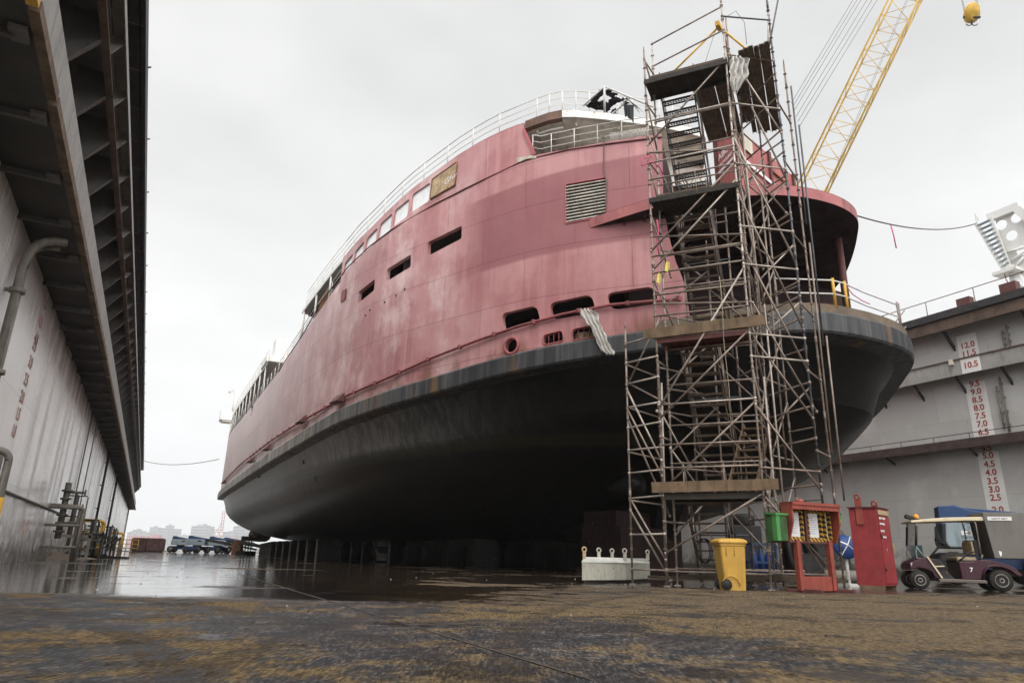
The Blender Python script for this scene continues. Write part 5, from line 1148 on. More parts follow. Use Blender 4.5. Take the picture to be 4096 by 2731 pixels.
b = MB(); q = cor[0] + V((0, 0, z0 + hB - .13)); 
# wheelie bin
pb = G(1690, 1355); fx = V((UU.x, UU.y, 0)).normalized(); fx = V((rt.x, rt.y, 0)).normalized(); fy = V((-fx.y, fx.x, 0))
wbn = thing('wheelie_bin', 'yellow wheeled plastic bin in front of the scaffold stair', 'bin', tuple(pb))
HB = 1.12
def bx_(x, y, z): return pb + fx * x + fy * y + V((0, 0, z))
def ringr(w0, w1, d0, d1, z, r=.05, n=4):
    out = []
    for cx, cy, a0 in ((w1 - r, d0 + r, -90), (w1 - r, d1 - r, 0), (w0 + r, d1 - r, 90), (w0 + r, d0 + r, 180)):
        for i in range(n + 1): a = rad(a0 + 90 * i / n); out.append(bx_(cx + r * math.cos(a), cy + r * math.sin(a), z))
    return out
b = MB(); rows = [ringr(-.22, .24, 0, .50, .0), ringr(-.225, .245, 0, .50, .03), ringr(-.29, .28, -.03, .60, .93), ringr(-.31, .30, -.045, .62, .94), ringr(-.31, .30, -.045, .62, .99)]
b.grid(rows, False, True); b.add(rows[0], [list(range(len(rows[0])))[::-1]])
b.build('body', 'yellow_bin', wbn)
b = MB(); rows = [ringr(-.33, .32, -.06, .63, .985), ringr(-.345, .33, -.07, .64, 1.0), ringr(-.335, .325, -.065, .64, 1.045), ringr(-.26, .27, 0, .6, 1.085), ringr(-.2, .24, .08, .55, 1.10)]
b.grid(rows, True, True); b.add(rows[-1], [list(range(len(rows[-1])))]); b.build('lid', 'yellow_bin', wbn)
b = MB()
for x in (-.16, .02): b.box(bx_(x, -.035, .82), (.012, .02, .2), math.atan2(fx.y, fx.x))
b.build('rib', paint('dull yellow ribs', (.42, .24, .03), .5, dirt=0), wbn)
for y in (.0, .5):
    c = bx_(-.20, y - .03, .115); wl = MB(); wl.lathe(c - fy * .03, [(.06, 0), (.105, .0), (.118, .015), (.118, .055), (.105, .07), (.05, .07)], 20, fy); w_ = wl.build('wheel', 'rubber', wbn)
    h_ = MB(); h_.lathe(c - fy * .035, [(.02, -.004), (.075, .0), (.08, .01)], 16, fy); h_.build('hub', 'steel_dark', w_)
b = MB(); b.path([bx_(-.1 + .2 * math.cos(a * math.pi / 8) * 1.0, -.045, .10 + .2 * math.sin(a * math.pi / 8)) for a in range(9)], .012, 5); b.build('wheel_arch', 'yellow_bin', wbn)
b = MB(); b.path([bx_(.25, .02, 1.06), bx_(.30, -.05, 1.03), bx_(.34, -.03, .95), bx_(.30, .1, 1.0)], .008, 5); b.build('strap', 'black', wbn)

# red notice board on two legs
pa, pc = G(1841, 1360), G(1916, 1360); ex = (pc - pa).normalized(); wdt = (pc - pa).length; ey = V((-ex.y, ex.x, 0)); sc_ = wdt / 1.19
nb = thing('notice_board', 'red steel notice board with hazard striped frames on two legs', 'notice board', tuple((pa + pc) / 2))
def nx(x, y, z): return pa + ex * x * sc_ + ey * y * sc_ + V((0, 0, z * sc_))
for x in (0, 1.19):
    b = MB(); b.beam(nx(x, 0, .05), nx(x, 0, 1.32), .11, .11); b.build('leg', 'red_board', nb)
    b = MB(); b.beam(nx(x - .12, .35, .04), nx(x + .28, -.42, .04), .12, .08); b.build('foot', 'red_dark', nb, .01)
b = MB(); b.beam(nx(.05, 0, .22), nx(1.14, 0, .22), .05, .30); b.build('cross_plate', 'red_board', nb)
x0, x1, zb0, zb1, dp = -.36, 1.42, 1.26, 2.27, .27
b = MB(); tk = .05
b.prism([nx(x0, -dp + .18, zb0), nx(x0, -dp, zb0 + .5), nx(x0, -dp, zb1 - .1), nx(x0, -dp + .12, zb1), nx(x0, .12, zb1), nx(x0, .12, zb0)], ex * tk * sc_)
b.build('side_panel', 'red_board', nb); b = MB()
b.prism([nx(x1 - tk, -dp + .18, zb0), nx(x1 - tk, -dp, zb0 + .5), nx(x1 - tk, -dp, zb1 - .1), nx(x1 - tk, -dp + .12, zb1), nx(x1 - tk, .12, zb1), nx(x1 - tk, .12, zb0)], ex * tk * sc_)
b.build('side_panel', 'red_board', nb)
b = MB(); b.beam(nx(x0, .11, zb0 + .5), nx(x1, .11, zb0 + .5), .04, 1.0 * sc_); b.build('back_panel', 'red_dark', nb)
b = MB(); b.beam(nx(x0, -dp / 2, zb1 - .03), nx(x1, -dp / 2, zb1 - .03), (dp + .12) * sc_, .06); b.beam(nx(x0, -dp, zb1 - .09), nx(x1, -dp, zb1 - .09), .05, .15); b.build('hood', 'red_board', nb)
b = MB(); b.beam(nx(x0, -dp / 2 + .2, zb0 + .0), nx(x1, -dp / 2 + .2, zb0 + .0), (dp * .75) * sc_, .04); b.build('bottom_panel', 'red_dark', nb)
b = MB(); q = nx(.18, -dp + .2, zb1); b.lathe(q, [(.09, 0), (.09, .06), (.05, .09)], 12); b.build('lifting_eye', 'red_board', nb)
for xa, xb in ((-.28, .32), (.42, 1.02), (1.06, 1.36)):
    b = MB(); fr = .11; yf = .03
    b.beam(nx(xa, yf, zb0 + .07), nx(xb, yf, zb0 + .07), .025, fr); b.beam(nx(xa, yf, zb0 + .83), nx(xb, yf, zb0 + .83), .025, fr)
    b.beam(nx(xa + fr / 2, yf, zb0 + .10), nx(xa + fr / 2, yf, zb0 + .80), .028, fr, ey); b.beam(nx(xb - fr / 2, yf, zb0 + .10), nx(xb - fr / 2, yf, zb0 + .80), .028, fr, ey); fo = b.build('hazard_frame', 'hazard', nb)
    b = MB(); b.beam(nx(xa + fr, yf + .02, zb0 + .45), nx(xb - fr, yf + .02, zb0 + .45), .012, .64 * sc_); pp_ = b.build('notice_sheet', 'paper' if xb < 1.1 else 'print', fo)
    if xb < 1.1:
        b = MB(); rnd = random.Random(int(xa * 100))
        for i in range(9): z = zb0 + .70 - i * .058; w_ = rnd.uniform(.5, .98) * (xb - xa - 2 * fr - .05); b.beam(nx(xa + fr + .03, yf + .005, z), nx(xa + fr + .03 + w_, yf + .005, z), .004, .010 + .006 * (i == 1))
        b.build('print_lines', 'print', fo)
b = MB(); b.beam(nx(.37, -.02, zb0 + .03), nx(.37, -.02, zb0 + .9), .06, .07); b.build('divider', 'red_dark', nb)
# green boxes hung on tubes either side of the notice board
gb = thing('green_box', 'green steel document box fixed left of the red notice board', 'box', tuple(nx(-.55, .1, 1.2)))
b = MB(); b.prism([nx(-.80, -.14, 1.27), nx(-.80, -.14, 1.92), nx(-.80, .25, 1.95), nx(-.80, .25, 1.22)], ex * .38 * sc_); b.build('body', 'green', gb, .01)
b = MB(); b.prism([nx(-.83, -.17, 1.92), nx(-.83, .27, 1.95), nx(-.83, .27, 2.0), nx(-.83, -.17, 1.97)], ex * .44 * sc_); b.build('lid', 'green_light', gb)
b = MB(); b.prism([nx(-.81, .0, 1.27), nx(-.81, -.15, 1.27), nx(-.81, -.15, 1.93), nx(-.81, .0, 1.95)], ex * .12 * sc_); b.build('door', 'green_light', gb)
gb = thing('green_box', 'small bright green box projecting right of the red notice board', 'box', tuple(nx(1.6, .1, 1.7)))
b = MB(); b.prism([nx(1.46, -.05, 1.78), nx(1.46, -.05, 2.05), nx(1.46, .25, 2.05), nx(1.46, .25, 1.74)], ex * .28 * sc_); b.build('body', 'green_light', gb, .01)
b = MB(); b.prism([nx(1.45, -.08, 2.05), nx(1.45, .27, 2.06), nx(1.45, .27, 2.08), nx(1.45, -.08, 2.07)], ex * .31 * sc_); b.build('lid', 'green', gb)

# red steel cabinet
def gd(px, dep):
    lo, hi = 1270., 1560.
    for _ in range(50):
        m = (lo + hi) / 2
        if (onz(px, m) - O).dot(fw) > dep: lo = m
        else: hi = m
    return onz(px, lo)
cN = G(2036.5, 1355); cD = (cN - O).dot(fw); cL, cR = gd(1971, cD + .33), gd(2063, cD + .60); a1 = cL - cN; a2 = cR - cN
cab = thing('steel_cabinet', 'tall red steel cabinet with lifting lugs next to the cart', 'cabinet', tuple(cN))
hC = 2.02; cor = [cN, cL, cL + a2, cN + a2]; up_ = V((0, 0, 1))
b = MB(); b.add([c + up_ * .10 for c in cor] + [c + up_ * hC for c in cor], [(0, 1, 2, 3), (0, 4, 5, 1), (1, 5, 6, 2), (2, 6, 7, 3), (3, 7, 4, 0), (4, 7, 6, 5)]); b.build('body', 'red_paint', cab)
cen = sum(cor, V()) / 4
b = MB(); tp = [c + (c - cen).normalized() * .06 + up_ * hC for c in cor]; b.prism(tp, up_ * .025); b.build('top_plate', 'red_dark', cab)
b = MB(); sk = [c - (c - cen).normalized() * .05 for c in cor]; b.beam(sk[0] + up_ * .05, sk[1] + up_ * .05, .08, .10); b.beam(sk[3] + up_ * .05, sk[2] + up_ * .05, .08, .1); b.build('timber_skid', 'plank', cab)
d1 = a1.normalized(); d2 = a2.normalized(); n1 = d1.cross(up_); n1 = n1 if n1.dot(O - cN) > 0 else -n1; n2 = d2.cross(up_); n2 = n2 if n2.dot(O - cN) > 0 else -n2
b = MB(); q = cN + d2 * .05 + n2 * .012 + up_ * .16; L2 = a2.length - .08; b.beam(q + up_ * .83, q + d2 * L2 + up_ * .83, .02, 1.66); dr = b.build('door', 'red_paint', cab)
b = MB(); b.beam(cN + d2 * .05 + n2 * .02 + up_ * (hC - .11), cN + d2 * (L2 + .05) + n2 * .02 + up_ * (hC - .11), .02, .12); b.build('header_strip', 'rusty_cream', cab)
for z in (.45, 1.25):
    b = MB(); b.tube(cN + d2 * .07 + n2 * .04 + up_ * z, cN + d2 * .07 + n2 * .04 + up_ * (z + .13), .022, 6); b.build('hinge', 'red_dark', dr)
b = MB(); b.beam(cN + d2 * (L2) + n2 * .04 + up_ * .9, cN + d2 * (L2) + n2 * .04 + up_ * 1.15, .05, .03); b.build('latch', 'rusty_cream', dr)
for txt, z, sz in (('SAFETY OFFICE', 1.74, .066), ('604 990 5052', 1.60, .066), ('SECURITY', 1.42, .066), ('604 990 3100', 1.27, .066), ('1', .95, .09)):
    text('stencil', txt, sz, 'lettering', dr, cN + d2 * (.08 if txt != '1' else .35) + n2 * .026 + up_ * z, d2, up_, .001, 'LEFT', .003)
for f_, top, wv in ((.62, .34, n1), (.0, .30, n2)):
    if f_: base = cN + a1 * f_ + n1 * .02 + up_ * (hC - .42)
    else: base = cN + a2 * .5 + a1 * .25 + up_ * (hC - .1)
    ax = d1; h_ = .42 + top if f_ else .30
    b = MB(); b.beam(base, base + up_ * (h_ - .1), .16, .025, n1); b.path([base + up_ * (h_ - .06) + (ax * math.cos(a * math.pi / 7) + up_ * math.sin(a * math.pi / 7)) * .06 for a in range(14)], .026, 6, closed=True); b.build('lifting_lug', 'red_board', cab)

# ------------------------------------------------------------------ red recycling skip on the end deck
rb = thing('recycling_skip', 'large rusty red scrap skip standing on the ferry end deck behind the scaffold', 'skip', (18.2, 17.5, 13.8))
def px_at(px, py, Y): return ony(px, py, Y)
zS0, zS1 = 13.78, ony(1696, 288, 17.0).z
def xyp(px, py, Y): q = ony(px, py, Y); return V((q.x, q.y, 0))
P0, P1, P2 = xyp(1696, 400, 17.0), xyp(1650, 400, 18.3), xyp(1820, 415, 18.6); c_n = P0
dirL = (P1 - P0).normalized(); wl_ = (P1 - P0).length; dirR = (P2 - P0).normalized(); wr_ = (P2 - P0).length; P3 = P1 + P2 - P0
b = MB(); b.add([p + up_ * zS0 for p in (P0, P1, P3, P2)] + [p + up_ * zS1 for p in (P0, P1, P3, P2)], [(0, 1, 2, 3), (0, 4, 5, 1), (1, 5, 6, 2), (2, 6, 7, 3), (3, 7, 4, 0), (4, 7, 6, 5)])
b.build('body', paint('worn red skip paint', (.40, .12, .115), .65, 0, .15, 1.2, rust=.16, dirt=.3, dirtc=(.15, .05, .04), obj=False), rb)
nl = dirL.cross(up_); nl = nl if nl.dot(O - c_n) > 0 else -nl; nr = dirR.cross(up_); nr = nr if nr.dot(O - c_n) > 0 else -nr
for p, n_ in ((P0, (nl + nr).normalized()), (P1, nl), (P2, nr), (P0 + dirR * wr_ * .55, nr)):
    b = MB(); b.beam(p + n_ * .04 + up_ * zS0, p + n_ * .04 + up_ * (zS1 + .03), .16, .12); b.build('post', 'red_dark', rb)
b = MB()
for i in range(3):
    z = zS0 + .9 + i * .95; b.beam(P0 + dirR * wr_ * .58 + nr * .05 + up_ * z, P2 + nr * .05 + up_ * z, .08, .06)
b.build('stiffener', 'rust', rb)
b = MB(); zz = 15.9; b.beam(P0 + nr * .07 + up_ * zz, P2 + nr * .07 + up_ * zz, .03, .16); b.beam(P0 + nl * .05 + up_ * zz, P1 + nl * .05 + up_ * (zz - .1), .03, .10); b.build('white_band', 'lettering', rb)
b = MB(); q = P0 + dirR * .55 + nr * .06 + up_ * 16.9; b.beam(q, q + dirR * .8, .02, .8); b.build('sign_panel', 'cream', rb)
tdir = (-dirL + up_ * .0).normalized()
for txt, dz, sz in (('ABC', 2.60, .50), ('RECYCLING LTD', 2.28, .24), ('522-9727', 1.92, .32)):
    text('skip_lettering', txt, sz * wl_ / 1.75, 'lettering', rb, P1 + nl * .012 - dirL * .10 + up_ * (zS0 + dz), tdir + up_ * .10, up_ - tdir * .10, .002, 'LEFT', .004)
b = MB(); b.tube(V((P2.x - .4, P2.y - .3, zS0 - .02)) + nr * .3, V((P2.x - 1.4, P2.y - 1., zS0 - .02)) + nr * .3, .28, 10); b.build('roller', 'rust', rb)
# dark sheet standing in for the shaded upper deck opening behind the scaffold
b = MB(); s0 = hit(1522, 400)[0]; p = S3(s0, 0, .3); q = V((p.x + 2.6, p.y + 2.4, 0)); b.add([p + up_ * 13.3, q + up_ * 13.3, q + up_ * 16.7, p + up_ * 16.7], [(0, 1, 2, 3)]); b.build('upper_deck_shade', 'shade', ship)
# torn tarpaulin on its frame above the wheelhouse, loose netting
tp = [ondist(x, y, 27.5) for x, y in ((1430, 199), (1392, 203), (1340, 240), (1375, 250), (1410, 238), (1436, 232), (1441, 215))]
tf = thing('tarp_frame', 'white pipe frame with a torn black tarpaulin above the ferry roof', 'tarp frame', tuple(ondist(1388, 250, 27.5)))
b = MB(); A0, A1, A2, A3 = ondist(1388, 199, 27.5), ondist(1389, 258, 27.5), ondist(1341, 243, 28.3), ondist(1500, 246, 27.5); b.tube(A1, A0, .045, 6); b.tube(A0, A2, .035, 6); b.tube(A0, A3, .035, 6); b.tube(ondist(1449, 223, 27.5), ondist(1408, 262, 28.3), .03, 6); b.build('frame', 'white_rail', tf)
b = MB(); m_ = 12; rows = []; rnd = random.Random(5)
E0, E1, E2, E3 = ondist(1386, 203, 27.55), ondist(1340, 243, 28.4), ondist(1412, 262, 28.4), ondist(1452, 231, 27.6)
for i in range(m_ + 1):
    rows.append([E0.lerp(E1, j / m_).lerp(E3.lerp(E2, j / m_), i / m_) + V((rnd.uniform(-.06, .06), rnd.uniform(-.1, .1), rnd.uniform(-.08, .08))) for j in range(m_ + 1)])
vs = [p for r_ in rows for p in r_]; fs = []
for i in range(m_):
    for j in range(m_):
        if (3 <= j <= 5 and 2 <= i <= 5) or (i >= 9 and rnd.random() < .45) or (i in (6, 7) and j in (0, 1)): continue
        fs.append((i * (m_ + 1) + j, i * (m_ + 1) + j + 1, (i + 1) * (m_ + 1) + j + 1, (i + 1) * (m_ + 1) + j))
b.add(vs, fs); 
for k_ in range(7):
    p = ondist(1440 + k_ * 3, 228 + k_ * 2.2, 27.5); b.add([p, p + V((.1, 0, .0)), p + V((.30 + rnd.uniform(0, .3), 0, -.15 - rnd.uniform(0, .35)))], [(0, 1, 2)])
for k_ in range(3):
    p = ondist(1432 + k_ * 6, 240, 27.5); b.add([p, p + V((.25, 0, .05)), p + V((.22, 0, -.45 - .2 * k_)), p + V((.05, 0, -.6))], [(0, 1, 2, 3)])
b.build('tarpaulin', 'tarp', tf)
# yellow-posted tube rail on the end deck
dr = thing('deck_guard', 'scaffold tube guard rail with yellow posts along the ferry end deck', 'guard rail', (22, 15, 9))
gp = []
for px, py, yy in ((1780, 640, 15.9), (1830, 641, 15.3), (1912, 644, 15.0), (1939, 651, 15.05), (1985, 672, 15.3), (2060, 700, 16.0)):
    q = ony(px, py, yy); gp.append(q)
b = MB(); b.path(gp, .028, 6); b.build('top_rail', 'white_rail', dr)
b = MB(); b.path([p - up_ * .52 for p in gp], .028, 6); b.build('mid_rail', 'white_rail', dr)
for i in (2, 3): b = MB(); b.tube(gp[i] - up_ * 1.05, gp[i] + up_ * .08, .055, 7); b.build('post', 'yellow', dr)
for i in (0, 5): b = MB(); b.tube(gp[i] - up_ * 1.2, gp[i] + up_ * .12, .035, 7); b.build('post', 'tube', dr)
b = MB(); e_ = gp[5]
for a_, c_ in (((-.5, 0, -1.0), (.45, 0, -.15)), ((.05, 0, -1.1), (.7, .2, -.75)), ((.1, 0, -1.2), (.12, .0, .1))): b.tube(e_ + V(a_), e_ + V(c_), .025, 6)
b.build('loose_tubes', 'tube', dr)
p = gp[4] + V((-.2, 0, -.1)); strand('ribbon', [gp[3], gp[3] + V((.4, 0, -.35)), gp[3] + V((.9, 0, -.5)), gp[3] + V((1.3, 0, -.55))], .018, 'pink', 'pink ribbon strung along the ferry end deck rail', 'ribbon')
# wire rope from the ship end to the white tower, mooring line at the far end
a0, a1_ = ony(1855, 455, 16.), onx(2243, 513, XR + 1.5); b = MB(); b.path(sag(a0, a1_, .85, 30), .035, 5); solo(b, 'wire_rope', 'wire', 'sagging rusty wire rope running from ferry to white tower', 'wire rope', tuple(a0))
p = onx(2170, 0, 1) if False else a0.lerp(a1_, .35) - up_ * .8; strand('ribbon', [p, p + V((.1, 0, -.5)), p + V((.15, 0, -1.2))], .03, 'pink', 'pale pink ribbon dangling from the sagging wire rope', 'ribbon')
a0, a1_ = V((XL + 1.2, 150, 9.)), ondist(503, 1054, 96); a0 = onx(327, 1057, XL + 1.1); b = MB(); b.path(sag(a0, a1_, .8, 20), .05, 5); solo(b, 'mooring_line', 'wire', 'thin mooring line stretched from left wall to the ferry far end', 'mooring line', tuple(a0))

# ------------------------------------------------------------------ golf cart
wf, wr = gd(2117, 18.4), gd(2306, 17.9)
gx = (wr - wf).normalized(); wb_ = (wr - wf).length; gy = V((-gx.y, gx.x, 0)); k_ = wb_ / 2.15
gc = thing('golf_cart', 'maroon golf cart with cream roof and grey cargo box', 'golf cart', tuple(wf))
k_ *= 1.13
def g(x, y, z): return wf + gx * x * k_ / 1.13 + gy * y * k_ + up_ * z * k_       # x aft from the front axle, y away from the viewer
TW = .92
def cwheel(x, y, r, w):
    wl = MB(); c = g(x, y, r); wl.lathe(c, [(r * .55 * k_, -.01), (r * .60 * k_, .0), (r * .93 * k_, .0), (r * k_, .035), (r * k_, w * k_ - .035), (r * .93 * k_, w * k_), (r * .6 * k_, w * k_)], 26, gy); o = wl.build('wheel', 'rubber', gc)
    h = MB(); h.lathe(c - gy * .004, [(.03, .0), (r * .52 * k_, .01), (r * .56 * k_, .015)], 20, gy); h.build('hub', 'rim', o)
    h = MB(); h.path([c - gy * .012 + (gx * math.cos(a * math.pi / 10) + up_ * math.sin(a * math.pi / 10)) * r * .56 * k_ for a in range(20)], .011, 5, closed=True); h.path([c - gy * .016 + (gx * math.cos(a * math.pi / 6) + up_ * math.sin(a * math.pi / 6)) * .05 for a in range(12)], .014, 5, closed=True); h.build('rim', 'rim_edge', o)
for x, r, w in ((0, .235, .2), (2.15, .275, .24)):
    cwheel(x, 0, r, w); cwheel(x, TW - w + .12, r, w)
def extr(name, prof, y0, y1, mat, bev=.02, parent=gc):
    b = MB(); b.prism([g(x, y0, z) for x, z in prof], gy * (y1 - y0) * k_); return b.build(name, mat, parent, bev)
extr('front_body', [(-.22, .50), (-.23, .62), (-.14, .70), (.12, .80), (.30, .83), (.42, .80), (.55, .50), (.62, .30), (.55, .27), (.42, .30), (.36, .44), (.22, .52), (.02, .55), (-.12, .52), (-.2, .48)], .02, 1.0, 'maroon', .03)
b = MB(); b.prism([g(.34, .05, .80), g(.62, .05, .78), g(.72, .05, .62), g(.42, .05, .60)], gy * .86 * k_); b.build('dashboard', 'black', gc, .02)
b = MB(); b.prism([g(.40, .0, .60), g(.70, 0, .62), g(.72, 0, .595), (g(.42, 0, .575))], gy * .9 * k_); b.build('dash_trim', 'cart_roof', gc)
b = MB(); b.beam(g(.28, .0, .84), g(.60, .0, .30), .035, .05, gy); b.build('cowl_strip', 'cart_roof', gc)
b = MB(); b.prism([g(.45, .1, .60), g(.70, .1, .56), g(.98, .1, .28), g(.55, .1, .28)], gy * .75 * k_); b.build('foot_well', 'steel_dark', gc)
extr('floor_pan', [(.50, .28), (.52, .22), (1.72, .22), (1.74, .28)], -.03, 1.0, 'cart_grey', .01)
extr('rocker_rail', [(.50, .27), (.50, .20), (1.75, .20), (1.75, .27)], -.06, .04, paint('worn rail', (.13, .10, .085), .5, .1, .2, 3, dirt=.3), .01)
rear = [(1.12, .28), (1.10, .70), (1.14, .735), (1.55, .745), (1.62, .79), (1.95, .78), (2.25, .72), (2.55, .60), (2.72, .42), (2.66, .38), (2.5, .44), (2.38, .54), (2.2, .60), (2.15, .615), (1.88, .595), (1.76, .50), (1.68, .34), (1.6, .28)]
extr('rear_body', rear, .0, 1.02, 'maroon', .03)
b = MB(); b.path([g(x, -.015, z) for x, z in ((1.66, .34), (1.75, .52), (1.88, .625), (2.05, .645), (2.22, .63), (2.4, .57), (2.52, .47), (2.62, .40))], .03 * k_, 6); b.build('wheel_arch', 'maroon', gc)
b = MB(); b.box(g(1.36, .5, .80), (.46 * k_, .85 * k_, .10 * k_), math.atan2(gx.y, gx.x)); b.build('seat', 'seat_tan', gc, .03)
b = MB(); b.box(g(1.36, .5, .74), (.52 * k_, .92 * k_, .05 * k_), math.atan2(gx.y, gx.x)); b.build('seat_base', 'black', gc)
b = MB(); b.prism([g(1.62, .1, .90), g(1.60, .1, 1.28), g(1.72, .1, 1.30), g(1.80, .1, .92)], gy * .8 * k_); b.build('seat_back', 'black', gc, .03)
b = MB(); b.prism([g(1.56, .12, .92), g(1.55, .12, 1.22), g(1.61, .12, 1.28), g(1.63, .12, .90)], gy * .76 * k_); b.build('seat_back_pad', 'seat_tan', gc, .03)
b = MB(); b.path([g(1.14, .0, .76), g(1.24, .0, .82), g(1.42, .0, .97), g(1.56, .0, .985), g(1.66, .0, .86), g(1.68, .0, .78)], .022 * k_, 7); b.build('arm_rest', 'black', gc)
b = MB(); b.path([g(1.72, .05, .78), g(1.78, .05, .92)], .03, 6); b.build('seat_bracket', 'cart_grey', gc)
b = MB(); b.tube(g(.42, .35, .78), g(.80, .35, 1.16), .028 * k_, 8); b.build('steering_column', 'black', gc)
c = g(.86, .35, 1.19); axd = (gx * .62 + up_ * -.78).normalized(); axw = (gx * .38 * 1 - up_ * -.0 + V((0, 0, 0))); e1 = gy; e2 = (gx * .80 - up_ * .60).normalized()
b = MB(); b.path([c + (e1 * math.cos(a * math.pi / 12) * .19 + e2 * math.sin(a * math.pi / 12) * .20) * k_ for a in range(24)], .017 * k_, 7, closed=True); b.tube(c - e1 * .18 * k_, c + e1 * .18 * k_, .014, 5); b.lathe(c, [(.05, -.03), (.05, .03)], 10, (gx + up_)); b.build('steering_wheel', 'black', gc)
rf = [(-.02, 1.72), (-.03, 1.775), (.2, 1.80), (.9, 1.86), (1.9, 1.885), (2.3, 1.84), (2.3, 1.78), (1.5, 1.785), (.4, 1.745)]
extr('roof', rf, -.02, 1.04, 'cart_roof', .012)
for y in (.03, .98):
    b = MB(); b.path([g(.14, y, 1.74), g(.03, y, 1.05), g(.0, y, .95), g(.0, y, .80), g(.10, y, .79)], .018 * k_, 6); b.path([g(.03, y, 1.1), g(.10, y, .98), g(.22, y, .82)], .016 * k_, 6); b.build('roof_strut', 'rim_edge', gc)
    b = MB(); b.tube(g(.115, y, 1.64), g(.035, y, 1.12), .033 * k_, 7); b.build('strut_sleeve', 'black', gc)
    b = MB(); b.path([g(1.70, y, 1.78), g(1.74, y, 1.7), g(1.74, y, .9)], .018 * k_, 6); b.build('roof_strut', 'rim_edge', gc)
b = MB(); b.add([g(.15, .08, 1.73), g(.15, .95, 1.73), g(.03, .95, 1.05), g(.12, .95, .84), g(.12, .08, .84), g(.03, .08, 1.05)], [(0, 1, 2, 5), (5, 2, 3, 4)]); b.build('windscreen', 'screen', gc)
b = MB(); b.lathe(g(.28, .5, 1.81), [(.085, 0), (.085, .04)], 14); bc = b.build('beacon_base', 'black', gc)
b = MB(); b.lathe(g(.28, .5, 1.85), [(.075, 0), (.072, .07), (.055, .115), (.02, .13)], 14); b.build('beacon', 'amber', bc)
b = MB(); b.box(g(.06, .35, 1.87), (.26, .16, .12), math.atan2(gx.y, gx.x), Matrix.Rotation(math.atan2(gx.y, gx.x), 4, 'Z') @ Matrix.Rotation(.35, 4, 'Y')); b.build('spot_lamp', 'black', gc, .03)
bx0, bx1 = 1.93, 3.1
b = MB(); b.prism([g(bx0 + .12, -.06, .83), g(bx0, -.06, 2.0), g(bx1, -.06, 2.0), g(bx1, -.06, .83)], gy * 1.15 * k_); cb = b.build('cargo_box', 'cart_grey', gc, .012)
b = MB(); b.box(g(bx0 + .42, -.075, 1.84), (.56 * k_, .01, .10 * k_), math.atan2(gx.y, gx.x)); sg_ = b.build('sign_plate', 'strip_white', cb)
text('sign_text', 'SAFETY DEPT', .062 * k_, 'black_letter', cb, g(bx0 + .21, -.082, 1.815), gx, up_, .001)
b = MB(); b.add([g(bx0 + .25, -.063, 1.02), g(bx0 + .33, -.063, 1.0), g(bx0 + .31, -.063, .90), g(bx0 + .27, -.063, .88)], [(0, 1, 2, 3)]); b.build('paint_scuff', 'lettering', cb)
text('cart_number', '7', .15 * k_, 'lettering', gc, g(1.36, -.012, .48), gx, up_, .002, 'LEFT', .004)
text('cart_number', '7', .10 * k_, 'lettering', gc, g(-.20, .018, .60), gx, up_, .002, 'LEFT', .002)

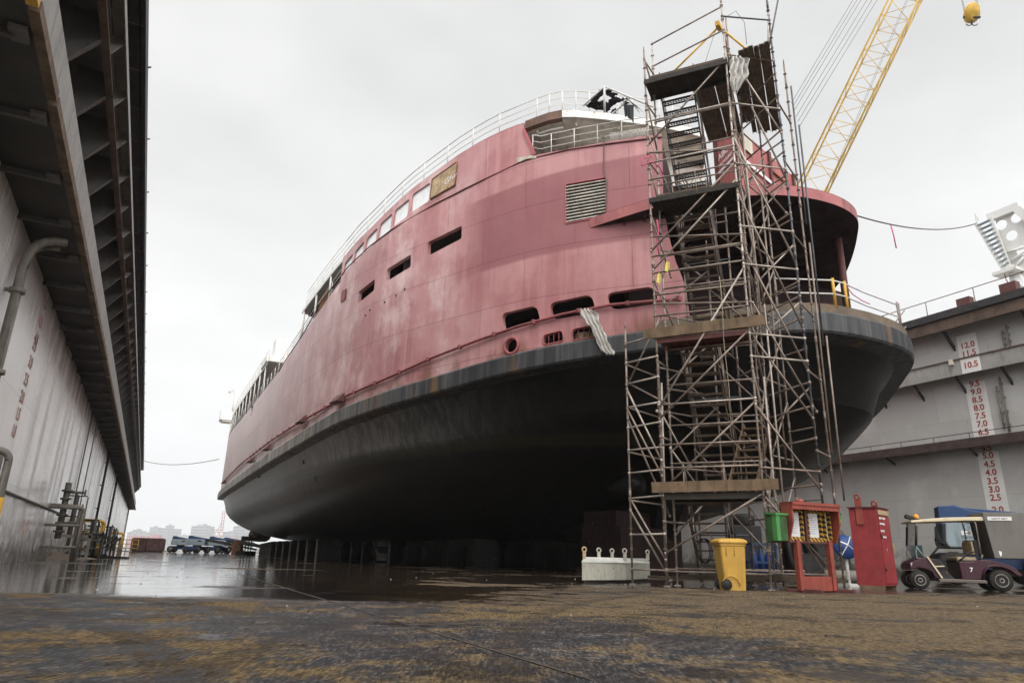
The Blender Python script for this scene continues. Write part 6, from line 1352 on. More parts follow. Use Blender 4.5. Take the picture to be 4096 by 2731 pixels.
# ------------------------------------------------------------------ boom lifts
def boom_lift(loc, rz_, label, sc2=1., group=None, slew=0., tip=(6.2, 1.1), mark=False, el=0.):
    t = thing('boom_lift', label, 'boom lift', loc, rz_, group); MW = ORG[t.name]
    Wp = lambda x, y, z: MW @ (V((x, y, z)) * sc2)
    def bxp(name, c, d, mat, bev=.03, par=t, rot=0.):
        b = MB(); b.box(Wp(*c), V(d) * sc2, 0, Matrix.Rotation(rz_ + rot, 4, 'Z')); return b.build(name, mat, par, bev)
    ch = bxp('chassis', (0, 0, .72), (2.7, 1.35, .5), 'blue')
    for x in (-1.15, 1.15):
        b = MB(); b.tube(Wp(x, -1.0, .5), Wp(x, 1.0, .5), .1 * sc2, 7); b.build('axle', 'blue', t)
        for y in (-1.02, 1.02):
            b = MB(); ax = (MW.to_3x3() @ V((0, 1, 0))).normalized(); b.lathe(Wp(x, y, .5) - ax * .17 * sc2, [(.24 * sc2, 0), (.44 * sc2, .0), (.5 * sc2, .06), (.5 * sc2, .28 * sc2), (.44 * sc2, .34 * sc2), (.24 * sc2, .34 * sc2)], 18, ax); w_ = b.build('wheel', 'rubber', t)
            b = MB(); b.lathe(Wp(x, y, .5) - ax * .18 * sc2, [(.02, .02), (.24 * sc2, .0), (.24 * sc2, .37 * sc2), (.02, .35 * sc2)], 14, ax); b.build('rim', 'rim_edge', w_)
    b = MB(); b.lathe(Wp(0, 0, .95), [(.6 * sc2, 0), (.6 * sc2, .18 * sc2)], 16); b.build('slew_ring', 'steel_dark', t)
    Rz = Matrix.Rotation(slew, 3, 'Z'); Wt = lambda x, y, z: Wp(*(Rz @ V((x, y, z))))
    for nm, y in (('engine_cover', -.78), ('tank_cover', .78)):
        b = MB(); L = 1.25
        prof = [(-L, 1.12), (-L - .06, 1.3), (-L, 1.85), (-L + .12, 1.98), (L - .35, 1.98), (L, 1.72), (L, 1.12)]
        b.prism([Wt(x, y - .34, z) for x, z in prof], MW.to_3x3() @ (Rz @ V((0, .68 * sc2, 0)))); cv = b.build(nm, 'lift_grey', t, .05)
        if mark and y < 0:
            for i, z in enumerate((1.25, 1.36, 1.47)):
                b = MB(); b.beam(Wt(-.85, y - .36, z), Wt(.95, y - .36, z), .03, .045 * sc2); b.build('cover_rib', 'lift_grey', cv)
            rg = Wt(1, 0, 0) - Wt(0, 0, 0)
            text('cover_text', 'Genie', .36 * sc2, 'lift_grey', cv, Wt(-.80, y - .355, 1.66), rg, up_, .012)
            b = MB(); b.beam(Wt(-.85, y - .35, 1.57), Wt(1.1, y - .35, 1.57), .012, .13 * sc2); pl_ = b.build('phone_strip', 'strip_white', cv)
            text('phone_text', '1-800-UR-RENTS', .145 * sc2, 'black_letter', cv, Wt(-.80, y - .362, 1.525), rg, up_, .001, 'LEFT', .003)
            b = MB(); b.beam(Wt(-.02, y - .35, 1.90), Wt(.3, y - .35, 1.90), .01, .07); b.build('decal', 'strip_white', cv)
        else:
            b = MB(); b.beam(Wt(.3, y - .35, 1.72), Wt(.75, y - .35, 1.72), .02, .2); b.build('vent', 'steel_dark', cv)
    b = MB(); b.prism([Wt(-1.15, -.4, 1.3), Wt(-1.3, -.4, 1.9), Wt(-1.28, -.4, 2.45), Wt(-.80, -.4, 2.48), Wt(-.3, -.4, 2.30), Wt(1.3, -.4, 2.02), Wt(1.3, -.4, 1.6), Wt(0, -.4, 1.3)], MW.to_3x3() @ (Rz @ V((0, .8 * sc2, 0)))); b.build('counterweight_frame', 'blue', t, .03)
    b = MB(); p0 = Wt(-.9, 0, 2.25); p1 = Wt(tip[0] * .55, 0, lerp(2.4, tip[1], .6)); p2 = Wt(tip[0], 0, tip[1]); b.beam(p0, p1, .34 * sc2, .40 * sc2); bm = b.build('boom', 'blue' if mark else 'steel_dark', t, .02)
    b = MB(); b.beam(p1.lerp(p0, .1), p2, .24 * sc2, .28 * sc2); b.build('boom_section', 'steel_dark', bm)
    b = MB(); q = Wt(tip[0] + .1, 0, max(tip[1] - .6, .15)); yv = MW.to_3x3() @ (Rz @ V((0, 1, 0))); xv = MW.to_3x3() @ (Rz @ V((1, 0, 0)))
    for z in (0, .55, 1.1):
        b.path([q + yv * -.9 * sc2 + up_ * z * sc2, q + yv * .9 * sc2 + up_ * z * sc2, q + yv * .9 * sc2 + xv * .8 * sc2 + up_ * z * sc2, q + yv * -.9 * sc2 + xv * .8 * sc2 + up_ * z * sc2], .025, 5, closed=True)
    for yy in (-.9, 0, .9):
        for xx in (0, .8): b.tube(q + yv * yy * sc2 + xv * xx * sc2, q + yv * yy * sc2 + xv * xx * sc2 + up_ * 1.1 * sc2, .022, 5)
    b.build('work_platform', 'steel_dark', t)
    return t
# near one behind the cart
pm = gd(2283, 24.5)
ang = rad(-50)
bl = boom_lift((pm.x, pm.y, 0), ang, 'grey and blue boom lift with white phone strip behind the golf cart', 1.12, None, 0., (5.5, 1.5), True)
def lift_at(px, dist, rz_, label, **k): 
    q = ondist(px, 1258, dist); return boom_lift((q.x, q.y, 0), rz_, label, 1.0, 'boom lifts parked at the far end of the dock', **k)
aR = -YAW
lift_at(414, 108, aR + .15, 'far parked boom lift nearest to the rusty brown blocks', tip=(6.5, .9), slew=.1)
lift_at(452, 101, aR + 1.35, 'far parked boom lift seen end on with the tallest raised boom', tip=(8.5, .7), slew=-1.2)
lift_at(500, 104, aR + 1.2, 'far parked boom lift with long low boom beside the seen end on lift', tip=(9.0, .6), slew=-1.0)
lift_at(532, 110, aR + .1, 'rightmost far parked boom lift nearest the ferry far end', tip=(6.5, 1.0), slew=-.1)
# rusty blocks
for i, px in enumerate((321, 357)):
    q = ondist(px, 1258, 108); b = MB(); b.box((q.x, q.y, 1.05), (2.35, 1.4, 1.8), aR + .1 * i); b.box((q.x, q.y, 2.0), (2.1, 1.2, .16), aR + .1 * i); b.box((q.x, q.y, .08), (2.0, 1.2, .16), aR + .1 * i)
    solo(b, 'steel_block', 'rust_block', ('left', 'right')[i] + ' one of two rusty brown blocks in front of the city', 'block', (q.x, q.y, 0), 'rusty blocks at the far end of the dock', .04)
q = ondist(545, 1258, 96); b = MB(); b.box((q.x, q.y, .75), (1.2, 1.0, 1.5), aR); b.prism([V((q.x, q.y, 1.5)) + V((-.6, 0, 0)), V((q.x, q.y, 1.5)) + V((.6, 0, 0)), V((q.x, q.y, 1.5)) + V((.3, 0, .35)), V((q.x, q.y, 1.5)) + V((-.3, 0, .35))], (0, .5, 0)); solo(b, 'pump_cabin', 'rust', 'small brown cabin standing between the lifts and the ferry', 'cabin', (q.x, q.y, 0))
for i, px in enumerate((556, 563, 570, 576)):
    q = ondist(px, 1259, 80 + i); b = MB(); b.tube((q.x, q.y, 0), (q.x, q.y, 2.2), .07, 6); b.box((q.x, q.y, 1.2), (1.0, .1, .1), aR); b.box((q.x, q.y, 1.9), (.4, .3, .5), aR); b.box((q.x, q.y, .25), (1.1, .8, .5), aR); solo(b, 'valve_post', 'steel_dark', 'dark valve post among the clutter by the ferry far end', 'valve post', (q.x, q.y, 0), 'valve posts by the ferry far end')

# ------------------------------------------------------------------ keel blocks and other things under the ferry
blk = thing('keel_block', 'tall dark keel block under the ferry bottom', 'keel block', (0, 0, 0), 0, 'keel blocks under the ferry')
b = MB(); b.box((0, 0, .55), (1.6, .9, 1.1)); b.build('base', 'block_steel', blk)
b = MB(); b.box((0, 0, 1.28), (1.3, .7, .36)); b.build('timber_cap', 'block', blk)
b = MB(); b.box((-.82, 0, .72), (.05, .35, 1.44)); b.build('pale_strip', 'block_white', blk)
first = True; slots = []
for i in range(15): slots.append((11.6 + (0 if i > 7 else (8 - i) * .35), 98.2 - i * 3.4))
for i in range(26): slots.append((CX, 30 + i * 2.9))
for i in range(17): slots.append((16.8, 36 + i * 3.6))
for i in range(22): slots.append((27.0, 35 + i * 2.3))
for i in range(26): slots.append((32.0, 40 + i * 2.1))
for i, (x, y) in enumerate(slots):
    lab = 'keel block in the row of dark blocks carrying the ferry'
    if first: blk.location = (x, y, 0); x0k = x; blk['label'] = lab; first = False
    else:
        c = clone(blk, (x, y, 0), 0, lab)
        if y < 48 or x > 20:
            for ch in list(c.children):
                if ch.name.startswith('pale_strip'): bpy.data.objects.remove(ch)
        if x > 26: c.scale = (1, 1.9, 1.5)
# big stepped block under the near end
q = G(1455, 1322); q = O + (q - O) * 1.25; b = MB(); b.box((q.x, q.y, 1.0), (4.6, 2.4, 2.0), .25); b.box((q.x - .3, q.y + .1, 2.35), (3.8, 2.0, .72), .25); b.box((q.x, q.y, .1), (5.0, 2.8, .2), .25)
solo(b, 'bilge_block', 'maroon_steel', 'massive dark maroon stepped block under the ferry end behind the white box', 'dock block', (q.x, q.y, 0), None, .03)
# small loader under the hull
q = onz(876, 1289, 0); q = O + (q - O) * .98; q.z = 0
ld = thing('skid_loader', 'small pale skid loader working in the dark under the ferry', 'loader', (q.x, q.y, 0))
b = MB(); b.box((q.x, q.y, .75), (1.2, 1.7, .7), aR); b.build('body', 'steel_dark', ld, .03)
b = MB(); b.prism([(q.x - .55, q.y - .5, 1.1), (q.x - .25, q.y - .5, 2.3), (q.x + .45, q.y - .5, 2.3), (q.x + .55, q.y - .5, 1.1)], (0, 1.1, 0)); b.build('cab', 'block_white', ld, .03)
b = MB(); b.beam((q.x - .65, q.y + .6, 1.5), (q.x - .65, q.y - 1.1, .5), .1, .16); b.box((q.x, q.y - 1.2, .35), (1.5, .4, .5)); b.build('bucket_arm', 'block_white', ld)
for x in (-.55, .55):
    for y in (-.5, .55):
        b = MB(); b.lathe((q.x + x - .12, q.y + y, .38), [(.2, 0), (.38, .03), (.38, .21), (.2, .24)], 14, (1, 0, 0)); b.build('wheel', 'rubber', ld)

# ------------------------------------------------------------------ clutter behind the scaffold
q = G(1752, 1341); b_ = thing('bottle_rack', 'blue steel rack of gas bottles behind the yellow bin', 'bottle rack', (q.x, q.y, 0), -.4)
MWb = ORG[b_.name]; L_ = lambda x, y, z: MWb @ V((x, y, z))
b = MB()
for x in (-.35, .35):
    for y in (-.25, .25): b.beam(L_(x, y, .05), L_(x, y, 1.1), .06, .06)
for z in (.1, .6, 1.1):
    for y in (-.25, .25): b.beam(L_(-.35, y, z), L_(.35, y, z), .05, .06)
    for x in (-.35, .35): b.beam(L_(x, -.25, z), L_(x, .25, z), .05, .06)
b.build('frame', 'blue', b_)
for x in (-.2, .02, .22):
    b = MB(); b.lathe(L_(x, 0, .12), [(.10, 0), (.10, .62), (.06, .74), (.03, .78), (.03, .86)], 12); b.build('gas_bottle', 'disc_blue', b_)
q = G(1876, 1336); q = O + (q - O) * 1.12; q.z = 0
cm = thing('compressor', 'dark machine with brown tank and hoses behind the notice board', 'compressor', (q.x, q.y, 0), -.45); MWc = ORG[cm.name]; L_ = lambda x, y, z: MWc @ V((x, y, z))
b = MB(); b.lathe(L_(-1.2, 0, 1.5), [(.1, 0), (.42, .08), (.45, .3), (.45, 2.1), (.40, 2.3), (.1, 2.4)], 18, MWc.to_3x3() @ V((1, 0, 0))); b.build('tank', paint('brown tank', (.12, .09, .075), .5, .2, .2, 3, dirt=.3), cm)
b = MB(); b.box(L_(.1, .2, .7), (2.3, 1.1, 1.1), -.45); b.build('engine', 'steel_dark', cm, .04)
for x in (-.9, -.6): b = MB(); b.path([L_(x, -.5, .1), L_(x - .25, -.55, .7), L_(x - .3, -.55, 1.3), L_(x, -.5, 1.6), L_(x + .35, -.4, 1.5), L_(x + .5, -.4, 1.0)], .10, 8); b.build('hose', 'black', cm)
b = MB(); rnd = random.Random(2)
for j in range(6): b.path([L_(rnd.uniform(-.6, 1.2), -.65, rnd.uniform(.15, .9)) for _ in range(5)], .015, 5)
b.build('thin_hoses', 'wire', cm)
q = G(1938, 1344); q = O + (q - O) * 1.0; c = O + ray(1941, 1255) * ((q - O).length / ray(1941, 1255).to_2d().length) * .995
rd = thing('reflector_disc', 'round blue disc with silver cross strips left of the red cabinet', 'disc', (c.x, c.y, 0))
ax = (O - c).normalized(); ax = (ax + V((.5, 0, .25))).normalized(); b = MB(); b.lathe(c, [(.05, .16), (.36, .03), (.37, 0), (.36, -.02), (.05, -.03)], 24, ax); b.build('disc', 'disc_blue', rd)
sx_ = ax.cross(up_).normalized(); sy_ = sx_.cross(ax)
b = MB()
for a in (.6, 2.2): d_ = sx_ * math.cos(a) + sy_ * math.sin(a); b.beam(c - d_ * .36 + ax * .06, c + ax * .18, .03, .01, ax); b.beam(c + ax * .18, c + d_ * .36 + ax * .06, .03, .01, ax)
b.build('strips', 'silver', rd)
b = MB(); b.tube((c.x, c.y, 0), c - ax * .05, .05, 8); b.box((c.x, c.y, .03), (.5, .4, .06)); b.build('stand', 'white_rail', rd)
q = G(1720, 1340); b = MB(); b.box((q.x + 1.2, q.y + 1.2, .85), (.9, .6, 1.7), -.5); b.lathe((q.x + 1.2, q.y + 1.2, 1.7), [(.34, 0), (.36, .3), (.2, .36)], 12); solo(b, 'pump_unit', 'black', 'tall black pump unit standing behind the yellow bin', 'pump', (q.x + 1.2, q.y + 1.2, 0), None, .03)
q = G(1950, 1343); b = MB(); b.tube((q.x + .3, q.y + 1.2, .22), (q.x + 2.6, q.y + .5, .22), .2, 12); solo(b, 'pipe_length', 'pipe_grey', 'length of dull pipe lying behind the red cabinet', 'pipe', (q.x + .3, q.y + 1.2, 0))
q = G(1722, 1352); b = MB(); b.path([(q.x, q.y, 0), V((q.x, q.y, 0)) + V((-.2, .1, .35)), V((q.x, q.y, 0)) + V((-.35, .15, 1.25)), V((q.x, q.y, 0)) + V((-.42, .2, 1.9))], .022, 6); solo(b, 'lever_bar', 'tube_dark', 'bent dark bar leaning on the scaffold beside the yellow bin', 'bar', (q.x, q.y, 0))
for px, py, lab in ((1540, 1336, 'crumpled scrap of white paper lying at the left scaffold foot'), (1880, 1331, 'pale scrap of paper lying under the red notice board')):
    q = G(px, py); b = MB(); b.add([q + V((-.08, 0, .01)), q + V((.0, -.05, .06)), q + V((.09, 0, .02)), q + V((0, .06, .05)), q + V((.02, 0, .09))], [(0, 1, 4), (1, 2, 4), (2, 3, 4), (3, 0, 4)]); solo(b, 'paper_scrap', 'paper', lab, 'litter', tuple(q))

# ------------------------------------------------------------------ left wall floor furniture
def pipe_gate(loc, rz_, label, mat, w=1.2, h=1.25, group=None, mat2=None, big=True):
    t = thing('pipe_guard', label, 'pipe guard', loc, rz_, group); MW = ORG[t.name]; Lp = lambda x, y, z: MW @ V((x, y, z)); r = .075
    b = MB(); P = [Lp(0, 0, 0), Lp(0, 0, h - .2)] + arc(Lp(0, 0, h - .2), Lp(0, 0, h), Lp(-.22, 0, h)) + [Lp(-w, 0, h)]; b.path(P, r, 9); b.build('outer_hoop', mat, t)
    b = MB(); P = [Lp(-.12, .45, 0), Lp(-.12, .45, h - .1)] + arc(Lp(-.12, .45, h - .1), Lp(-.12, .45, h + .1), Lp(-.35, .45, h + .1)) + [Lp(-w, .45, h + .1)]; b.path(P, r * .9, 9); b.build('inner_hoop', mat, t)
    for z in (.55, h * .66):
        b = MB(); b.tube(Lp(0, 0, z), Lp(-w, 0, z), r * .8, 8); b.build('cross_bar', mat, t)
    if mat2: b = MB(); b.tube(Lp(0, 0, .42), Lp(0, 0, h * .62), r * 1.12, 9); b.build('yellow_sleeve', mat2, t)
    return t
def wallpt(px, py, x): q = onx(px, py, x); return q
q = onz(4, 1290); q = V((-2.75, onx(6, 1290, -2.75).y, 0)); pg = pipe_gate((-2.72, 17.2, 0), .25, 'grey pipe guard with a yellow sleeve at the left picture edge', 'pipe_grey', 1.3, 2.42, None, 'yellow')
pg = pipe_gate((-2.55, 36.2, 0), .12, 'grey bent pipe guard standing before the dark wall doorway', 'pipe_grey', 1.4, 2.2)
vm = thing('valve_manifold', 'tall dark valve manifold bolted to the left wall by the doorway', 'valve manifold', (-3.4, 36.5, 0))
b = MB(); b.tube((-3.4, 36.8, .9), (-3.4, 36.8, 3.3), .13, 8)
for z in (1.2, 1.55, 1.9, 2.25, 2.6, 2.95): b.lathe((-3.4, 36.8, z), [(.14, -.05), (.22, -.04), (.22, .04), (.14, .05)], 10)
b.build('riser', 'dome_green', vm)
for z in (1.55, 2.25, 2.9):
    b = MB(); b.tube((-3.4, 36.8, z), (-2.75, 36.8, z), .06, 7); b.lathe((-2.7, 36.8, z), [(.15, -.03), (.15, .03)], 12, (1, 0, 0)); b.build('valve', 'dome_green', vm)
b = MB(); b.path([(-3.3, 36.8, 2.75), (-2.6, 36.8, 2.75), (-2.55, 36.8, 2.7), (-2.55, 36.8, 1.9), (-2.7, 36.8, 1.85), (-3.3, 36.8, 1.85)], .03, 6); b.build('small_pipe', 'dome_green', vm)
def stand(y, label, mat, x=-3.0, h=1.7):
    t = thing('hydrant_stand', label, 'hydrant stand', (x, y, 0)); rnd = random.Random(int(y * 10))
    b = MB(); b.beam((x, y, 0), (x, y, h), .14, .14); b.beam((x + .6, y, 0), (x + .6, y, h * .7), .12, .12); b.beam((x - .6, y, h * .62), (x + .7, y, h * .62), .12, .14); b.beam((x - .4, y, .3), (x + .6, y, h * .62), .1, .12); b.build('frame', mat, t)
    b = MB(); b.tube((x + .15, y - .15, .3), (x + .15, y - .15, h + .15), .07, 7)
    for z in (.5, .9, 1.3): b.lathe((x + .15, y - .15, z), [(.08, -.05), (.15, -.03), (.15, .03), (.08, .05)], 9); b.tube((x + .15, y - .15, z), (x + .5, y - .3, z), .045, 6)
    b.build('valves', 'dome_green', t)
    b = MB(); b.path([(x + .3, y + .2, 0), (x + .3, y + .2, h - .1), (x + .25, y + .2, h), (x - .5, y + .2, h)], .05, 7); b.build('hoop', mat, t)
    return t
stand(40.5, 'grey hydrant stand with diagonal leg just past the doorway', 'pipe_grey'); stand(45.5, 'thin dark hydrant stand under the long wall pipes', 'steel_dark', -2.7, 2.0)
pg = pipe_gate((-2.45, 53.0, 0), .1, 'rusty yellow pipe guard midway along the left wall', 'yellow', 1.3, 2.15); stand(54.5, 'dark valve stand behind the yellow pipe guard', 'steel_dark', -3.0, 1.9)
stand(50.5, 'grey hydrant stand in front of the yellow pipe guard', 'pipe_grey', -2.9, 1.6)
for i, y in enumerate((68., 78.)): stand(y, ('nearer', 'farther')[i] + ' of two distant rusty hydrant stands along the left wall', 'fender_wood' if i else 'steel_dark', -2.7, 2.2)
pipe_gate((-1.9, 82., 0), .1, 'thin yellow pipe guard near the far end of left wall', 'yellow', 1.2, 1.9); 
fr = thing('dock_railing', 'rusty yellow railing closing the far left end of the dock', 'railing', (-2, 100, 0))
b = MB()
for z in (.5, 1.0, 1.5): b.tube((-3.2, 100, z), (-.6, 100, z), .05, 5)
for i in range(5): b.tube((-3.2 + i * .65, 100, 0), (-3.2 + i * .65, 100, 1.5), .05, 5)
b.build('rails', 'yellow', fr)
def heap(px, py, L, Wd, h, label, seed):
    q = onz(px, py); rnd = random.Random(seed); b = MB(); rows = []
    for i in range(15):
        r_ = []
        for j in range(25):
            u, v = i / 14 * 2 - 1, j / 24 * 2 - 1; d_ = math.hypot(u, v); z = h * max(0, 1 - d_) ** 1.1 * (1 + .35 * math.sin(5 * u + seed) * math.cos(4 * v)) + (rnd.uniform(0, .03) if d_ < 1 else 0) - .008
            r_.append((q.x + v * L, q.y + u * Wd, z))
        rows.append(r_)
    b.grid(rows); return solo(b, 'sand_heap', 'sand', label, 'sand heap', tuple(q))
heap(105, 1281, 2.2, 3.4, .34, 'low heap of grey brown blasting sand by the pipe guard', 1)
q = heap(368, 1266.5, 2.6, 4., .35, 'small distant heap of sand in front of the boom lifts', 2); 
for i, (a_, c_, lab) in enumerate((((167, 1277), (294, 1282.5), 'long dark steel bar lying nearest along the left wall'), ((208, 1274), (245, 1275), 'short dark steel bar lying beyond the long bar'), ((258, 1263.5), (320, 1268.5), 'distant steel bar lying before the rusty blocks'))):
    p, q = onz(*a_), onz(*c_); b = MB(); b.beam(p + up_ * .05, q + up_ * .05, .12, .09); solo(b, 'steel_bar', 'steel_dark', lab, 'steel bar', tuple(p), 'steel bars on the wet floor')

# ------------------------------------------------------------------ white tower on the right wall
tw = thing('light_tower', 'white steel tower with round holes and outside stair on the right wall', 'tower', (XR + 2, 19, zt))
xT = XR + 1.2
def tx(px, py, x=xT): return onx(px, py, x)
A_, B1, C1 = tx(2278, 498), tx(2345, 474), tx(2300, 632)
b = MB(); w0 = [tx(2275, 500), tx(2338, 477), tx(2420, 560), tx(2420, 640), tx(2338, 628)]
panel = [tx(2283, 503), tx(2338, 482), tx(2380, 520), tx(2380, 660), tx(2310, 603)]
# plate with round holes by CDT
ctr = sum(panel, V()) / 5
P2 = [(p.y, p.z) for p in panel]; hl = []
for px, py in ((2297.5, 515.5), (2332, 499), (2321, 540), (2345, 574)):
    c = tx(px, py); hl.append([(c.y + .33 * math.cos(a * math.pi / 8), c.z + .33 * math.sin(a * math.pi / 8)) for a in range(16)])
ov, keep = cdt_shell(P2, hl, .5, .5); b = MB(); b.add([V((xT + .15, v.x, v.y)) for v in ov], keep); b.build('holed_plate', 'white_far', tw)
b = MB(); b.beam(tx(2270, 502), tx(2342, 473), .5, .35, (1, 0, 0)); b.beam(tx(2338, 480), tx(2430, 560), .5, .4, (1, 0, 0)); b.build('top_frame', 'white_far', tw)
s0, s1_ = tx(2258, 519), tx(2314, 630)
fl_ = []
b = MB(); t0, t1 = tx(2243, 514, xT - .3), tx(2305, 618, xT - .3); u0_, u1_ = tx(2274, 500, xT - .3), tx(2325, 632, xT - .3); b.beam(t0, t1, .08, .26); b.beam(u0_, u1_, .08, .26); b.build('stair_stringers', 'white_far', tw)
for i in range(11):
    t = (i + .5) / 11; a, c = t0.lerp(t1, t), u0_.lerp(tx(2321, 608, xT - .3), t); b = MB(); b.beam(a, c, .22, .07); b.build('tread', 'lift_grey', tw)
b = MB(); b.box((t1.lerp(u1_, .5)), (.9, 1.4, .2)); b.build('stair_landing', 'white_far', tw)
b = MB(); zz = ztt; lg = tx(2325, 632); b.tube((xT + .2, tx(2333, 665).y, zz), (xT + .2, tx(2322, 610).y, tx(2322, 610).z), .3, 12); b.build('column', 'white_far', tw)
b = MB(); b.tube((xT + .8, tx(2365, 640).y, zz), (xT + .8, tx(2365, 560).y, tx(2365, 520).z), .3, 10); b.build('column', 'white_far', tw)
for p0, p1 in (((2318, 604), (2360, 572)), ((2312, 580), (2352, 568)), ((2327, 617), (2352, 590)), ((2340, 650), (2352, 660))):
    b = MB(); b.tube(tx(*p0), tx(*p1), .08, 6); b.build('brace', 'white_far', tw)
b = MB(); b.path([tx(2305, 620, xT - .4), tx(2311, 642, xT - .4), tx(2318, 655, xT - .4), tx(2326, 668, xT - .6)], .03, 5); b.build('stay_wire', 'red_letter', tw)
b = MB(); b.path([tx(2243, 513, xT - .3), tx(2239, 491, xT - .3), tx(2248, 507, xT - .3)], .02, 4); b.build('stair_hoop', 'white_far', tw)

# ------------------------------------------------------------------ yellow crane behind the ferry
foot = onx(1858, 470, XR + 6); kd = (foot - O).dot(fw)
cr = thing('lattice_crane', 'yellow lattice boom crane rising behind the ferry end', 'crane', (foot.x, foot.y, ztt))
f0 = ondist(1858, 452, kd); f1 = ondist(2300, -452, kd)
axis = (f1 - f0).normalized(); side = axis.cross(fw).normalized(); dep = side.cross(axis).normalized()
wB = 2.45
def ch(t, a, c_): return f0 + axis * t + side * a * wB / 2 + dep * c_ * wB / 2
Lb = (f1 - f0).length
rot = .42
def chord(i, t):
    a = rot + i * math.pi / 2; return f0 + axis * t + (side * math.cos(a + math.pi / 4) + dep * math.sin(a + math.pi / 4)) * wB * .707
b = MB()
for i in range(4): b.tube(chord(i, -1.0), chord(i, Lb), .085, 7)
b.build('boom_chords', 'crane_yellow', cr)
b = MB(); n_ = int(Lb / 1.75)
for j in range(n_ + 1):
    t = j * Lb / n_
    for i in range(4):
        if j < n_:
            b.tube(chord(i, t), chord((i + 1) % 4, t + Lb / n_), .03, 5)
        if j % 2 == 0: b.tube(chord(i, t), chord((i + 1) % 4, t), .03, 5)
b.build('boom_lacing', 'crane_yellow', cr)
b = MB(); b.tube(chord(0, 0) - axis * 0, f0 - axis * 3, .2, 8); b.tube(chord(2, 0), f0 - axis * 3, .2, 8); b.build('boom_heel', 'crane_yellow', cr)
hp_ = f0 - axis * 3
b = MB(); b.lathe((hp_.x, hp_.y, ztt), [(1.1, 0), (.9, max(1, hp_.z - ztt))], 16); b.build('pedestal', 'white_far', cr)
tip = f1; mast = hp_ + V((-3, 2, 9))
b = MB()
for o_ in (-1.1, -.7, -.3, .3, .8, 1.3): b.tube(ondist(1826 + o_ * 8, 262 + o_ * 22, kd), ondist(2010 + o_ * 10, -42 + o_ * 22, kd), .022, 4)
b.build('pendant_wires', 'wire', cr)
b = MB()
for o_ in (0, .4): b.tube(ondist(1905 + o_ * 9, 420, kd), ondist(2090 + o_ * 9, -20, kd), .015, 4)
b.build('hoist_wires', 'wire', cr)
hc = ondist(2232, 27, kd); hb = thing('hook_block', 'yellow and black crane hook block hanging in the sky', 'hook block', tuple(ondist(2236, 52, kd)))
ax = (-fw + rt * .25 + up * -.35).normalized()
b = MB(); b.lathe(hc, [(.3, -.14), (.78, -.12), (.80, 0), (.78, .12), (.3, .14)], 24, ax); b.build('sheave', 'crane_yellow', hb)
dn = up * -1
b = MB(); b.lathe(hc + dn * .28, [(.3, -.2), (.76, -.19), (.76, .19), (.3, .2)], 22, ax); b.build('cheek_plate', 'yellow', hb)
b = MB(); b.path([hc + dn * .55 + rt * x for x in (-.78, -.3, .3, .78)], .12, 6); b.build('dark_band', 'steel_dark', hb)
b = MB(); b.tube(hc + dn * .8, hc + dn * 1.15, .09, 7)
for sgn in (-1, 1): b.path([hc + dn * (1.12) + rt * .0] + [hc + dn * (1.15 + .16 * math.sin(a)) + rt * sgn * (.17 - .17 * math.cos(a)) * 1.6 for a in (.5, 1.1, 1.7, 2.3, 3.0)], .05, 6)
b.build('ram_horn_hook', 'rim', hb)
b = MB()
for x in (-.72, -.62, .62, .74): b.tube(hc + rt * x, hc + rt * (x * .9 - .2) + up_ * 22, .018, 4)
b.build('fall_wires', 'wire', hb)

# ------------------------------------------------------------------ the city across the harbour and the air in between
def zc(x, y): return 258.4 + x / 5.851, 1148.4 + y / 5.851
rnd = random.Random(9)
CITY = [(225, 300, 428, 2300), (300, 382, 395, 2400), (384, 470, 425, 2300), (470, 532, 440, 2350), (530, 632, 362, 2500), (640, 735, 372, 2450), (738, 816, 340, 2550), (800, 908, 385, 2400), (910, 1000, 470, 2300), (1103, 1340, 350, 2350), (1190, 1300, 338, 2420), (1342, 1400, 470, 2300), (1512, 1652, 425, 2350), (1655, 1825, 352, 2400), (1690, 1790, 338, 2480), (1822, 1880, 462, 2300), (1856, 1900, 472, 2250), (1000, 1105, 478, 2280), (1440, 1520, 480, 2280)]
labs = ['stepped low pale block at far left of the skyline', 'mast topped low pale block on the skyline', 'low flat pale block left of the first tower', 'small pale block against the first tower', 'pointed pale tower left of the wide pale tower', 'wide pale tower beside the pointed one', 'tall pale tower with stepped crown above the wide block', 'long pale slab right of the stepped crown tower', 'low pale shed above the left boom lift', 'broad pale apartment block with antenna left of the red crane', 'narrow pale block rising behind the broad apartment block', 'low pale block at the foot of the red crane', 'medium pale block right of the red crane', 'tall pale tower under construction near the ferry bulb', 'open topped floors above the tower under construction', 'low pale block beside the tower under construction', 'rightmost small pale block next to the ferry bulb', 'low pale shed left of the broad apartment block', 'low pale shed right of the red crane']
for (x0, x1, y0, dst), lab in zip(CITY, labs):
    p0, p1 = ondist(*zc(x0, y0), dst), ondist(*zc(x1, y0), dst); wd = (p1 - p0).to_2d().length; h = (p0.z + p1.z) / 2; c = (p0 + p1) / 2
    t = thing('city_building', lab, 'building', (c.x, c.y, -3), -YAW, 'buildings of the skyline across the harbour'); MW = ORG[t.name]
    b = MB(); b.box((c.x, c.y, (h - 3) / 2), (wd, wd * .6 + 10, h + 3), -YAW)
    if rnd.random() < .6: b.box(MW @ V((wd * rnd.uniform(-.2, .2), 0, h + 3 + h * .03)), (wd * .4, wd * .3, h * .07), -YAW)
    b.build('wall', 'city', t)
    if h > 45:
        b = MB(); n_ = max(4, int(h / 9))
        for j in range(n_): b.box((MW @ V((0, -(wd * .3 + 5), 3 + h * (j + .6) / n_))), (wd * .94, 1.0, h / n_ * .42), -YAW)
        b.build('window_bands', 'city_dark', t)
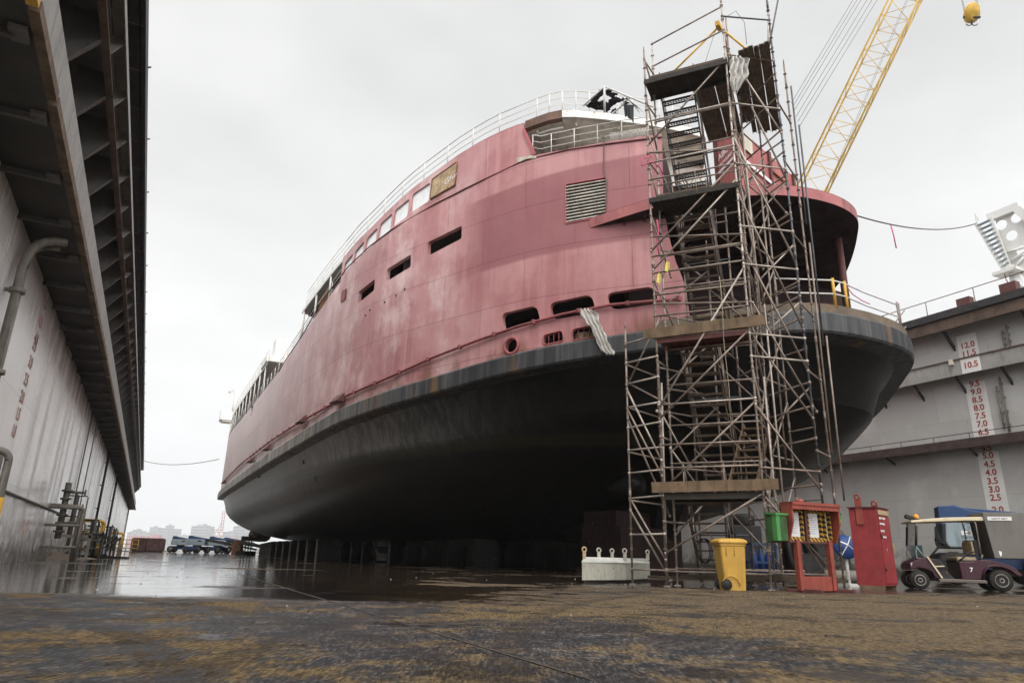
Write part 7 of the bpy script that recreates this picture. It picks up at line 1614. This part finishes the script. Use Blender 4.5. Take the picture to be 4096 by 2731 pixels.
q = ondist(*zc(1430, 520), 2100); k3 = 2100 * 4096 / 2352 / FPX / 5.851
pc_ = thing('container_crane', 'pale red harbour container crane with raised boom in the skyline', 'container crane', (q.x, q.y, -3), -YAW)
def cz3(x, y, d_=0): return ondist(*zc(x, y), 2100 + d_)
b = MB()
for d_ in (0, 22):
    for x in (1372, 1430, 1482): b.tube(cz3(x, 560, d_), cz3(x + 4, 420, d_), 1.3, 6)
    b.tube(cz3(1368, 425, d_), cz3(1490, 425, d_), 1.6, 6); b.tube(cz3(1372, 400, d_), cz3(1490, 400, d_), 1.6, 6); b.tube(cz3(1430, 425, d_), cz3(1480, 560, d_), .9, 5); b.tube(cz3(1372, 560, d_), cz3(1430, 425, d_), .9, 5)
b.build('portal_frame', 'city_red', pc_)
b = MB()
for x0_, x1_ in ((1452, 1484), (1482, 1513)): b.tube(cz3(x0_, 400), cz3(x1_, 150), 1.2, 6)
for j in range(7): t = j / 6; b.tube(cz3(lerp(1452, 1484, t), lerp(400, 150, t)), cz3(lerp(1482, 1513, t), lerp(400, 150, t)), .9, 5)
b.tube(cz3(1410, 400), cz3(1462, 310), 1.0, 5); b.build('raised_boom', 'city_red', pc_)
for i, (x0, x1, y0) in enumerate(((235, 420, 470), (430, 520, 480), (520, 670, 462), (1560, 1690, 500))):
    p0, p1 = ondist(*zc(x0, y0), 1900), ondist(*zc(x1, y0), 1900); c = (p0 + p1) / 2; b = MB(); wd = (p1 - p0).to_2d().length
    for j in range(3): b.box((c.x, c.y, (p0.z + 3) * (j + .5) / 3 - 3), (wd * (1 - .12 * j), 20, (p0.z + 3) / 3 * .94), -YAW)
    solo(b, 'container_stack', 'city_red', ('leftmost', 'smallest', 'middle', 'rightmost')[i] + ' pale red stack of shipping containers below the skyline', 'container stack', (c.x, c.y, -3), 'container stacks across the harbour')
k = NT('haze air'); k.t.nodes.remove(k.bs); vo = k.n('ShaderNodeVolumePrincipled'); vo.inputs['Color'].default_value = (.97, .98, 1, 1); vo.inputs['Density'].default_value = HAZE; vo.inputs['Anisotropy'].default_value = .2
k.l(vo.outputs[0], k.t.nodes['Material Output'].inputs['Volume']); M['haze'] = k.m
b = MB(); b.box((800, 1900, 70), (6400, 4600, 160)); o = b.build('haze', 'haze'); o['kind'] = 'stuff'; o['label'] = 'pale overcast haze filling the air over dock and harbour'; o['category'] = 'haze'
